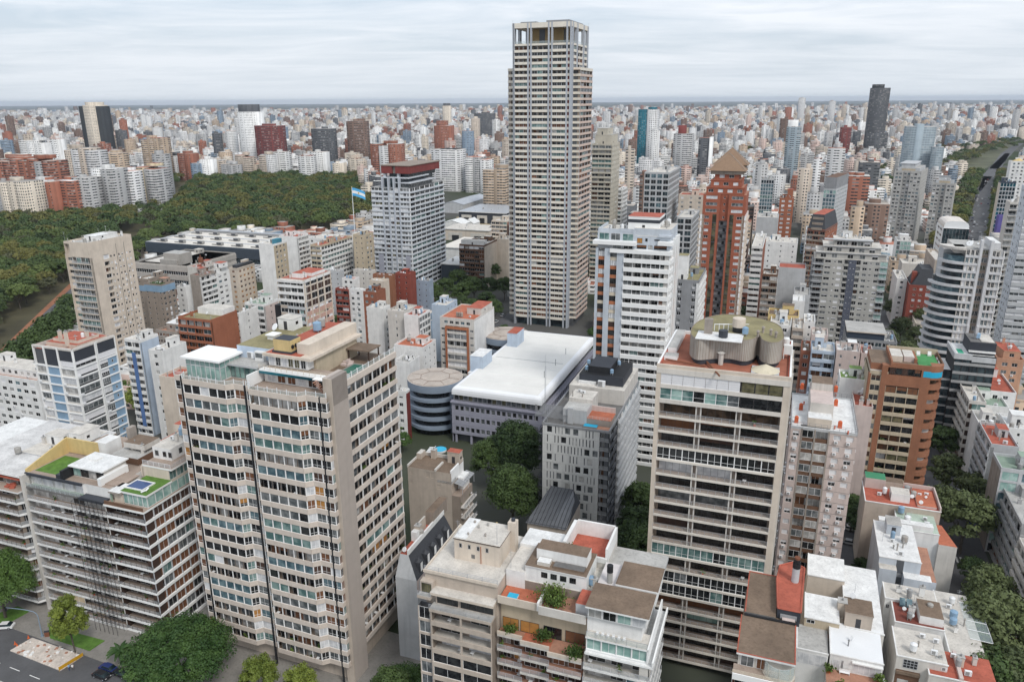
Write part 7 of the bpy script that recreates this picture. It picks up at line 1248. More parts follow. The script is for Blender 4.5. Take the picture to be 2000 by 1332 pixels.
def curved_tower():
 z=66.;o,w,d,_=rect((1962,490),z,None,1888,None,20);reserve(o-axes()[0]*8,w+8,d+8);b=B('apartment_tower','white tower with sweeping curved balconies on its left corner',o,cat='apartment tower',seed=62);nf=22;fh=z/nf;r=9.5;K={'open':3,'blue':1.5,'grey':1.5}
 b.mb('wall').prism([(.2,1.4),(w-.3,1.4),(w-.3,d),(.2,d)],0,z,'lightgrey','roof_grey')
 for k in range(nf-1):
  zb=k*fh;m=MB();q=r if k<nf-4 else r-2.2;arcband(m,0,q,0,q+.5,math.pi,1.5*math.pi,zb-.15,zb+.75,'offwhite2',14);arcband(m,0,q,0,q-1.0,math.pi,1.5*math.pi,zb+.7,zb+fh-.1,'glass_navy' if k%4 else 'glass_blue',14);b.add('curved_balcony',m,(-4,2,zb),30,(-.5,-.8))
 gallery(b,Fr((0,0),(w*.36,0)),0,nf,fh,band='offwhite2',bh=.85,pr=.4,dep=1.1,bays=3,pw=.5,post='offwhite',kinds={'dark':2,'blue':2,'shw':1},back='offwhite',endw=False);gallery(b,Fr((w*.70,0),(w,0)),0,nf,fh,band='offwhite2',bh=.85,pr=.6,dep=1.1,bays=3,pw=.3,post='offwhite',kinds={'dark':2,'blue':2,'open':2},back='offwhite')
 for a,c in((.36,.43),(.62,.70)):m=MB();F=Fr((0,0),(w,0));F.box(m,a*w,c*w,-2,1.0,0,z*.55,'offwhite2');F.box(m,a*w,c*w,-2,.5,z*.55,z+3.5,'offwhite2');b.add('pier',m,F.at(a*w,0,40),50,F.n)
 gallery(b,Fr((w*.43,1.2),(w*.62,1.2)),0,nf,fh,band='taupe',bh=1.1,pr=0,dep=.3,bays=2,pw=.1,post='taupe',kinds={'olive':2,'grey':2,'dark':1},back='darkgrey',frame='frame_grey');gallery(b,Fr((w,0),(w,d)),0,nf,fh,band='offwhite2',bh=.85,pr=.6,dep=1,bays=5,kinds=K,back='lightgrey')
 m=MB();m.box(-3.5,2.6,z-2.2,w*.36,d,z+.3,'offwhite','roof_grey');arcband(m,0,r-1.5,0,r-1.2,math.pi,1.5*math.pi,z-.6,z+.3,'offwhite',12);m.box(w*.72,2,z,w-1,d-3,z+2.4,'offwhite2','roof_white');b.add('roof',m);b.mb('wall').prism([(-6,r),(0,r),(0,d),(-6,d)],0,z-2,'lightgrey','roof_grey');litter(b,1,4,w*.6,d-2,z+.3,10,big=False);dish(b,w*.15,6,z+.3,1.2);b.finish()
curved_tower()
mid('far right pale lilac tower cut by the picture edge',(2090,372),2010,'b','n','paleblue2',D=318,d=12,band='lightgrey',left='p',kinds={'shw':2,'grey':1,'open':1},lit=3,bh=1.6)
mid('tall glazed tower at the right edge above the curved balconies',(2040,400),1972,'l','n','offwhite',D=372,d=8,lit=3)
mid('dark blue glass block by the avenue at the right edge',(1985,358),1955,'c','n','navy',D=560,d=8,kinds={'deep':2,'navy':2},nm='office_building',cat='office building',left='n',lwall='cream')
mid('low shop block with a purple front by the avenue',(1990,425),1951,'n','n','purple',D=545,d=7,lit=2)
mid('pale block with yellow canopies at the right edge',(2040,318),1975,'p','n','white',D=640,d=9,lit=3,top=lambda b,w,d,z:b.add('canopy',(lambda m:(m.cyl(6,5,z,z+3,5,'yellow',8,1),m.cyl(18,5,z,z+3,5,'yellow',8,1),m)[2])(MB())))
mid('light grey bare block below the curved balcony tower',(1836,636),1812,'b','n','lightgrey',D=312,d=12,kinds={'open':1})
def black_modern():
 z=36.;o,w,d,_=rect((1946,700),z,None,1866,None,15);reserve(o-axes()[0]*8,w+8,d);b=B('apartment_building','black glass terraced block with a little green pool deck',o,seed=63);nf=11;fh=z/nf
 gallery(b,Fr((0,0),(w,0)),0,nf,fh,band='grey',bh=.9,pr=.3,dep=1.2,bays=5,pw=.1,post='black',kinds={'navy':4,'dark':2},back='black',frame='frame_dark');gallery(b,Fr((-5,1.5),(0,1.5)),0,nf-2,fh,band='grey',bh=.7,pr=.2,dep=1.2,bays=2,pw=.1,post='black',kinds={'navy':3,'blue':1},back='black',frame='frame_dark');gallery(b,Fr((-5,d),(-5,1.5)),0,nf-2,fh,band='lightgrey',bh=.7,pr=.2,dep=1.2,bays=4,pw=.1,post='black',kinds={'navy':3,'blue':1},back='black',frame='frame_dark')
 b.mb('wall').prism([(-4,2.8),(0,2.8),(0,d),(-4,d)],0,z-2*fh,'black','roof_white');b.mb('wall').prism([(.1,1.3),(w-.1,1.3),(w-.1,d),(.1,d)],0,z,'black','roof_white');m=MB();m.box(-.3,-.3,z-1.4,w*.42,.3,z+.6,'lightgrey');m.box(-.3,.3,z-1.4,.3,d,z+.6,'lightgrey');m.box(w*.42,-.3,z-2,w,.3,z-.2,'lightgrey');b.add('parapet',m);m=MB();m.box(w*.05,1.5,z,w*.4,d-2,z+.1,'roof_white');m.box(w*.1,2,z+.1,w*.24,7,z+.2,'astro_pool');b.add('pool_deck',m);m=MB();m.box(w*.36,2.5,z,w,d-1,z+4.4,'charcoal','roof_dark');m.box(w*.64,3.5,z+4.4,w*.96,d-2,z+4.6,'roof_cream');m.box(w*.34,1.6,z+.9,w,2.6,z+1.4,'white');b.add('penthouse',m);litter(b,w*.4,4,w*.7,d-2,z+4.4,5,'charcoal',big=False);blank(b,Fr((w,0),(w,d)),0,z,'black');b.finish()
black_modern()
mid('salmon house with three grey shuttered windows at the right edge',(2000,708),1947,'p','n','salmon',D=262,d=14,roof='roof_red',setb=2.2,ww=1.8,kinds={'grey':2,'dark':1})
mid('white house with red roof strips and pink window surrounds',(1985,772),1905,'p','n','white',z=24,d=25,roof='roof_red',lit=8)
mid('pale house with a long sage green metal roof',(1970,800),1900,'n','n','white',z=22,d=13,roof='roof_green',lit=6)
mid('white gabled house with slit windows at the right',(1965,838),1912,'s','n','white',z=22,d=12,roof='roof_cream',lit=9)
mid('white house with a brick back wall at the right edge',(2045,848),1968,'s','n','white',z=24,d=12,roof='roof_white',lit=6)
mid('narrow dark street block with stacked balconies right of the street trees',(1926,790),1893,'b','n','offwhite',z=25,d=28,left='b',lit=5,back='darkbrown')
mid('block with a terracotta terrace and a glass strip roof',(1990,878),1935,'n','n','lightgrey',z=25,d=17,left='b',roof='roof_red',lit=7)
mid('grey glass grid block at the right edge',(2075,934),1955,'g','n','lightgrey',z=25,d=10,left='n',kinds={'mint':2,'blue':2,'dark':.6},bw=4.4,lwall='concrete',lit=10,roof='roof_green',bh=.6)
mid('grey terraced block at the right edge below the glass grid block',(2140,1050),1995,'b','n','grey',z=19,d=24,left='b',lit=5,roof='roof_grey')
mid('grey stepped balcony block at the lower right edge',(2230,1230),2060,'b','n','offwhite',z=18,d=30,left='b',lit=3,roof='roof_grey')
# the huddle of small blocks between the beige tower and the grey block
for lab,K,xl,D,fr,W,rf,d in(('white topped small block with a grey terrace band',(1545,640),1504,272,'p','white','roof_cream',14),('tan narrow block in the small roofs',(1569,646),1547,268,'b','beige','roof_cream',14),('small white house with one window behind the pink block',(1592,634),1570,274,'s','white','roof_cream',12),('pink rendered small block with a red cornice',(1617,660),1585,260,'n','palepink','roof_cream',10),('pale blue small block with purple curtains',(1631,692),1585,238,'b','lightblue','roof_cream',11),('pale pink small block with five dark square windows',(1680,692),1634,234,'s','palepink','roof_white',10),('blush small block right of the five windowed one',(1706,696),1682,234,'p','palepink','roof_red',10),('brick and navy narrow block behind the vented roof',(1583,690),1565,246,'p','brick','roof_brown',12),('small house with bright green sheet roofs',(1702,748),1640,216,'n','white','roof_grass',8),('low house with a red and blue lean-to by the vented block',(1705,800),1668,205,'n','palepink','roof_red',14)):
 mid(lab,K,xl,fr,'n',W,D=D,d=d,roof=rf,lit=8)
mid('charcoal low block with a wide glazed top floor',(1752,672),1652,'r','n','midgrey',D=286,d=17,kinds={'navy':2,'dark':2},roof='roof_grey',lit=9,top=lambda b,w,d,z:b.add('attic',(lambda m:(m.box(w*.02,1,z,w*.75,d-1,z+3.2,'navy','roof_grey'),m.box(0,.4,z+3.2,w*.78,d-.5,z+3.6,'cream','roof_grey'),m)[2])(MB())))
mid('brown tiled row house left of the small roofs',(1560,622),1500,'n','n','yellow',D=282,d=10,roof='roof_brown',lit=10)
mid('low grey shed between the banded tower and the beige tower',(1275,1005),1235,'n','n','taupe',D=196,d=8,roof='roof_cream',lit=2)
# ---------------------------------------------------------------- ground, roads
def sheet(name,pts,z,m,holes=None):
 mb=MB();mb.face([(p[0],p[1],z)for p in pts],m);o=mb.build(name);tag(o,None,None,kind='structure');return o
def px_sheet(name,pix,z,m):return sheet(name,[P(x,y,0)for x,y in pix],z,m)
def city_ground():
 m=bpy.data.materials.new('city_ground');m.use_nodes=True;t=m.node_tree;p=t.nodes['Principled BSDF'];p.inputs['Roughness'].default_value=.95;p.inputs['Specular IOR Level'].default_value=.1
 c=t.nodes.new('ShaderNodeTexCoord');a=t.nodes.new('ShaderNodeTexNoise');a.inputs['Scale'].default_value=.004;a.inputs['Detail'].default_value=8;t.links.new(c.outputs['Object'],a.inputs['Vector'])
 r=t.nodes.new('ShaderNodeValToRGB');r.color_ramp.elements[0].position=.42;r.color_ramp.elements[0].color=(.04,.055,.025,1);r.color_ramp.elements[1].position=.56;r.color_ramp.elements[1].color=(.095,.093,.088,1);t.links.new(a.outputs[0],r.inputs[0]);t.links.new(r.outputs[0],p.inputs['Base Color']);MATS['city_ground']=m
city_ground();sheet('ground',[(-30000,-400),(30000,-400),(30000,36000),(-30000,36000)],0,'city_ground')
u0,v0=axes()
def strip(name,a,b_,w,z,m):
 a,b_=np.array(a),np.array(b_);d=(b_-a)/np.linalg.norm(b_-a);n=np.array([-d[1],d[0]])*w/2;return sheet(name,[a-n,b_-n,b_+n,a+n],z,m)
def line(a,b_,w,z,n,gap=.5,nm='lane_marking'):
 """a dashed painted line as one sheet per road"""
 mb=MB();a,b_=np.array(a),np.array(b_);d=(b_-a)/n;q=d/np.linalg.norm(d);s=np.array([-q[1],q[0]])*w/2
 for i in range(n):c=a+d*i;e=c+d*gap;mb.face([(*(c-s),z),(*(e-s),z),(*(e+s),z),(*(c+s),z)],'paint_line')
 tag(mb.build(nm),None,None,kind='structure')
PARK=[P(x,y)for x,y in((-420,442),(100,436),(285,402),(325,352),(520,343),(700,352),(735,425),(640,452),(300,480),(272,520),(140,625),(90,690),(-60,790),(-420,900))]
sheet('park_ground',PARK,.01,'park_soil')
A0,A1=P(-60,775),P(225,498);strip('park_soil_path',A0+(P(-60,740)-A0)*.55,A1+np.array([-9,0]),7,.015,'soil');strip('road',A0,A1,13,.02,'asphalt')
KA,KB=P(26,1228),P(225,1302);kd=(KB-KA)/np.linalg.norm(KB-KA);kn=np.array([kd[1],-kd[0]])
if kn[1]>0:kn=-kn
sheet('avenue',[KA-kd*80,KB+kd*90,KB+kd*90+kn*40,KA-kd*80+kn*40],.02,'asphalt')
pv=MB();q=[KA-kd*80,KB+kd*90,KB+kd*90-kn*34,KA-kd*80-kn*34];pv.prism([tuple(a)for a in(q[3],q[2],q[1],q[0])]if np.cross(q[1]-q[0],q[2]-q[1])<0 else[tuple(a)for a in q],0,.15,'pavement');tag(pv.build('pavement'),None,None,kind='structure')
line(KA-kd*40+kn*9.2,KB+kd*30+kn*9.2,.16,.03,16);line(KA-kd*40+kn*13,KB+kd*30+kn*13,.16,.03,16)
mb=MB();g=[P(95,1222),P(160,1240),P(205,1252),P(175,1272),P(98,1247)];g=[tuple(a)for a in g];mb.prism(g[::-1],.15,.28,'lawn');tag(mb.build('lawn_bed'),None,None,kind='structure');mb=MB();g=[tuple(P(x,y))for x,y in((-20,1205),(35,1185),(58,1195),(20,1216),(-20,1225))];mb.prism(g[::-1],.15,.28,'lawn');tag(mb.build('lawn_bed'),None,None,kind='structure')
# street on the right running with the grid, and the cross street by the tall tower
s0=P(1886,1108);strip('street',s0-v0*80,s0+v0*330,13,.02,'asphalt');mb=MB();[mb.face([(*(s0+v0*2+u0*(i*1.1-4)),.03),(*(s0+v0*2+u0*(i*1.1-3.5)),.03),(*(s0+v0*5+u0*(i*1.1-3.5)),.03),(*(s0+v0*5+u0*(i*1.1-4)),.03)],'paint_line')for i in range(8)];tag(mb.build('zebra_crossing'),None,None,kind='structure')
s1=P(945,668);strip('street',s1-v0*60,s1+v0*120,16,.022,'asphalt');strip('street',s1-u0*160+v0*10,s1+u0*30+v0*10,14,.024,'asphalt');s2=P(1662,1040);strip('driveway',s2-v0*25,s2+v0*40,8,.02,'asphalt')
# the wide avenue at the upper right
V=[P(x,y)for x,y in((1897,505),(1910,440),(1921,385),(1933,345),(1964,300),(2030,255))]
for i in range(len(V)-1):strip('avenue',V[i],V[i+1]+(V[i+1]-V[i])*.03,17,.03+i*.006,'asphalt')
V2=[P(x,y)for x,y in((1866,440),(1878,410),(1905,372),(1940,330),(1985,285))]
for i in range(len(V2)-1):strip('side_road',V2[i],V2[i+1],14,.03+i*.006,'asphalt')
px_sheet('dry_field',((890,425),(990,395),(990,440),(930,452)),.02,'dry_field');px_sheet('railway_field',((1800,330),(1880,300),(1960,275),(1990,290),(1890,350),(1840,360)),.02,'rail_field')
# ---------------------------------------------------------------- building site and small things by the avenue
g=[tuple(P(x,y))for x,y in((20,1271),(63,1246),(163,1281),(118,1310))];mb=MB();mb.prism(g if np.cross(np.subtract(g[1],g[0]),np.subtract(g[2],g[1]))>0 else g[::-1],.02,.22,'gravel');R=random.Random(3)
for i in range(70):
 a,c=R.random(),R.random();p=np.array(g[0])*(1-a)*(1-c)+np.array(g[1])*(1-a)*c+np.array(g[2])*a*c+np.array(g[3])*a*(1-c);s_=R.uniform(.1,.35);mb.box(p[0]-s_,p[1]-s_*.7,.2,p[0]+s_,p[1]+s_,.24+s_*.6,R.choice(('gravel','gravel','terracotta','white')))
single(mb,'rubble_bed','pale patch of broken ground being dug up in the avenue','rubble')
pa,pb=P(116,1311),P(163,1282);mb=MB();d_=(pb-pa);L_=np.linalg.norm(d_);n_=7
for i in range(n_):a=pa+d_*i/n_;c=pa+d_*(i+.92)/n_;mb.prism([tuple(a),tuple(c),tuple(c+np.array([.05,.08])),tuple(a+np.array([.05,.08]))],.3,1.15,'barrier_yellow');mb.bar((*a,0),(*a,1.2),.04,'barrier_yellow',4)
single(mb,'works_barrier','ochre barrier fence along the near edge of the dug up patch','barrier')
for i,(x,y)in enumerate(((34,1262),(30,1258),(56,1246))):mb=MB();p=P(x,y);mb.cyl(0,0,0,.08,.3,'cone_orange',8);mb.cyl(0,0,.08,.85,.22,'cone_orange',8,.05);single(mb,'traffic_cone','orange traffic cone at the far corner of the dug up patch','traffic cone',(p[0],p[1],.03),0,'traffic cones at the dug up patch')
p=P(83,1243);e=empty('street_lamp',p[0],p[1],.15,RAD(GRID));tag(e,'blue grey mast with a long arm over the avenue beside the pavement','traffic mast');mb=MB();mb.bar((0,0,0),(0,0,5.6),.13,'mast_blue',8,.1);mb.cyl(0,0,0,.5,.28,'mast_blue',8);mb.build('pole',e)
mb=MB();pr=(0,0,5.6)
for q in((-.3,0,6.2),(-1.2,0,6.6),(-4,-.2,6.6),(-9.5,-.6,6.1)):mb.bar(pr,q,.1,'mast_blue',6,.09);pr=q
mb.build('arm',e);mb=MB();mb.box(-9.9,-.8,5.1,-9.5,-.45,6.2,'black');mb.build('signal_head',e)
mb=MB();mb.box(-.5,-.25,0,.5,.25,1.3,'rustmetal');mb.box(-.55,-.3,1.3,.55,.3,1.4,'charcoal');q=P(93,1243);single(mb,'utility_cabinet','rust brown utility cabinet at the foot of the blue grey mast','cabinet',(q[0],q[1],.15),.3)
# ---------------------------------------------------------------- cars
def make_car(body):
 r=empty('parked_car',0,0,0);m=MB();sec=[(-2.1,.45,.85),(-2.05,.75,.9),(-1.2,.85,.92),(1.35,.85,.92),(2.0,.78,.9),(2.1,.5,.85)]
 pts=[(-2.1,.32),(-2.1,.78),(-1.15,.92),(1.5,.92),(2.1,.8),(2.1,.32)]
 for y in(-1,1):m.face([(x,y*.86,z)for x,z in(pts if y<0 else pts[::-1])],body)
 for(x0,z0),(x1,z1)in zip(pts,pts[1:]+pts[:1]):m.face([(x0,-.86,z0),(x0,.86,z0),(x1,.86,z1),(x1,-.86,z1)],body)
 m.face([(-.75,-.68,1.42),(1.0,-.68,1.42),(1.0,.68,1.42),(-.75,.68,1.42)],body);m.build('body',r);m=MB()
 lo=[(-1.3,-.8,.9),(1.7,-.8,.9),(1.7,.8,.9),(-1.3,.8,.9)];hi=[(-.75,-.68,1.41),(1.0,-.68,1.41),(1.0,.68,1.41),(-.75,.68,1.41)]
 for i in range(4):j=(i+1)%4;m.face([lo[i],lo[j],hi[j],hi[i]],'glass_navy')
 m.build('windows',r)
 for x in(-1.3,1.3):
  for y in(-.8,.8):m=MB();m.bar((x,y-.1,.32),(x,y+.1,.32),.32,'black',12);m.bar((x,y-.11,.32),(x,y+.11,.32),.17,'metal',8);m.build('wheel',r)
 for y in(-.6,.6):m=MB();m.box(2.08,y-.18,.6,2.12,y+.18,.74,'white_clean');m.build('headlight',r);m=MB();m.box(-2.12,y-.18,.65,-2.08,y+.18,.8,'roof_red');m.build('taillight',r)
 return r
def paint(n,c):return mat(n,c,rough=.3,var=.04,spec=.5)
CARS={k:make_car(paint('car_'+k,c))for k,c in dict(white=(.75,.75,.75),black=(.02,.02,.024),blue=(.02,.035,.14),silver=(.42,.43,.45),red=(.3,.02,.02)).items()}
CN={}
def car(kind,p,rz,label,group=None):
 o=CARS[kind]if kind not in CN else copy_tree(CARS[kind]);CN[kind]=1;o.location=(float(p[0]),float(p[1]),.03);o.rotation_euler=(0,0,rz);o['label']=label;o['category']='car'
 if group:o['group']=group
ka=math.atan2(kd[1],kd[0])
car('white',P(10,1226),ka+.5,'white car turning past the lawn bed beside the blue grey mast');car('blue',P(212,1308),ka,'dark blue car at the kerb beside the palm');car('black',P(199,1322),ka,'black car next to the dark blue one at the kerb');car('black',P(236,1318),ka,'dark car half hidden under the big foreground tree')
sa=math.atan2(v0[1],v0[0])
for i,(x,y)in enumerate(((-2,714),(14,703))):car('black',P(x,y),math.atan2(*(A1-A0)[::-1]),('nearer of two dark cars on the road below the park','farther of two dark cars on the road below the park')[i])
for i,(x,y)in enumerate(((1660,1035),(1658,1062))):car(('white','silver')[i],P(x,y),sa+1.5,('white car in the dark driveway beside the vented block','silver car nearest the wall in the dark driveway')[i])
for i,(x,y)in enumerate(((969,630),(982,618),(958,642))):car(('white','silver','black')[i],P(x,y),sa,('white car parked at the foot of the tallest tower','silver car parked by the bushes at the foot of the tallest tower','black car parked between the orange framed block and the tallest tower')[i])
R=random.Random(5)
for i in range(44):
 k=R.random()*2.9;j=int(k);p=V[j]+(V[j+1]-V[j])*(k-j);d_=V[j+1]-V[j];d_=d_/np.linalg.norm(d_);n_=np.array([-d_[1],d_[0]]);ln=(6,3.4,1,-3,-6)[R.choice((0,0,1,1,2,3,4))];kd_=R.choice(('white','white','silver','silver','black','red','blue'));car(kd_,p+n_*ln,math.atan2(d_[1],d_[0]),'%s car in the traffic on the tree lined avenue'%kd_,'%s cars on the avenue'%kd_)
# ---------------------------------------------------------------- two people at the barrier
def person(p,rz,shirt,trousers,label,stride):
 J=[(0,0,.95),(0,0,1.18),(0,0,1.42),(0,0,1.54),(0,.02,1.66),(0,.02,1.76),(.17,0,1.42),(.24,.06,1.14),(.22,.16*stride,.90),(-.17,0,1.42),(-.24,-.06,1.14),(-.22,-.12*stride,.90),(.10,0,.92),(.11,.14*stride,.5),(.11,.06*stride,.08),(.11,.2*stride,.05),(-.10,0,.92),(-.11,-.08*stride,.5),(-.11,-.28*stride,.1),(-.11,-.14*stride,.05)]
 E_=[(0,1),(1,2),(2,3),(3,4),(4,5),(2,6),(6,7),(7,8),(2,9),(9,10),(10,11),(0,12),(12,13),(13,14),(14,15),(0,16),(16,17),(17,18),(18,19)];rr=[.15,.14,.15,.06,.1,.07,.07,.05,.035,.07,.05,.035,.1,.07,.045,.035,.1,.07,.045,.035]
 me=bpy.data.meshes.new('person');me.from_pydata(J,E_,[]);o=bpy.data.objects.new('person',me);COL.objects.link(o);bpy.context.view_layer.objects.active=o;md=o.modifiers.new('skin','SKIN');sv=me.skin_vertices[0].data
 for i,r in enumerate(rr):sv[i].radius=(r,r)
 sv[0].use_root=True;o.modifiers.new('sub','SUBSURF').levels=1;dg=bpy.context.evaluated_depsgraph_get();m2=bpy.data.meshes.new_from_object(o.evaluated_get(dg));o.modifiers.clear();o.data=m2;mi_={k:i for i,k in enumerate((shirt,trousers,'skin','hair'))}
 for k in(shirt,trousers,'skin','hair'):m2.materials.append(MATS[k])
 for f in m2.polygons:
  c=f.center;f.material_index=mi_['hair']if c.z>1.74 or(c.z>1.62 and c.y<-.04)else mi_['skin']if c.z>1.5 or(abs(c.x)>.19 and c.z<1.2)else mi_[shirt]if c.z>.96 else mi_[trousers]
 o.location=(p[0],p[1],.04);o.rotation_euler=(0,0,rz);tag(o,label,'person')
person(P(136,1309),1.0,'shirt_blue','jeans','person in a light blue shirt walking by the ochre barrier',1);person(P(143,1309),.6,'white','roof_dark','person in a white shirt and dark trousers by the ochre barrier',-.8)
# ---------------------------------------------------------------- exhibition halls
def hall():
 o,w,d,z=rect((510,490),17,None,283,600);reserve(o,w,d);b=B('exhibition_hall','huge flat exhibition hall with rows of air handlers on its white roof',o,cat='hall',seed=70);F=Fr((0,0),(w,0));S=Fr((w,0),(w,d));b.mb('wall').prism([(0,2),(w,2),(w,d),(0,d)],0,z-.3,'charcoal','roof_cream')
 for fr in(F,S):
  m=MB();fr.box(m,0,fr.L,-2,0,z-7,z+.6,'hall_blue');b.add('fascia',m)
  for i in range(int(fr.L/6)):m=MB();glaze(m,fr,i*6+.2,i*6+5.8,2,z-7.2,-1,'navy',b.rng,'frame_grey',mull=3,trans=.5);b.add('window',m,fr.at(i*6,0,6),20,fr.n)
 b.mb('roof').face([(0,0,z),(w,0,z),(w,d,z),(0,d,z)],'hall_roof');m=MB();m.box(0,d-4,z,w,d,z+2,'midgrey','metal');m.box(0,1,z,1.5,d,z+.8,'lightgrey');[m.box(2,d*q,z,w-1,d*q+2.2,z+.3,'metal')for q in(.3,.62)];b.add('roof_ridge',m)
 for q in(.12,.45,.78):
  for i in range(6):x=w*(.08+.165*i);m=MB();m.box(x,d*q,z+.5,x+5,d*q+2.6,z+2.3,'midgrey2');m.box(x+.5,d*q+.3,z+2.3,x+4.5,d*q+2.3,z+2.5,'midgrey');m.box(x-5,d*q+.8,z+.3,x,d*q+1.8,z+.9,'midgrey2');[m.box(x+a,d*q+e,z,x+a+.3,d*q+e+.3,z+.5,'midgrey')for a in(.2,4.4)for e in(.2,2.1)];m.box(x+.6,d*q-.03,z+.8,x+4.4,d*q,z+2.1,'charcoal');b.add('air_handler',m)
 b.finish()
hall()
def shed(lab,K,xl,z,d,wall,roof,door=None,ridge=0.,mono=0.):
 o,w,d,_=rect(K,z,None,xl,None,d);reserve(o,w,d);b=B('shed',lab,o,cat='shed',seed=lab);m=b.mb('wall')
 if ridge:m.face([(0,0,0),(w,0,0),(w,0,z),(w/2,0,z+ridge),(0,0,z)],wall);m.face([(w,0,0),(w,d,0),(w,d,z),(w,0,z)],wall);m.face([(0,d,0),(0,0,0),(0,0,z),(0,d,z)],wall);r=b.mb('roof');r.face([(-.5,-.5,z-.2),(w/2,-.5,z+ridge),(w/2,d,z+ridge),(-.5,d,z-.2)],roof);r.face([(w/2,-.5,z+ridge),(w+.5,-.5,z-.2),(w+.5,d,z-.2),(w/2,d,z+ridge)],roof)
 else:m.prism([(0,0),(w,0),(w,d),(0,d)],0,z,wall,roof);r=b.mb('roof');r.prism([(-.6,-.8),(w+.6,-.8),(w+.6,d),(-.6,d)],z+.05,z+.7,'roof_white',roof)
 if door:
  for i in range(door):q=MB();a=w*(i+.5)/door-w/door*.32;f=Fr((0,-.03),(w,-.03));f.box(q,a,a+w/door*.64,0,.3,.2,z*.75,'roof_cream');f.box(q,a+w/door*.16,a+w/door*.48,.3,.34,.2,z*.5,'black');b.add('door',q,f.at(a,0,2),10,f.n)
 if not ridge:litter(b,2,2,w-2,d-2,z+.7,8,'lightgrey',big=False)
 b.finish()
shed('long shed with a silver roof and three black loading doors',(988,418),896,11,60,'charcoal','metal',3);shed('old shed with a rounded dull grey roof behind the silver roofed one',(905,400),865,10,80,'lightgrey','metal',0,3.);shed('white marquee shed behind the red crowned tower',(905,438),862,9,20,'white','roof_white',0,3.);shed('small white tent roof beside the dark tree',(925,437),904,7,16,'white','roof_white',0,4.);shed('low pavilion with a cream roof and rooftop plant',(955,452),868,10,30,'cream','roof_cream',2);shed('wide white roofed hall right of the red crowned tower',(968,490),862,12,46,'white','hall_roof');shed('white roofed hall with a dark blue end wall',(918,520),862,14,26,'hall_blue','roof_white');shed('dark thatched low hall by the dry field',(985,452),938,8,24,'brown','roof_dark',0,4.)
for x,y,i in((533,372,0),(410,318+92,1),(630,372,2)):pass
# ---------------------------------------------------------------- flag
p,zt=PD(687,366,590);e=empty('flagpole',p[0],p[1],0,.2);tag(e,'tall white flagpole with a sky blue and white striped flag','flagpole');mb=MB();mb.bar((0,0,0),(0,0,zt),.42,'metal_white',8,.2);mb.cyl(0,0,zt,zt+.6,.35,'yellow',8,.1);mb.build('pole',e);mb=MB();n=14;Wf,Hf=9.6,6.0
for i in range(n):
 for k in range(3):
  def q(a,h):return(a*Wf,math.sin(a*7)*.7*a,zt-.4-Hf*h-a*a*4.2-a*.6*math.sin(a*5))
  mb.face([q(i/n,(k+1)/3),q((i+1)/n,(k+1)/3),q((i+1)/n,k/3),q(i/n,k/3)],'flag_blue' if k!=1 else 'white_clean')
mb.build('flag',e);mb=MB();c=q(.5,.5);mb.bar((c[0],c[1]-.12,c[2]),(c[0],c[1]+.12,c[2]),.62,'flag_sun',12);mb.build('flag_emblem',e)
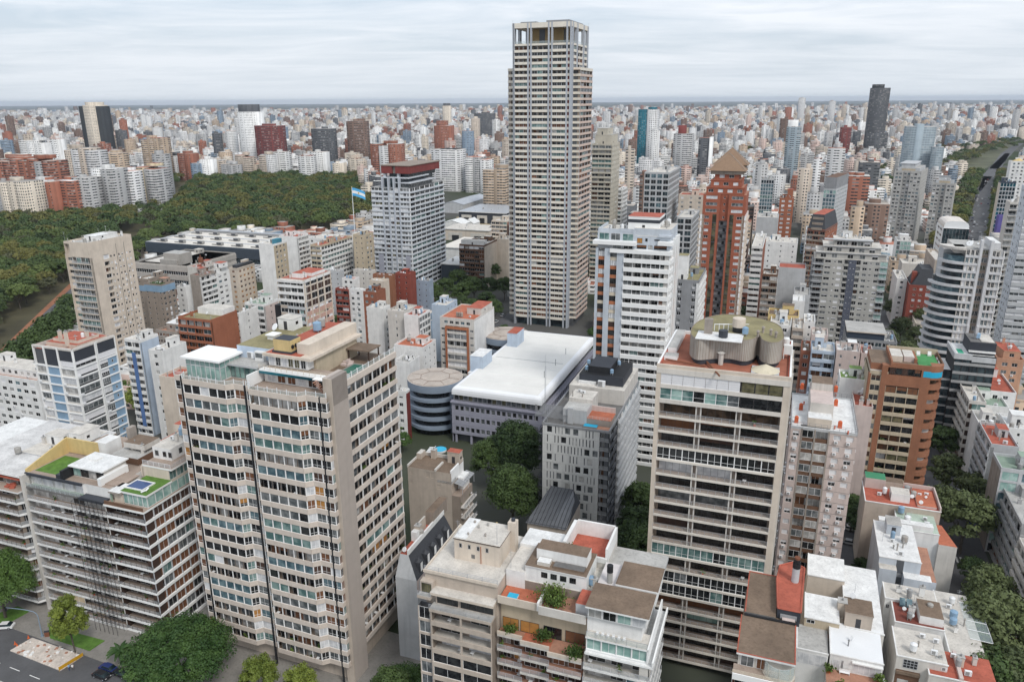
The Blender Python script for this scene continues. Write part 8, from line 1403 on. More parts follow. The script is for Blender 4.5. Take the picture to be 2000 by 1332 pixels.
# ---------------------------------------------------------------- trees
def crown_mesh(name,seed,rx,rz,z0,clumps,per,leaf,mt,crad=.30,flat=.0,core=True,ry=None,droop=0.):
 g=np.random.default_rng(seed);ry=ry or rx;k=clumps;th=g.uniform(0,2*np.pi,k);ph=np.arccos(g.uniform(-.35 if not flat else .05,1,k));rad=g.uniform(.62,.98,k)**.6
 C=np.stack([rx*rad*np.sin(ph)*np.cos(th),ry*rad*np.sin(ph)*np.sin(th),rz*rad*np.cos(ph)],1);cr=rx*crad*g.uniform(.7,1.3,k);C*=(1-cr/rx*.55)[:,None]
 n=k*per;ci=np.repeat(np.arange(k),per);d=g.normal(size=(n,3));d/=np.linalg.norm(d,axis=1)[:,None];d[:,2]=np.where(d[:,2]<-.25,-d[:,2],d[:,2]);rr=cr[ci]*(g.uniform(.55,1.06,n))
 p=C[ci]+d*rr[:,None]*np.array([1,1,.8]);p[:,2]-=droop*np.hypot(p[:,0],p[:,1])**2/rx**2;nn=d+g.normal(size=(n,3))*.34+np.array([0,0,.12]);nn/=np.linalg.norm(nn,axis=1)[:,None]
 a=np.cross(nn,g.normal(size=(n,3)));a/=np.linalg.norm(a,axis=1)[:,None];b_=np.cross(nn,a);s_=(leaf*g.uniform(.6,1.35,n))[:,None]*.5;e=s_*g.uniform(.5,.9,n)[:,None]
 q=np.stack([p-a*s_,p-b_*e*g.uniform(.6,1.2,n)[:,None],p+a*s_,p+b_*e],1);q[:,:,2]+=z0;V_=q.reshape(-1,3);F_=np.arange(4*n).reshape(n,4)
 if core:
  S=[];
  m=MB()
  for i in range(k):
   c=C[i]*.86;m_r=cr[i]*.62;base=len(m.v);ring=6
   vs=[(c[0],c[1],c[2]+z0-m_r)]+[(c[0]+m_r*math.cos(2*math.pi*j/ring),c[1]+m_r*math.sin(2*math.pi*j/ring),c[2]+z0-.1*m_r)for j in range(ring)]+[(c[0],c[1],c[2]+z0+m_r*.8)]
   m.v+=vs
   for j in range(ring):j2=(j+1)%ring;m.f.append((base,base+1+j2,base+1+j));m.f.append((base+1+j,base+1+j2,base+ring+1))
  off=len(V_);V_=np.vstack([V_,np.array(m.v)]);T=np.array(m.f)+off
 else:T=np.zeros((0,3),int)
 me=bpy.data.meshes.new(name);nv,nq,nt_=len(V_),n,len(T);me.vertices.add(nv);me.vertices.foreach_set('co',V_.astype(np.float32).ravel());me.loops.add(nq*4+nt_*3);me.loops.foreach_set('vertex_index',np.concatenate([F_.ravel(),T.ravel()]).astype(np.int32));me.polygons.add(nq+nt_);me.polygons.foreach_set('loop_start',np.concatenate([np.arange(nq)*4,nq*4+np.arange(nt_)*3]).astype(np.int32));me.materials.append(MATS[mt]);me.update(calc_edges=True);return me
def trunk_mesh(name,seed,h,r,spread,top):
 R=random.Random(seed);m=MB();m.bar((0,0,0),(R.uniform(-.3,.3),R.uniform(-.3,.3),h),r,'bark',8,r*.7)
 for i in range(6):t=i*1.05+R.random();m.bar((0,0,h*R.uniform(.75,1)),(spread*math.cos(t)*R.uniform(.5,.9),spread*math.sin(t)*R.uniform(.5,.9),top*R.uniform(.8,1.05)),r*.5,'bark',6,r*.12)
 return m.mesh(name)
TK={}
def kind(k,nvar,rx,rz,z0,clumps,per,leaf,mats_,crad=.3,flat=0,th=5,tr=.35,droop=0.):
 TK[k]=[(crown_mesh('crown_'+k,17*i+len(k)+j*7,rx,rz,z0,clumps,per,leaf,m,crad,flat,droop=droop),tm)for j,m in enumerate(mats_)for i in range(nvar)for tm in(trunk_mesh('trunk_'+k,i+j,th,tr,rx*.7,z0),)]
kind('umbrella',2,10.5,4.6,10.5,58,40,1.15,('leaf_park','leaf_olive','leaf_park2'),.24,1,7,.45,1.5)
kind('round',2,7.5,6.2,9.5,44,42,1.05,('leaf_dark','leaf_park','leaf_dull','leaf_olive'),.32,0,5,.4)
kind('tall',2,6.4,8.6,10.6,70,60,.8,('leaf_grey','leaf_dark'),.30,0,6,.4)
kind('big',1,8.2,10.6,11.6,120,110,.62,('leaf_dark',),.27,0,7,.5)
kind('front',1,11.5,6.0,9.6,210,125,.46,('leaf_front',),.21,0,6,.5,1.)
kind('front_small',1,4.6,6.4,7.6,64,120,.42,('leaf_bright','leaf_dark'),.30,0,5,.25)
kind('bright',2,6.2,5.2,8.2,46,90,.62,('leaf_bright','leaf_front'),.3,0,5,.3)
TREES=[]
def tree(k,xy,label,group=None,s=1.,rz=None,i=None,sz=None,nm='tree',z=0):
 R=random.Random(int(xy[0]*13+xy[1]*7));c,t=TK[k][R.randrange(len(TK[k]))if i is None else i];e=empty(nm,xy[0],xy[1],z,R.uniform(0,6.28)if rz is None else rz);e.scale=(s,s,sz or s);tag(e,label,'tree',group)
 for n_,me in(('crown',c),('trunk',t)):o=bpy.data.objects.new(n_,me);COL.objects.link(o);o.parent=e
 return e
def pt(x,y,z=0):return P(x,y,z)
# foreground
tree('front',pt(352,1300,6),'huge round crowned tree filling the foreground before the zigzag tower',i=0,s=1.0)
tree('front_small',pt(145,1262,2),'slim yellow green tree standing in the lawn bed by the corner block',i=0,s=.85,sz=1.15);tree('front_small',pt(505,1330,6),'feathery yellow green tree left of the fin wall foot',i=0,s=.9);tree('front_small',pt(585,1352,5),'low bright green tree at the bottom edge near the fin wall',i=0,s=.85)
tree('front',pt(790,1345,8),'dark rounded tree between the fin wall and the beige foreground block',i=0,s=.72);tree('front_small',pt(765,1372,6),'dark green tree at the very bottom edge beside the beige foreground block',i=1,s=1.05)
tree('front',pt(5,1180,4),'dark tree at the left edge hiding the lower balconies',i=0,s=.78,sz=1.15);tree('front_small',pt(-5,1150,4),'dark tree behind the left edge tree',i=1,s=1.1)
# palm
p=pt(238,1298);e=empty('palm_tree',p[0],p[1],.15);tag(e,'shaggy palm beside the dark blue car at the kerb','palm tree');mb=MB();mb.bar((0,0,0),(.2,.1,3.6),.3,'bark',8,.24);mb.build('trunk',e);mb=MB();R=random.Random(2)
for i in range(34):
 t=i*2.4;el=R.uniform(-.1,1.1);L_=R.uniform(2.6,3.4);pr=Vector((.2,.1,3.6));dr=Vector((math.cos(t)*math.cos(el),math.sin(t)*math.cos(el),math.sin(el)))
 for k in range(7):
  nx=pr+dr*L_/7;sd=dr.cross(Vector((0,0,1))).normalized();w_=.55*(1-abs(k-2.5)/5.5);mb.face([tuple(pr),tuple(pr+sd*w_+Vector((0,0,-.25))),tuple(nx+sd*w_*.8+Vector((0,0,-.25))),tuple(nx)],'leaf_front');mb.face([tuple(nx),tuple(nx-sd*w_*.8+Vector((0,0,-.25))),tuple(pr-sd*w_+Vector((0,0,-.25))),tuple(pr)],'leaf_front');pr=nx;dr=(dr+Vector((0,0,-.22))).normalized()
mb.build('crown',e)
# middle
tree('big',pt(1010,900,10),'large dark plane tree before the lilac grey office wall',i=0,s=1.12);tree('big',pt(1003,985,9),'lower dark plane tree in front of the white panelled slit block',i=0,s=1.0,rz=2.1);tree('big',pt(960,905,9),'dark tree left of the two big plane trees',i=0,s=.85,rz=4.)
for i,(x,y,s_)in enumerate(((20,738,1.2),(45,715,1.2),(75,690,1.2),(100,668,1.25),(125,645,1.2),(140,622,1.1),(60,705,.9),(95,682,1.),(118,655,.95),(130,632,1.),(80,668,.9),(40,735,.8),(110,700,.9),(135,600,.9),(15,750,.8))):tree('round',pt(x,y,6),'dark green roadside tree between the park road and the cream tower','roadside trees by the park road',s=s_,i=i%2)
for i,(x,y,s_,ii)in enumerate(((300,800,1.15,0),(335,790,.95,0),(272,790,1.05,1),(262,760,.95,2),(305,755,1.0,3),(285,735,1.0,3),(325,760,.9,1))):tree('bright',pt(x,y,6),('broad yellow green tree between the two tower groups','yellow green tree touching the zigzag tower edge','olive tree left of the yellow green ones','dull green tree behind the blue framed tower','dark tree behind the yellow green clump','dark tree under the grey banded block','mid green tree beside the peach house')[i],s=s_,i=ii)
for i,(x,y,s_)in enumerate(((668,632,1.),(700,640,1.05),(730,650,.9),(680,650,.95),(655,645,.85))):tree('bright',pt(x,y,8),'green tree in the courtyard beside the pink panelled tower','courtyard trees by the pink panelled tower',s=s_,i=2)
for i,(x,y,s_)in enumerate(((790,590,1.0),(815,580,1.),(845,572,1.05),(870,562,1.),(900,572,1.),(895,545,1.1),(925,560,1.1),(955,560,1.),(930,530,1.),(960,530,1.1),(975,505,1.),(985,520,1.),(950,590,1.),(985,560,1.),(905,600,.9),(865,590,.9),(925,605,.9),(980,480,.9),(990,500,1.),(965,605,.85))):tree('tall',pt(x,y,9),'dark street tree in the dense row left of the tallest tower','dense street trees left of the tallest tower',s=s_*.95,i=2+i%2,sz=.85)
for i,(x,y,s_)in enumerate(((1478,640,1.),(1465,610,.9),(1540,600,.6),(1600,560,.6),(1760,640,1.),(1790,660,1.),(1745,600,.95),(1770,690,1.),(1800,620,.95),(1748,560,.8),(1755,520,.8),(1720,480,.7),(1735,660,.9),(1805,680,.9))):tree('tall',pt(x,y,8),('dark tree right of the pyramid roofed tower' if i<2 else 'small dark tree among the low sheds' if i<4 else 'grey green tree in the side street by the broad grey block'),('trees right of the pyramid roofs' if i<2 else 'trees among the low sheds' if i<4 else 'street trees by the broad grey block'),s=s_*.9,i=(2 if i<4 else 0)+i%2,sz=s_*.75)
for i,(x,y,s_)in enumerate(((1862,800,.95),(1842,860,.95),(1850,920,1.),(1835,985,1.0),(1905,960,1.0),(1885,1025,1.25),(1930,1150,1.),(1905,1090,.6),(1945,1245,1.3),(1925,1330,1.1),(1965,1330,1.1),(1925,1200,.9),(1870,760,.9),(1690,1005,.8),(1720,985,.75),(1668,985,.8),(1250,960,.8),(1255,1050,.9),(1690,1080,.5))):
 g_=i<13;tree('tall',pt(x,y,9),'grey green plane tree in the narrow street at the right' if g_ else('dark tree behind the green lean-to house' if i<16 else 'dark tree in the gap left of the wide beige tower' if i<18 else 'small dark tree in the driveway by the vented block'),'plane trees in the narrow right hand street' if g_ else('trees behind the green lean-to house' if i<16 else 'trees in the gap by the wide beige tower' if i<18 else None),s=s_*.92,i=(0 if i in(5,8,3,0)else 1+(i%2)*2 if g_ else 2),sz=s_*.82)
# avenue rows
R=random.Random(9);AV=[]
for side,off in((0,15),(1,-15)):
 for j in range(len(V)-1):
  L_=np.linalg.norm(V[j+1]-V[j]);d_=(V[j+1]-V[j])/L_;n_=np.array([-d_[1],d_[0]])
  if j>2:continue
  for k in range(int(L_/15)):
   for e_ in(0,9):AV.append((V[j]+d_*(k*15+e_*.6)+n_*(off+(e_ if side==0 else-e_)+R.uniform(-2,2)),side))
AV.sort(key=lambda t:t[0][1])
for q,side in AV[:64]:tree('round',q,('round tree in the left hand row of the avenue','round tree in the right hand row of the avenue')[side],('left tree row of the avenue','right tree row of the avenue')[side],s=R.uniform(.8,1.1),i=(6,2)[R.random()<.3]+R.randrange(2))
# the park
def inpoly(p,poly):
 c=False;n=len(poly)
 for i in range(n):
  a,b_=poly[i],poly[i-1]
  if(a[1]>p[1])!=(b_[1]>p[1])and p[0]<(b_[0]-a[0])*(p[1]-a[1])/(b_[1]-a[1])+a[0]:c=not c
 return c
PK=[];xs=[p[0]for p in PARK];ys=[p[1]for p in PARK];step=14.8;row=0;y=min(ys);rd=(A1-A0)/np.linalg.norm(A1-A0);rn=np.array([-rd[1],rd[0]])
while y<max(ys):
 x=min(xs)+(row%2)*step/2
 while x<max(xs):
  q=np.array([x+R.uniform(-4,4),y+R.uniform(-4,4)])
  if inpoly(q,PARK)and not inside(q,6)and-60<pxx(q[0],q[1],10)<800 and abs((q-A0)@rn)>15:PK.append(q)
  x+=step
 y+=step*.87;row+=1
PK.sort(key=lambda q:np.hypot(*q));near,rest=PK[:125],PK[125:]
for q in near:
 D_=np.hypot(*q);west=(q-A0)@rn;r_=R.random()
 k='umbrella' if r_<.55 else 'round';ii=R.choice((0,1,0,1,2,3,4,5))if k=='umbrella' else R.choice((0,1,2,3,4,5,6,7));tree(k,q,'broad flat topped tree in the big park' if k=='umbrella' else 'round dense tree in the big park','flat topped park trees' if k=='umbrella' else 'round park trees',s=R.uniform(.72,1.12),i=ii)
def bulk(name,pts,R,kinds_,s0,s1,sub=3):
 """far trees that read as one wood"""
 vs,fs,mi_,off=[],[],[],0;names=[]
 for q in pts:
  k=R.choice(kinds_);lst=TK[k];c=lst[R.randrange(len(lst))][0];n=len(c.vertices);nq=sum(1 for f in c.polygons if len(f.vertices)==4)
  co=CACHE.setdefault(c.name,np.array([v.co for v in c.vertices])[:nq*4]);nf=nq//sub;s_=R.uniform(s0,s1);t=R.uniform(0,6.28);ca,sa_=math.cos(t),math.sin(t);w=co.reshape(-1,4,3)[::sub][:nf];ctr=w.mean(1,keepdims=True);w=ctr+(w-ctr)*(1.5 if sub>1 else 1);w=w.reshape(-1,3)*s_
  w=np.stack([w[:,0]*ca-w[:,1]*sa_+q[0],w[:,0]*sa_+w[:,1]*ca+q[1],w[:,2]],1);vs.append(w);m=c.materials[0].name
  if m not in names:names.append(m)
  mi_.append(np.full(len(w)//4,names.index(m)))
 V_=np.vstack(vs);n=len(V_)//4;me=bpy.data.meshes.new(name);me.vertices.add(len(V_));me.vertices.foreach_set('co',V_.astype(np.float32).ravel());me.loops.add(n*4);me.loops.foreach_set('vertex_index',np.arange(n*4,dtype=np.int32));me.polygons.add(n);me.polygons.foreach_set('loop_start',(np.arange(n)*4).astype(np.int32))
 for m in names:me.materials.append(bpy.data.materials[m])
 me.polygons.foreach_set('material_index',np.concatenate(mi_).astype(np.int32));me.update(calc_edges=True);o=bpy.data.objects.new(name,me);COL.objects.link(o);return tag(o,None,None,kind='stuff')
CACHE={}
rest+=[P(300+38*a+R.uniform(-14,14),428-80*a,5)for a in np.linspace(0,1,26)]+[P(R.uniform(-40,300),R.uniform(430,446),5)for _ in range(30)];rest=[q for q in rest if not inside(q,1)]
o=bulk('park_wood',rest,R,('umbrella','umbrella','round'),.75,1.1);tag(o,'mass of park trees reaching back to the apartment rows','wood');o=bulk('avenue_trees',[q for q,s_ in AV[64:]],R,('round',),.8,1.1,2);tag(o,'far end of the two tree rows along the avenue','wood')
# small things in the park
for i,(x,y,lab,c,rf)in enumerate(((400,470,'pale kiosk roof among the park trees','cream','roof_cream'),(625,398,'white pavilion roof among the park trees','white','roof_white'),(530,382,'small grey domed kiosk in the far park','lightgrey','roof_grey'))):
 p=pt(x,y,9);mb=MB();mb.box(-6,-4,0,6,4,9,c,rf);mb.prism([(-7,-5),(7,-5),(7,5),(-7,5)],9,9.5,rf,rf);mb.cyl(0,0,9.5,12.5,5,rf,10,.3);single(mb,'pavilion',lab,'pavilion',(p[0],p[1],0),.4)
p=pt(110,436,13);mb=MB();mb.cyl(0,0,0,8,2.2,'white',10);mb.cyl(0,0,8,13,2.6,'roof_red',10,.2);single(mb,'park_turret','little red topped white turret poking out of the park trees','turret',(p[0],p[1],0))
for i,(x,y,s_)in enumerate(((1170,690,.7),(1160,650,.6),(1010,655,.45),(1040,662,.4),(1085,668,.4),(985,640,.5),(935,618,.9),(955,606,.8),(1175,620,.8),(1190,560,.9),(1205,560,.8),(785,860,.6),(770,835,.55))):tree('bright',pt(x,y,5),'shrubby green tree round the foot of the tallest tower' if i<11 else 'dark green tree squeezed between the fin wall tower and the drums','trees at the foot of the tallest tower' if i<11 else 'trees by the drums',s=s_,i=2+i%2)
for i,(x,y,s_)in enumerate(((1240,1030,1.),(1258,1075,1.),(1245,985,.9),(1250,1120,.9),(1232,1060,.8))):tree('tall',pt(x,y,8),'dark tree in the narrow court left of the wide beige tower','trees in the court by the wide beige tower',s=s_*.85,i=2+i%2,sz=.8)
for i in range(26):
 p=s0+v0*(-60+i*9.5)+u0*(5.6 if i%2 else-5.6)
 if i%3!=1:car(('white','silver','black','red','blue')[i%5],p,math.atan2(v0[1],v0[0]),'%s car parked under the plane trees in the right hand street'%('white','silver','black','red','blue')[i%5],'%s cars in the right hand street'%('white','silver','black','red','blue')[i%5])
# ---------------------------------------------------------------- the city beyond: boxes with window grids in the wall material (uv in metres)
def farmats():
 m=bpy.data.materials.new('city_wall');m.use_nodes=True;t=m.node_tree;p=t.nodes['Principled BSDF'];p.inputs['Roughness'].default_value=.8;p.inputs['Specular IOR Level'].default_value=.3;N=t.nodes.new;L=t.links.new
 def M(op,a,b=None,c=None):
  n=N('ShaderNodeMath');n.operation=op
  for i,x in enumerate((a,b,c)):
   if x is None:continue
   if isinstance(x,(int,float)):n.inputs[i].default_value=x
   else:L(x,n.inputs[i])
  return n.outputs[0]
 uv=N('ShaderNodeUVMap');uv.uv_map='uv';s=N('ShaderNodeSeparateXYZ');L(uv.outputs[0],s.inputs[0]);ca=N('ShaderNodeAttribute');ca.attribute_name='col';st=N('ShaderNodeAttribute');st.attribute_name='sty'
 u_=M('DIVIDE',s.outputs[0],2.9);v_=M('DIVIDE',s.outputs[1],2.95);fu=M('FRACT',u_);fv=M('FRACT',v_);wu=M('MULTIPLY',M('GREATER_THAN',fu,.24),M('LESS_THAN',fu,.78));wv=M('MULTIPLY',M('GREATER_THAN',fv,.34),M('LESS_THAN',fv,.80))
 band=M('GREATER_THAN',st.outputs['Fac'],.33);glas=M('GREATER_THAN',st.outputs['Fac'],.66);blank_=M('GREATER_THAN',st.outputs['Fac'],.9);wu2=M('MAXIMUM',wu,M('MULTIPLY',band,M('GREATER_THAN',fu,.07)));wv2=M('MAXIMUM',wv,M('MULTIPLY',glas,M('GREATER_THAN',fv,.2)));vb=N('ShaderNodeTexWhiteNoise');vb.noise_dimensions='1D';L(M('FLOOR',u_),vb.inputs['W']);mask=M('MULTIPLY',M('MULTIPLY',M('MULTIPLY',wu2,wv2),M('SUBTRACT',1.0,blank_)),M('MAXIMUM',glas,M('GREATER_THAN',vb.outputs['Value'],.2)))
 cv=N('ShaderNodeCombineXYZ');L(M('FLOOR',u_),cv.inputs[0]);L(M('FLOOR',v_),cv.inputs[1]);wn=N('ShaderNodeTexWhiteNoise');wn.noise_dimensions='2D';L(cv.outputs[0],wn.inputs['Vector']);r=N('ShaderNodeValToRGB');e=r.color_ramp.elements;e[0].position=.6;e[0].color=(.022,.025,.028,1);e[1].position=1.;e[1].color=(.28,.27,.26,1);L(wn.outputs['Value'],r.inputs[0])
 co=N('ShaderNodeTexCoord');nz=N('ShaderNodeTexNoise');nz.inputs['Scale'].default_value=.12;nz.inputs['Detail'].default_value=4;L(co.outputs['Object'],nz.inputs['Vector']);h=N('ShaderNodeHueSaturation');L(M('MULTIPLY',M('MULTIPLY_ADD',nz.outputs[0],.5,.75),M('MULTIPLY_ADD',vb.outputs['Value'],.3,.85)),h.inputs['Value']);L(ca.outputs['Color'],h.inputs['Color'])
 x=N('ShaderNodeMix');x.data_type='RGBA';L(mask,x.inputs[0]);L(h.outputs[0],x.inputs[6]);gm=N('ShaderNodeMix');gm.data_type='RGBA';L(M('MULTIPLY',glas,.6),gm.inputs[0]);L(r.outputs[0],gm.inputs[6]);L(ca.outputs['Color'],gm.inputs[7]);L(gm.outputs[2],x.inputs[7]);L(x.outputs[2],p.inputs['Base Color']);MATS['city_wall']=m
 m=bpy.data.materials.new('city_roof');m.use_nodes=True;t=m.node_tree;p=t.nodes['Principled BSDF'];p.inputs['Roughness'].default_value=.9;ca=t.nodes.new('ShaderNodeAttribute');ca.attribute_name='col';co=t.nodes.new('ShaderNodeTexCoord');nz=t.nodes.new('ShaderNodeTexNoise');nz.inputs['Scale'].default_value=.2;nz.inputs['Detail'].default_value=5;t.links.new(co.outputs['Object'],nz.inputs['Vector']);h=t.nodes.new('ShaderNodeHueSaturation');mr=t.nodes.new('ShaderNodeMapRange');mr.inputs['To Min'].default_value=.6;mr.inputs['To Max'].default_value=1.35;t.links.new(nz.outputs[0],mr.inputs['Value']);t.links.new(mr.outputs[0],h.inputs['Value']);t.links.new(ca.outputs['Color'],h.inputs['Color']);t.links.new(h.outputs[0],p.inputs['Base Color']);MATS['city_roof']=m
farmats()
def boxes(name,X,local=False):
 """X rows: cx cy w d z0 z1 ang  wall rgb  roof rgb  style"""
 X=np.array(X,float);n=len(X);c,s=np.cos(X[:,6]),np.sin(X[:,6]);hx,hy=X[:,2]/2,X[:,3]/2;V_=np.zeros((n,8,3))
 for i,(a,b_)in enumerate(((-1,-1),(1,-1),(1,1),(-1,1))):
  px_,py_=a*hx,b_*hy;V_[:,i,0]=V_[:,i+4,0]=X[:,0]+px_*c-py_*s;V_[:,i,1]=V_[:,i+4,1]=X[:,1]+px_*s+py_*c;V_[:,i,2]=X[:,4];V_[:,i+4,2]=X[:,5]
 F0=np.array(((0,1,5,4),(1,2,6,5),(2,3,7,6),(3,0,4,7),(4,5,6,7)));F_=(np.arange(n)[:,None,None]*8+F0[None]).reshape(-1);me=bpy.data.meshes.new(name);me.vertices.add(n*8);me.vertices.foreach_set('co',V_.astype(np.float32).ravel());me.loops.add(n*20);me.loops.foreach_set('vertex_index',F_.astype(np.int32));me.polygons.add(n*5);me.polygons.foreach_set('loop_start',(np.arange(n*5)*4).astype(np.int32));me.materials.append(MATS['city_wall']);me.materials.append(MATS['city_roof']);me.polygons.foreach_set('material_index',np.tile(np.array((0,0,0,0,1),np.int32),n))
 uv=np.zeros((n,5,4,2));H_=X[:,5]-X[:,4]
 for f in range(4):
  L_=X[:,2]if f%2==0 else X[:,3];o=np.arange(n)*17.3%97;k=np.maximum(1,np.round(L_/2.9))*2.9/np.maximum(L_,.1);uv[:,f,1,0]=uv[:,f,2,0]=L_*k;uv[:,f,2,1]=uv[:,f,3,1]=H_;uv[:,f,:,0]+=(np.round(o/2.9)*2.9*(f+1))[:,None];uv[:,f,:,1]+=(np.round(o)*2.95)[:,None]
 l=me.uv_layers.new(name='uv');l.data.foreach_set('uv',uv.astype(np.float32).ravel());a=me.color_attributes.new('col','FLOAT_COLOR','CORNER');C_=np.ones((n,5,4,4));C_[:,:4,:,:3]=X[:,None,None,7:10];C_[:,4,:,:3]=X[:,None,10:13];a.data.foreach_set('color',C_.astype(np.float32).ravel());q=me.attributes.new('sty','FLOAT','FACE');sv=np.repeat(X[:,13],5).reshape(n,5).copy();sd=X[:,13]<.3;sv[sd&(np.arange(n)%3==0),1]=.95;sv[sd&(np.arange(n)%3==1),3]=.95;q.data.foreach_set('value',sv.astype(np.float32).ravel());me.update(calc_edges=True);o=bpy.data.objects.new(name,me);COL.objects.link(o);return o
FC={'white':(.72,.72,.71),'cream':(.62,.55,.46),'beige':(.50,.43,.36),'grey':(.40,.40,.40),'pale':(.60,.60,.60),'tan':(.45,.35,.26),'brick':(.29,.115,.075),'brown':(.17,.11,.085),'dark':(.10,.105,.115),'blue':(.20,.26,.33),'pink':(.55,.42,.37),'yellow':(.58,.49,.33),'teal':(.012,.13,.18),'black':(.04,.045,.05),'glassy':(.30,.36,.40),'maroon':(.2,.05,.045)}
RC=[(.55,.53,.50),(.70,.69,.67),(.42,.40,.38),(.30,.28,.26),(.38,.16,.11),(.50,.45,.40)]
def pickcol(R):return R.choice(('white','white','white','white','cream','cream','beige','pale','pale','pale','grey','grey','tan','brick','brown','dark','pink','blue'))
def rows(R,x,y,w,d,h,col,sty,ang=RAD(GRID),hut_=True):
 c=np.array(FC[col])*R.uniform(.85,1.12);rf=np.array(R.choice(RC))*R.uniform(.8,1.15);out=[[x,y,w,d,0,h,ang,*c,*rf,sty]]
 if hut_:
  for i in range(R.choice((1,1,2))):f=R.uniform(.25,.5);out.append([x+R.uniform(-.2,.2)*w,y+R.uniform(-.2,.25)*d,w*f,d*f,h,h+R.uniform(2.2,4.5),ang,*(c*R.uniform(.8,1.1)),*rf,.95])
 return out
# named distant landmarks: K = top right front corner, xl, distance, colour, style, extra boxes
W_=.1;Bn=.5;Gl=.8
def landmark(label,K,xl,D,col,sty,d=None,roof=None,ext=(),ang=GRID,nm='distant_tower',cat='tower',g=None):
 k,z=PD(K[0],K[1],D);u,v=axes(ang);w=along(k,z,-u,xl);d=d or min(w,24);R=random.Random(label);c=k-u*w/2+v*d/2;X=rows(R,c[0],c[1],w,d,z,col,sty,RAD(ang),not ext)
 if w>24 and not ext and D<1320:
  n=max(2,int(round(w/13)));B0=X[0];X=X[1:]
  for i in range(n):e=R.uniform(-1.2,1.2);cc=FC[col]if i%2==0 else FC[R.choice((col,'pale','grey',col))];q=c+u*((i+.5)/n-.5)*w+v*e;X.append([q[0],q[1],w/n-.1,d,0,z-R.choice((0,0,1.5,3)),RAD(ang),*(np.array(cc)*R.uniform(.9,1.05)),*B0[10:13],R.choice((sty,sty,W_,Bn))])
 if roof:X[0][10:13]=roof
 for(a,e,fw,fd,h,cc,ss)in ext:q=c+u*a*w+v*e*d;X.append([q[0],q[1],w*fw,d*fd,0 if ss<0 else z,z+h,RAD(ang),*FC[cc],*FC[cc],abs(ss)])
 for r in X:r[0]-=c[0];r[1]-=c[1]
 o=boxes(nm,X);o.location=(c[0],c[1],0);HEROES.append((c-u*w/2-v*d/2,u,v,w,d));return tag(o,label,cat,g)
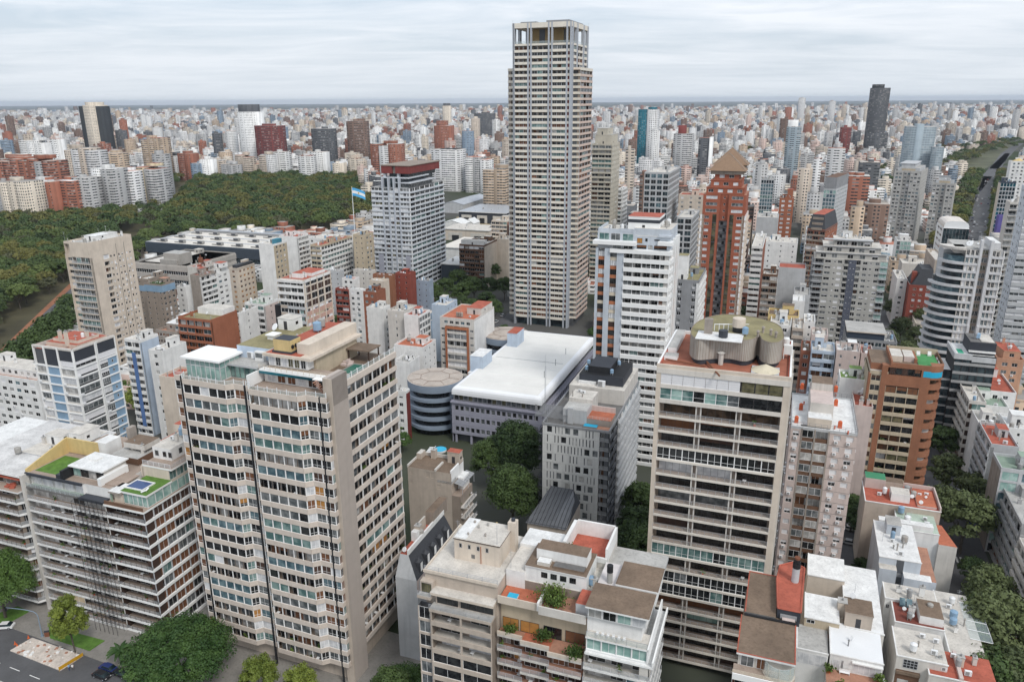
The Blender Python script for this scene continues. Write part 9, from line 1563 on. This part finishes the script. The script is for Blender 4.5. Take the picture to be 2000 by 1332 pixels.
for a in(
('black sided cream slab tower standing alone on the far left skyline',(190,208),153,1600,'black',.95,30,None,((.08,-.02,.62,1.1,2,'cream',-.1),(.05,0,.5,.8,8,'cream',.95))),('white tower with a dark grey block on top above the far park',(497,219),462,1450,'white',W_,26,None,((-.05,0,.8,.8,13,'dark',.95),)),('red brown twin slab right of the white tower with a dark block',(541,246),496,1400,'maroon',Bn),('dark brown balcony tower with a glazed side above the park',(707,237),676,1450,'brown',Bn),('red stepped tower above the white rows behind the flag',(876,246),847,1550,'brick',W_,26,None,((-.1,0,.55,.7,9,'brick',.1),)),('dark grey slab tower in the middle of the far park edge',(642,252),607,1400,'dark',Bn),('far grey slab with a dark cap near the tallest tower',(962,222),926,2300,'dark',Gl),('far cream tower with a dark dome near the tallest tower',(876,207),864,3000,'cream',W_,24,None,((0,0,.8,.8,9,'dark',.95),)),
('black and white striped tower behind the red crowned tower',(896,293),842,1080,'pale',Bn,26,None,((-.12,-.04,.10,.9,1,'black',-.95),(.1,-.04,.10,.9,1,'black',-.95),(.32,-.04,.1,.9,1,'black',-.95))),('red and white balcony block behind the red crowned tower',(775,282),722,1150,'brick',Bn),('white balcony block left of the tallest tower above the sheds',(952,308),908,1060,'white',Bn),('beige block left of the tallest tower above the sheds',(986,330),943,860,'tan',Bn),('tall dark tower under construction on the right skyline',(1740,172),1702,1650,'dark',Gl,30,None,((-.12,0,.6,.8,7,'black',.8),(.1,-.1,1.15,1.1,-88,'dark',-.5))),('pale glazed tower with a blank centre strip right of the dark tower',(1830,248),1772,1000,'glassy',Gl,28,None,((-.05,-.06,.25,.9,3,'glassy',-.95),)),('lower glazed tower attached to the pale glazed tower',(1845,288),1822,980,'glassy',Gl),('slim white glazed tower with a stepped top in the right middle',(1566,248),1537,1150,'glassy',Bn,24,None,((-.1,0,.7,.7,9,'white',.95),)),('far pale twin peaked tower on the right skyline',(1574,192),1560,3400,'pale',W_),('far pale tower right of the twin peaked one',(1633,198),1620,3400,'pale',W_),('brown slab left of the slim white glazed tower',(1540,232),1524,1900,'brown',Bn),('dark red block left of the dark tower',(1664,249),1642,1650,'maroon',Bn),('teal glass tower right of the tallest tower',(1283,214),1247,1300,'teal',Gl,28),('white gridded slab joined to the teal glass tower',(1287,256),1271,1270,'white',W_),('brick red flank block behind the white office grid',(1268,342),1250,640,'brown',Bn),('grey stepped tower behind the teal glass tower',(1352,262),1316,1200,'grey',Bn,24,None,((-.1,0,.4,.5,12,'maroon',.95),)),('dark balcony slab with a white fin in the right middle',(1391,270),1365,1120,'dark',Bn,20,None,((.42,-.05,.2,1.1,1,'white',-.95),)),('beige ribbed block right of the tallest tower',(1238,292),1222,800,'beige',Bn),('white stack block in the right middle before the avenue',(1652,290),1618,900,'pale',Bn),('grey green slab in the right middle',(1500,322),1476,840,'grey',W_),('tan slab right of the grey green slab',(1588,330),1560,780,'beige',W_),('pale stepped block beside the tan slab',(1606,310),1590,860,'pale',Bn),('brown brick school like block by the street trees',(1738,400),1690,620,'brown',W_),('grey old building near the brown brick school like block',(1690,405),1664,590,'tan',W_),('brick skeleton block under construction in the right middle',(1700,345),1652,720,'brick',Bn),('dark round topped block with a blue roof strip',(1720,318),1680,800,'dark',Bn),
('red and cream striped long block at the left edge',(50,312),-30,900,'brick',Bn),('tall red brick balcony block at the left above the park',(97,312),50,880,'brick',Bn),('white pair of panelled towers at the left above the park',(78,276),36,1150,'white',W_),('big beige gridded block above the park at the left',(180,290),123,1000,'beige',W_),('thin white fin tower left of the big beige gridded block',(112,272),98,1100,'white',W_),('brown brick block with a white roof at the park edge',(139,354),108,830,'brick',Bn,None,(.8,.8,.8)),('grey and white balcony block at the park edge',(167,348),139,835,'grey',Bn),('white arched balcony block at the park edge',(216,331),177,850,'white',Bn),('grey mixed block at the park edge',(253,335),228,870,'pale',Bn),('white flanked block with a yellow balcony stack at the park edge',(299,326),258,890,'yellow',Bn),('grey white lattice block at the left park edge',(72,354),44,820,'pale',W_),('orange brick block at the left park edge',(97,356),72,825,'brick',W_),('beige blank gabled block at the left park edge',(46,356),-5,800,'cream',W_),('tan ribbed slab above the left park',(310,270),273,1250,'tan',Bn),('grey banded block with a white flank above the left park',(315,302),296,980,'grey',Bn),('orange flanked block above the left park',(224,300),199,1050,'tan',Bn)):landmark(*a)
R=random.Random(77)
# the row of blocks facing the far side of the park
x=322
while x<735:
 w_=R.uniform(13,26);col=R.choice(('white','white','pale','grey','cream','dark','white','blue','beige','brick'));landmark('%s %s block facing the far side of the park'%(R.choice(('narrow','plain','stepped','balconied')),{'white':'white','pale':'pale grey','grey':'grey','cream':'cream','dark':'dark','blue':'blue grey','beige':'beige','brick':'brick red'}[col]),(x+w_,R.uniform(296,326)),x,R.uniform(1210,1290),col,R.choice((W_,Bn,Bn)),20,nm='apartment_block',cat='building',g='apartment row behind the park');x+=w_+R.uniform(0,2)
# infill: low houses between everything up to 900 m, then the wide city
X,near_b=[],[];ROADS=[(s0-v0*80,s0+v0*330,9),(V[0],V[1],34),(V[1],V[2],36),(V[2],V[3],38),(V[3],V[4],36),(V[4],V[5],36),(V2[0],V2[1],12),(V2[1],V2[2],12),(V2[2],V2[3],12),(s1-v0*60,s1+v0*120,10)]
def onroad(q):
 for a,b_,w in ROADS:
  d_=b_-a;t=np.clip(((q-a)@d_)/(d_@d_),0,1)
  if np.linalg.norm(q-a-d_*t)<w:return True
 return False
FIELD=[P(x,y)for x,y in((735,440),(862,360),(1000,360),(1000,520),(760,560))];PLAZA=[P(x,y)for x,y in((840,640),(880,560),(1000,470),(1010,590),(1175,600),(1175,760),(940,760))];RAIL=[P(x,y)for x,y in((1815,340),(1860,305),(1960,275),(1990,285),(1890,350))]
def free(q):return not(inside(q,7)or onroad(q)or inpoly(q,PARK)or inpoly(q,FIELD)or inpoly(q,RAIL)or inpoly(q,PLAZA))
for i in range(-40,60):
 for j in range(10,46):
  if i%6==0 or j%5==0:continue
  q=u0*(i*18+R.uniform(-2,2))+v0*(j*21+R.uniform(-2,2));D_=np.hypot(*q)
  if D_<240 or D_>900 or q[1]<100:continue
  h=R.uniform(5,11)if R.random()<(.9 if D_<520 else .55)or q[0]<-30 else R.uniform(14,26 if D_<560 else 38);xx=pxx(q[0],q[1],h)
  if xx<-60 or xx>2060 or not free(q):continue
  near_b.append((q,R.uniform(12,17),R.uniform(14,20),h,D_))
near_b.sort(key=lambda t:t[4]);LM=[(o['label'],o)for o in scene.objects if o.parent is None and o.get('category')in('apartment tower','skyscraper','office building','hall','tower')]
LMP=[(l,pxx(*np.array(o.location)[:2],30),np.hypot(*np.array(o.location)[:2]))for l,o in LM];SHORT=lambda l:' '.join(l.replace(',','').split()[:5]);USED={}
NUM=('one','two','three','four','five','six','seven','eight','nine','ten','eleven','twelve','thirteen')
def autolabel(col,h,q):
 x_=pxx(q[0],q[1],h);D_=np.hypot(*q);l,lx,lD=min(LMP,key=lambda t:abs(t[1]-x_)+abs(t[2]-D_)*.35);rel='behind' if D_>lD+25 and abs(x_-lx)<45 else 'left of' if x_<lx else 'right of';l2=' '.join(l.split()[:9])
 for w in(' and ',' with ',' in ',' by ',' at ',' on ',' of ',' above ',' under ',' right ',' left ',' behind ',',',' before '):
  l2=l2.split(w)[0]
 st=NUM[min(12,max(0,int(round(h/2.95))-1))];base='%s %s storey block %s the %s'%(col,st,rel,l2.strip());return base
grp={}
for k,(q,w,d_,h,D_)in enumerate(near_b):
 col=pickcol(R);st=R.choice((W_,W_,Bn,Bn));rws=rows(R,q[0],q[1],w,d_,h,col,st)
 if k<150:
  for r in rws:r[0]-=q[0];r[1]-=q[1]
  c_=rws[0]
  for _ in range(R.randrange(2,6)):s_=R.uniform(.8,2.4);rws.append([R.uniform(-.38,.38)*w,R.uniform(-.38,.38)*d_,s_,s_*R.uniform(.6,1.4),h,h+R.uniform(.7,2.4),RAD(GRID),*(np.array(FC[R.choice(('white','grey','dark','cream'))])),*R.choice(RC),.95])
  for a,e,ww,dd in((0,-.49,1,.03),(0,.49,1,.03),(-.49,0,.03,.94),(.49,0,.03,.94)):
   rx_,ry_=a*w,e*d_;cg,sg=math.cos(RAD(GRID)),math.sin(RAD(GRID));rws.append([rx_*cg-ry_*sg,rx_*sg+ry_*cg,w*ww,d_*dd,h,h+.8,RAD(GRID),*c_[7:10],*c_[7:10],.95])
  o=boxes('apartment_block',rws);o.location=(q[0],q[1],0);l=autolabel(col,h,q);tag(o,l,'building',l)
 else:X+=rws
step=24.;D0=900.
while D0<9500:
 D1=D0*1.12+30;step=18+D0*.0034
 n=int((D1-D0)/step)+1
 for j in range(n):
  Dm=D0+(D1-D0)*(j+.5)/n;half=Dm*.74;k=int(2*half/step)
  for i in range(k):
   if R.random()<.20:continue
   q=np.array([-half+i*step+R.uniform(-.35,.35)*step,Dm+R.uniform(-.45,.45)*step]);r=R.random();h=R.uniform(6,18)if r<.50 else R.uniform(18,34)if r<.90 else R.uniform(34,52)if r<.992 else R.uniform(55,85)
   if q[0]>.22*Dm and Dm<1900:h*=.72
   if Dm<1400 and h>40:h=30
   if not(-40<pxx(q[0],q[1],h)<2040):continue
   if Dm<2400 and not free(q):continue
   X+=rows(R,q[0],q[1],R.uniform(.45,.85)*min(step,40),R.uniform(.5,.9)*min(step,34),h,pickcol(R),R.choice((W_,W_,Bn,Bn,Gl if R.random()<.25 else Bn)),RAD(GRID+R.choice((0,0,0,45,20))),Dm<6000)
 D0=D1
o=boxes('distant_buildings',X);tag(o,'endless pale city blocks reaching to the horizon','city',kind='stuff')
# green patches in the wide city
T=[]
for i in range(900):
 D_=950+2600*R.random()**1.4;xx=R.uniform(-.72,.72);q=np.array([xx*D_,D_]);s_=math.sin(q[0]*.006+1)+math.sin(q[1]*.005+2.2)
 if s_>.75 and free(q):T.append(q)
for x0,y0,x1,y1,n in((1640,375,1740,330,60),(1640,280,1750,265,50),(1560,262,1640,262,30),(1850,262,2000,258,60),(860,345,980,350,40),(740,330,860,335,20),(1430,290,1520,290,25),(1200,395,1240,400,8),(1800,330,1870,322,20),(1680,400,1730,360,24),(1800,335,1900,300,70),(1850,318,1990,276,80),(1760,300,1990,270,60)):
 for i in range(n):a=R.random();q=P(x0+(x1-x0)*a+R.uniform(-14,14),y0+(y1-y0)*a+R.uniform(-6,6),6);T.append(q)if not inside(q,4)else None
o=bulk('city_trees',T,R,('round','umbrella'),.7,1.15);tag(o,'scattered dark green tree clumps between the far city blocks','wood')
# terrace and balcony things gathered while building
PLANTS.sort(key=lambda t:np.hypot(*t[0].world(t[2])[:2]))
cnt={}
for b,m,p,k in PLANTS:
 cnt[k]=cnt.get(k,0)+1
 if cnt[k]>110:continue
 q=b.world((p[0],p[1],0));nm={'plant':'potted_plant','table':'table','planter':'flower_trough'}[k];l={'plant':'terracotta potted plant on a balcony of the %s','table':'small white table on a balcony of the %s','planter':'leafy planter hanging on a rounded brick balcony of the %s'}[k]%SHORT(b.label)
 for i,v in enumerate(m.v):m.v[i]=(v[0]-p[0],v[1]-p[1],v[2]-(p[2]if k=='x' else 0))
 single(m,nm,l,{'plant':'plant','table':'table','planter':'planter'}[k],(q[0],q[1],p[2]if k=='planter' else 0),b.rz,l)
# ---------------------------------------------------------------- air
hm=bpy.data.materials.new('haze');hm.use_nodes=True;t=hm.node_tree;t.nodes.clear();ou=t.nodes.new('ShaderNodeOutputMaterial');pv_=t.nodes.new('ShaderNodeVolumePrincipled');pv_.inputs['Color'].default_value=(.80,.88,1.0,1);pv_.inputs['Density'].default_value=HAZE;pv_.inputs['Anisotropy'].default_value=.2;t.links.new(pv_.outputs[0],ou.inputs['Volume']);MATS['haze']=hm
mb=MB();mb.box(-31000,-420,-1,31000,37000,172,'haze');tag(mb.build('haze'),None,None,kind='stuff')
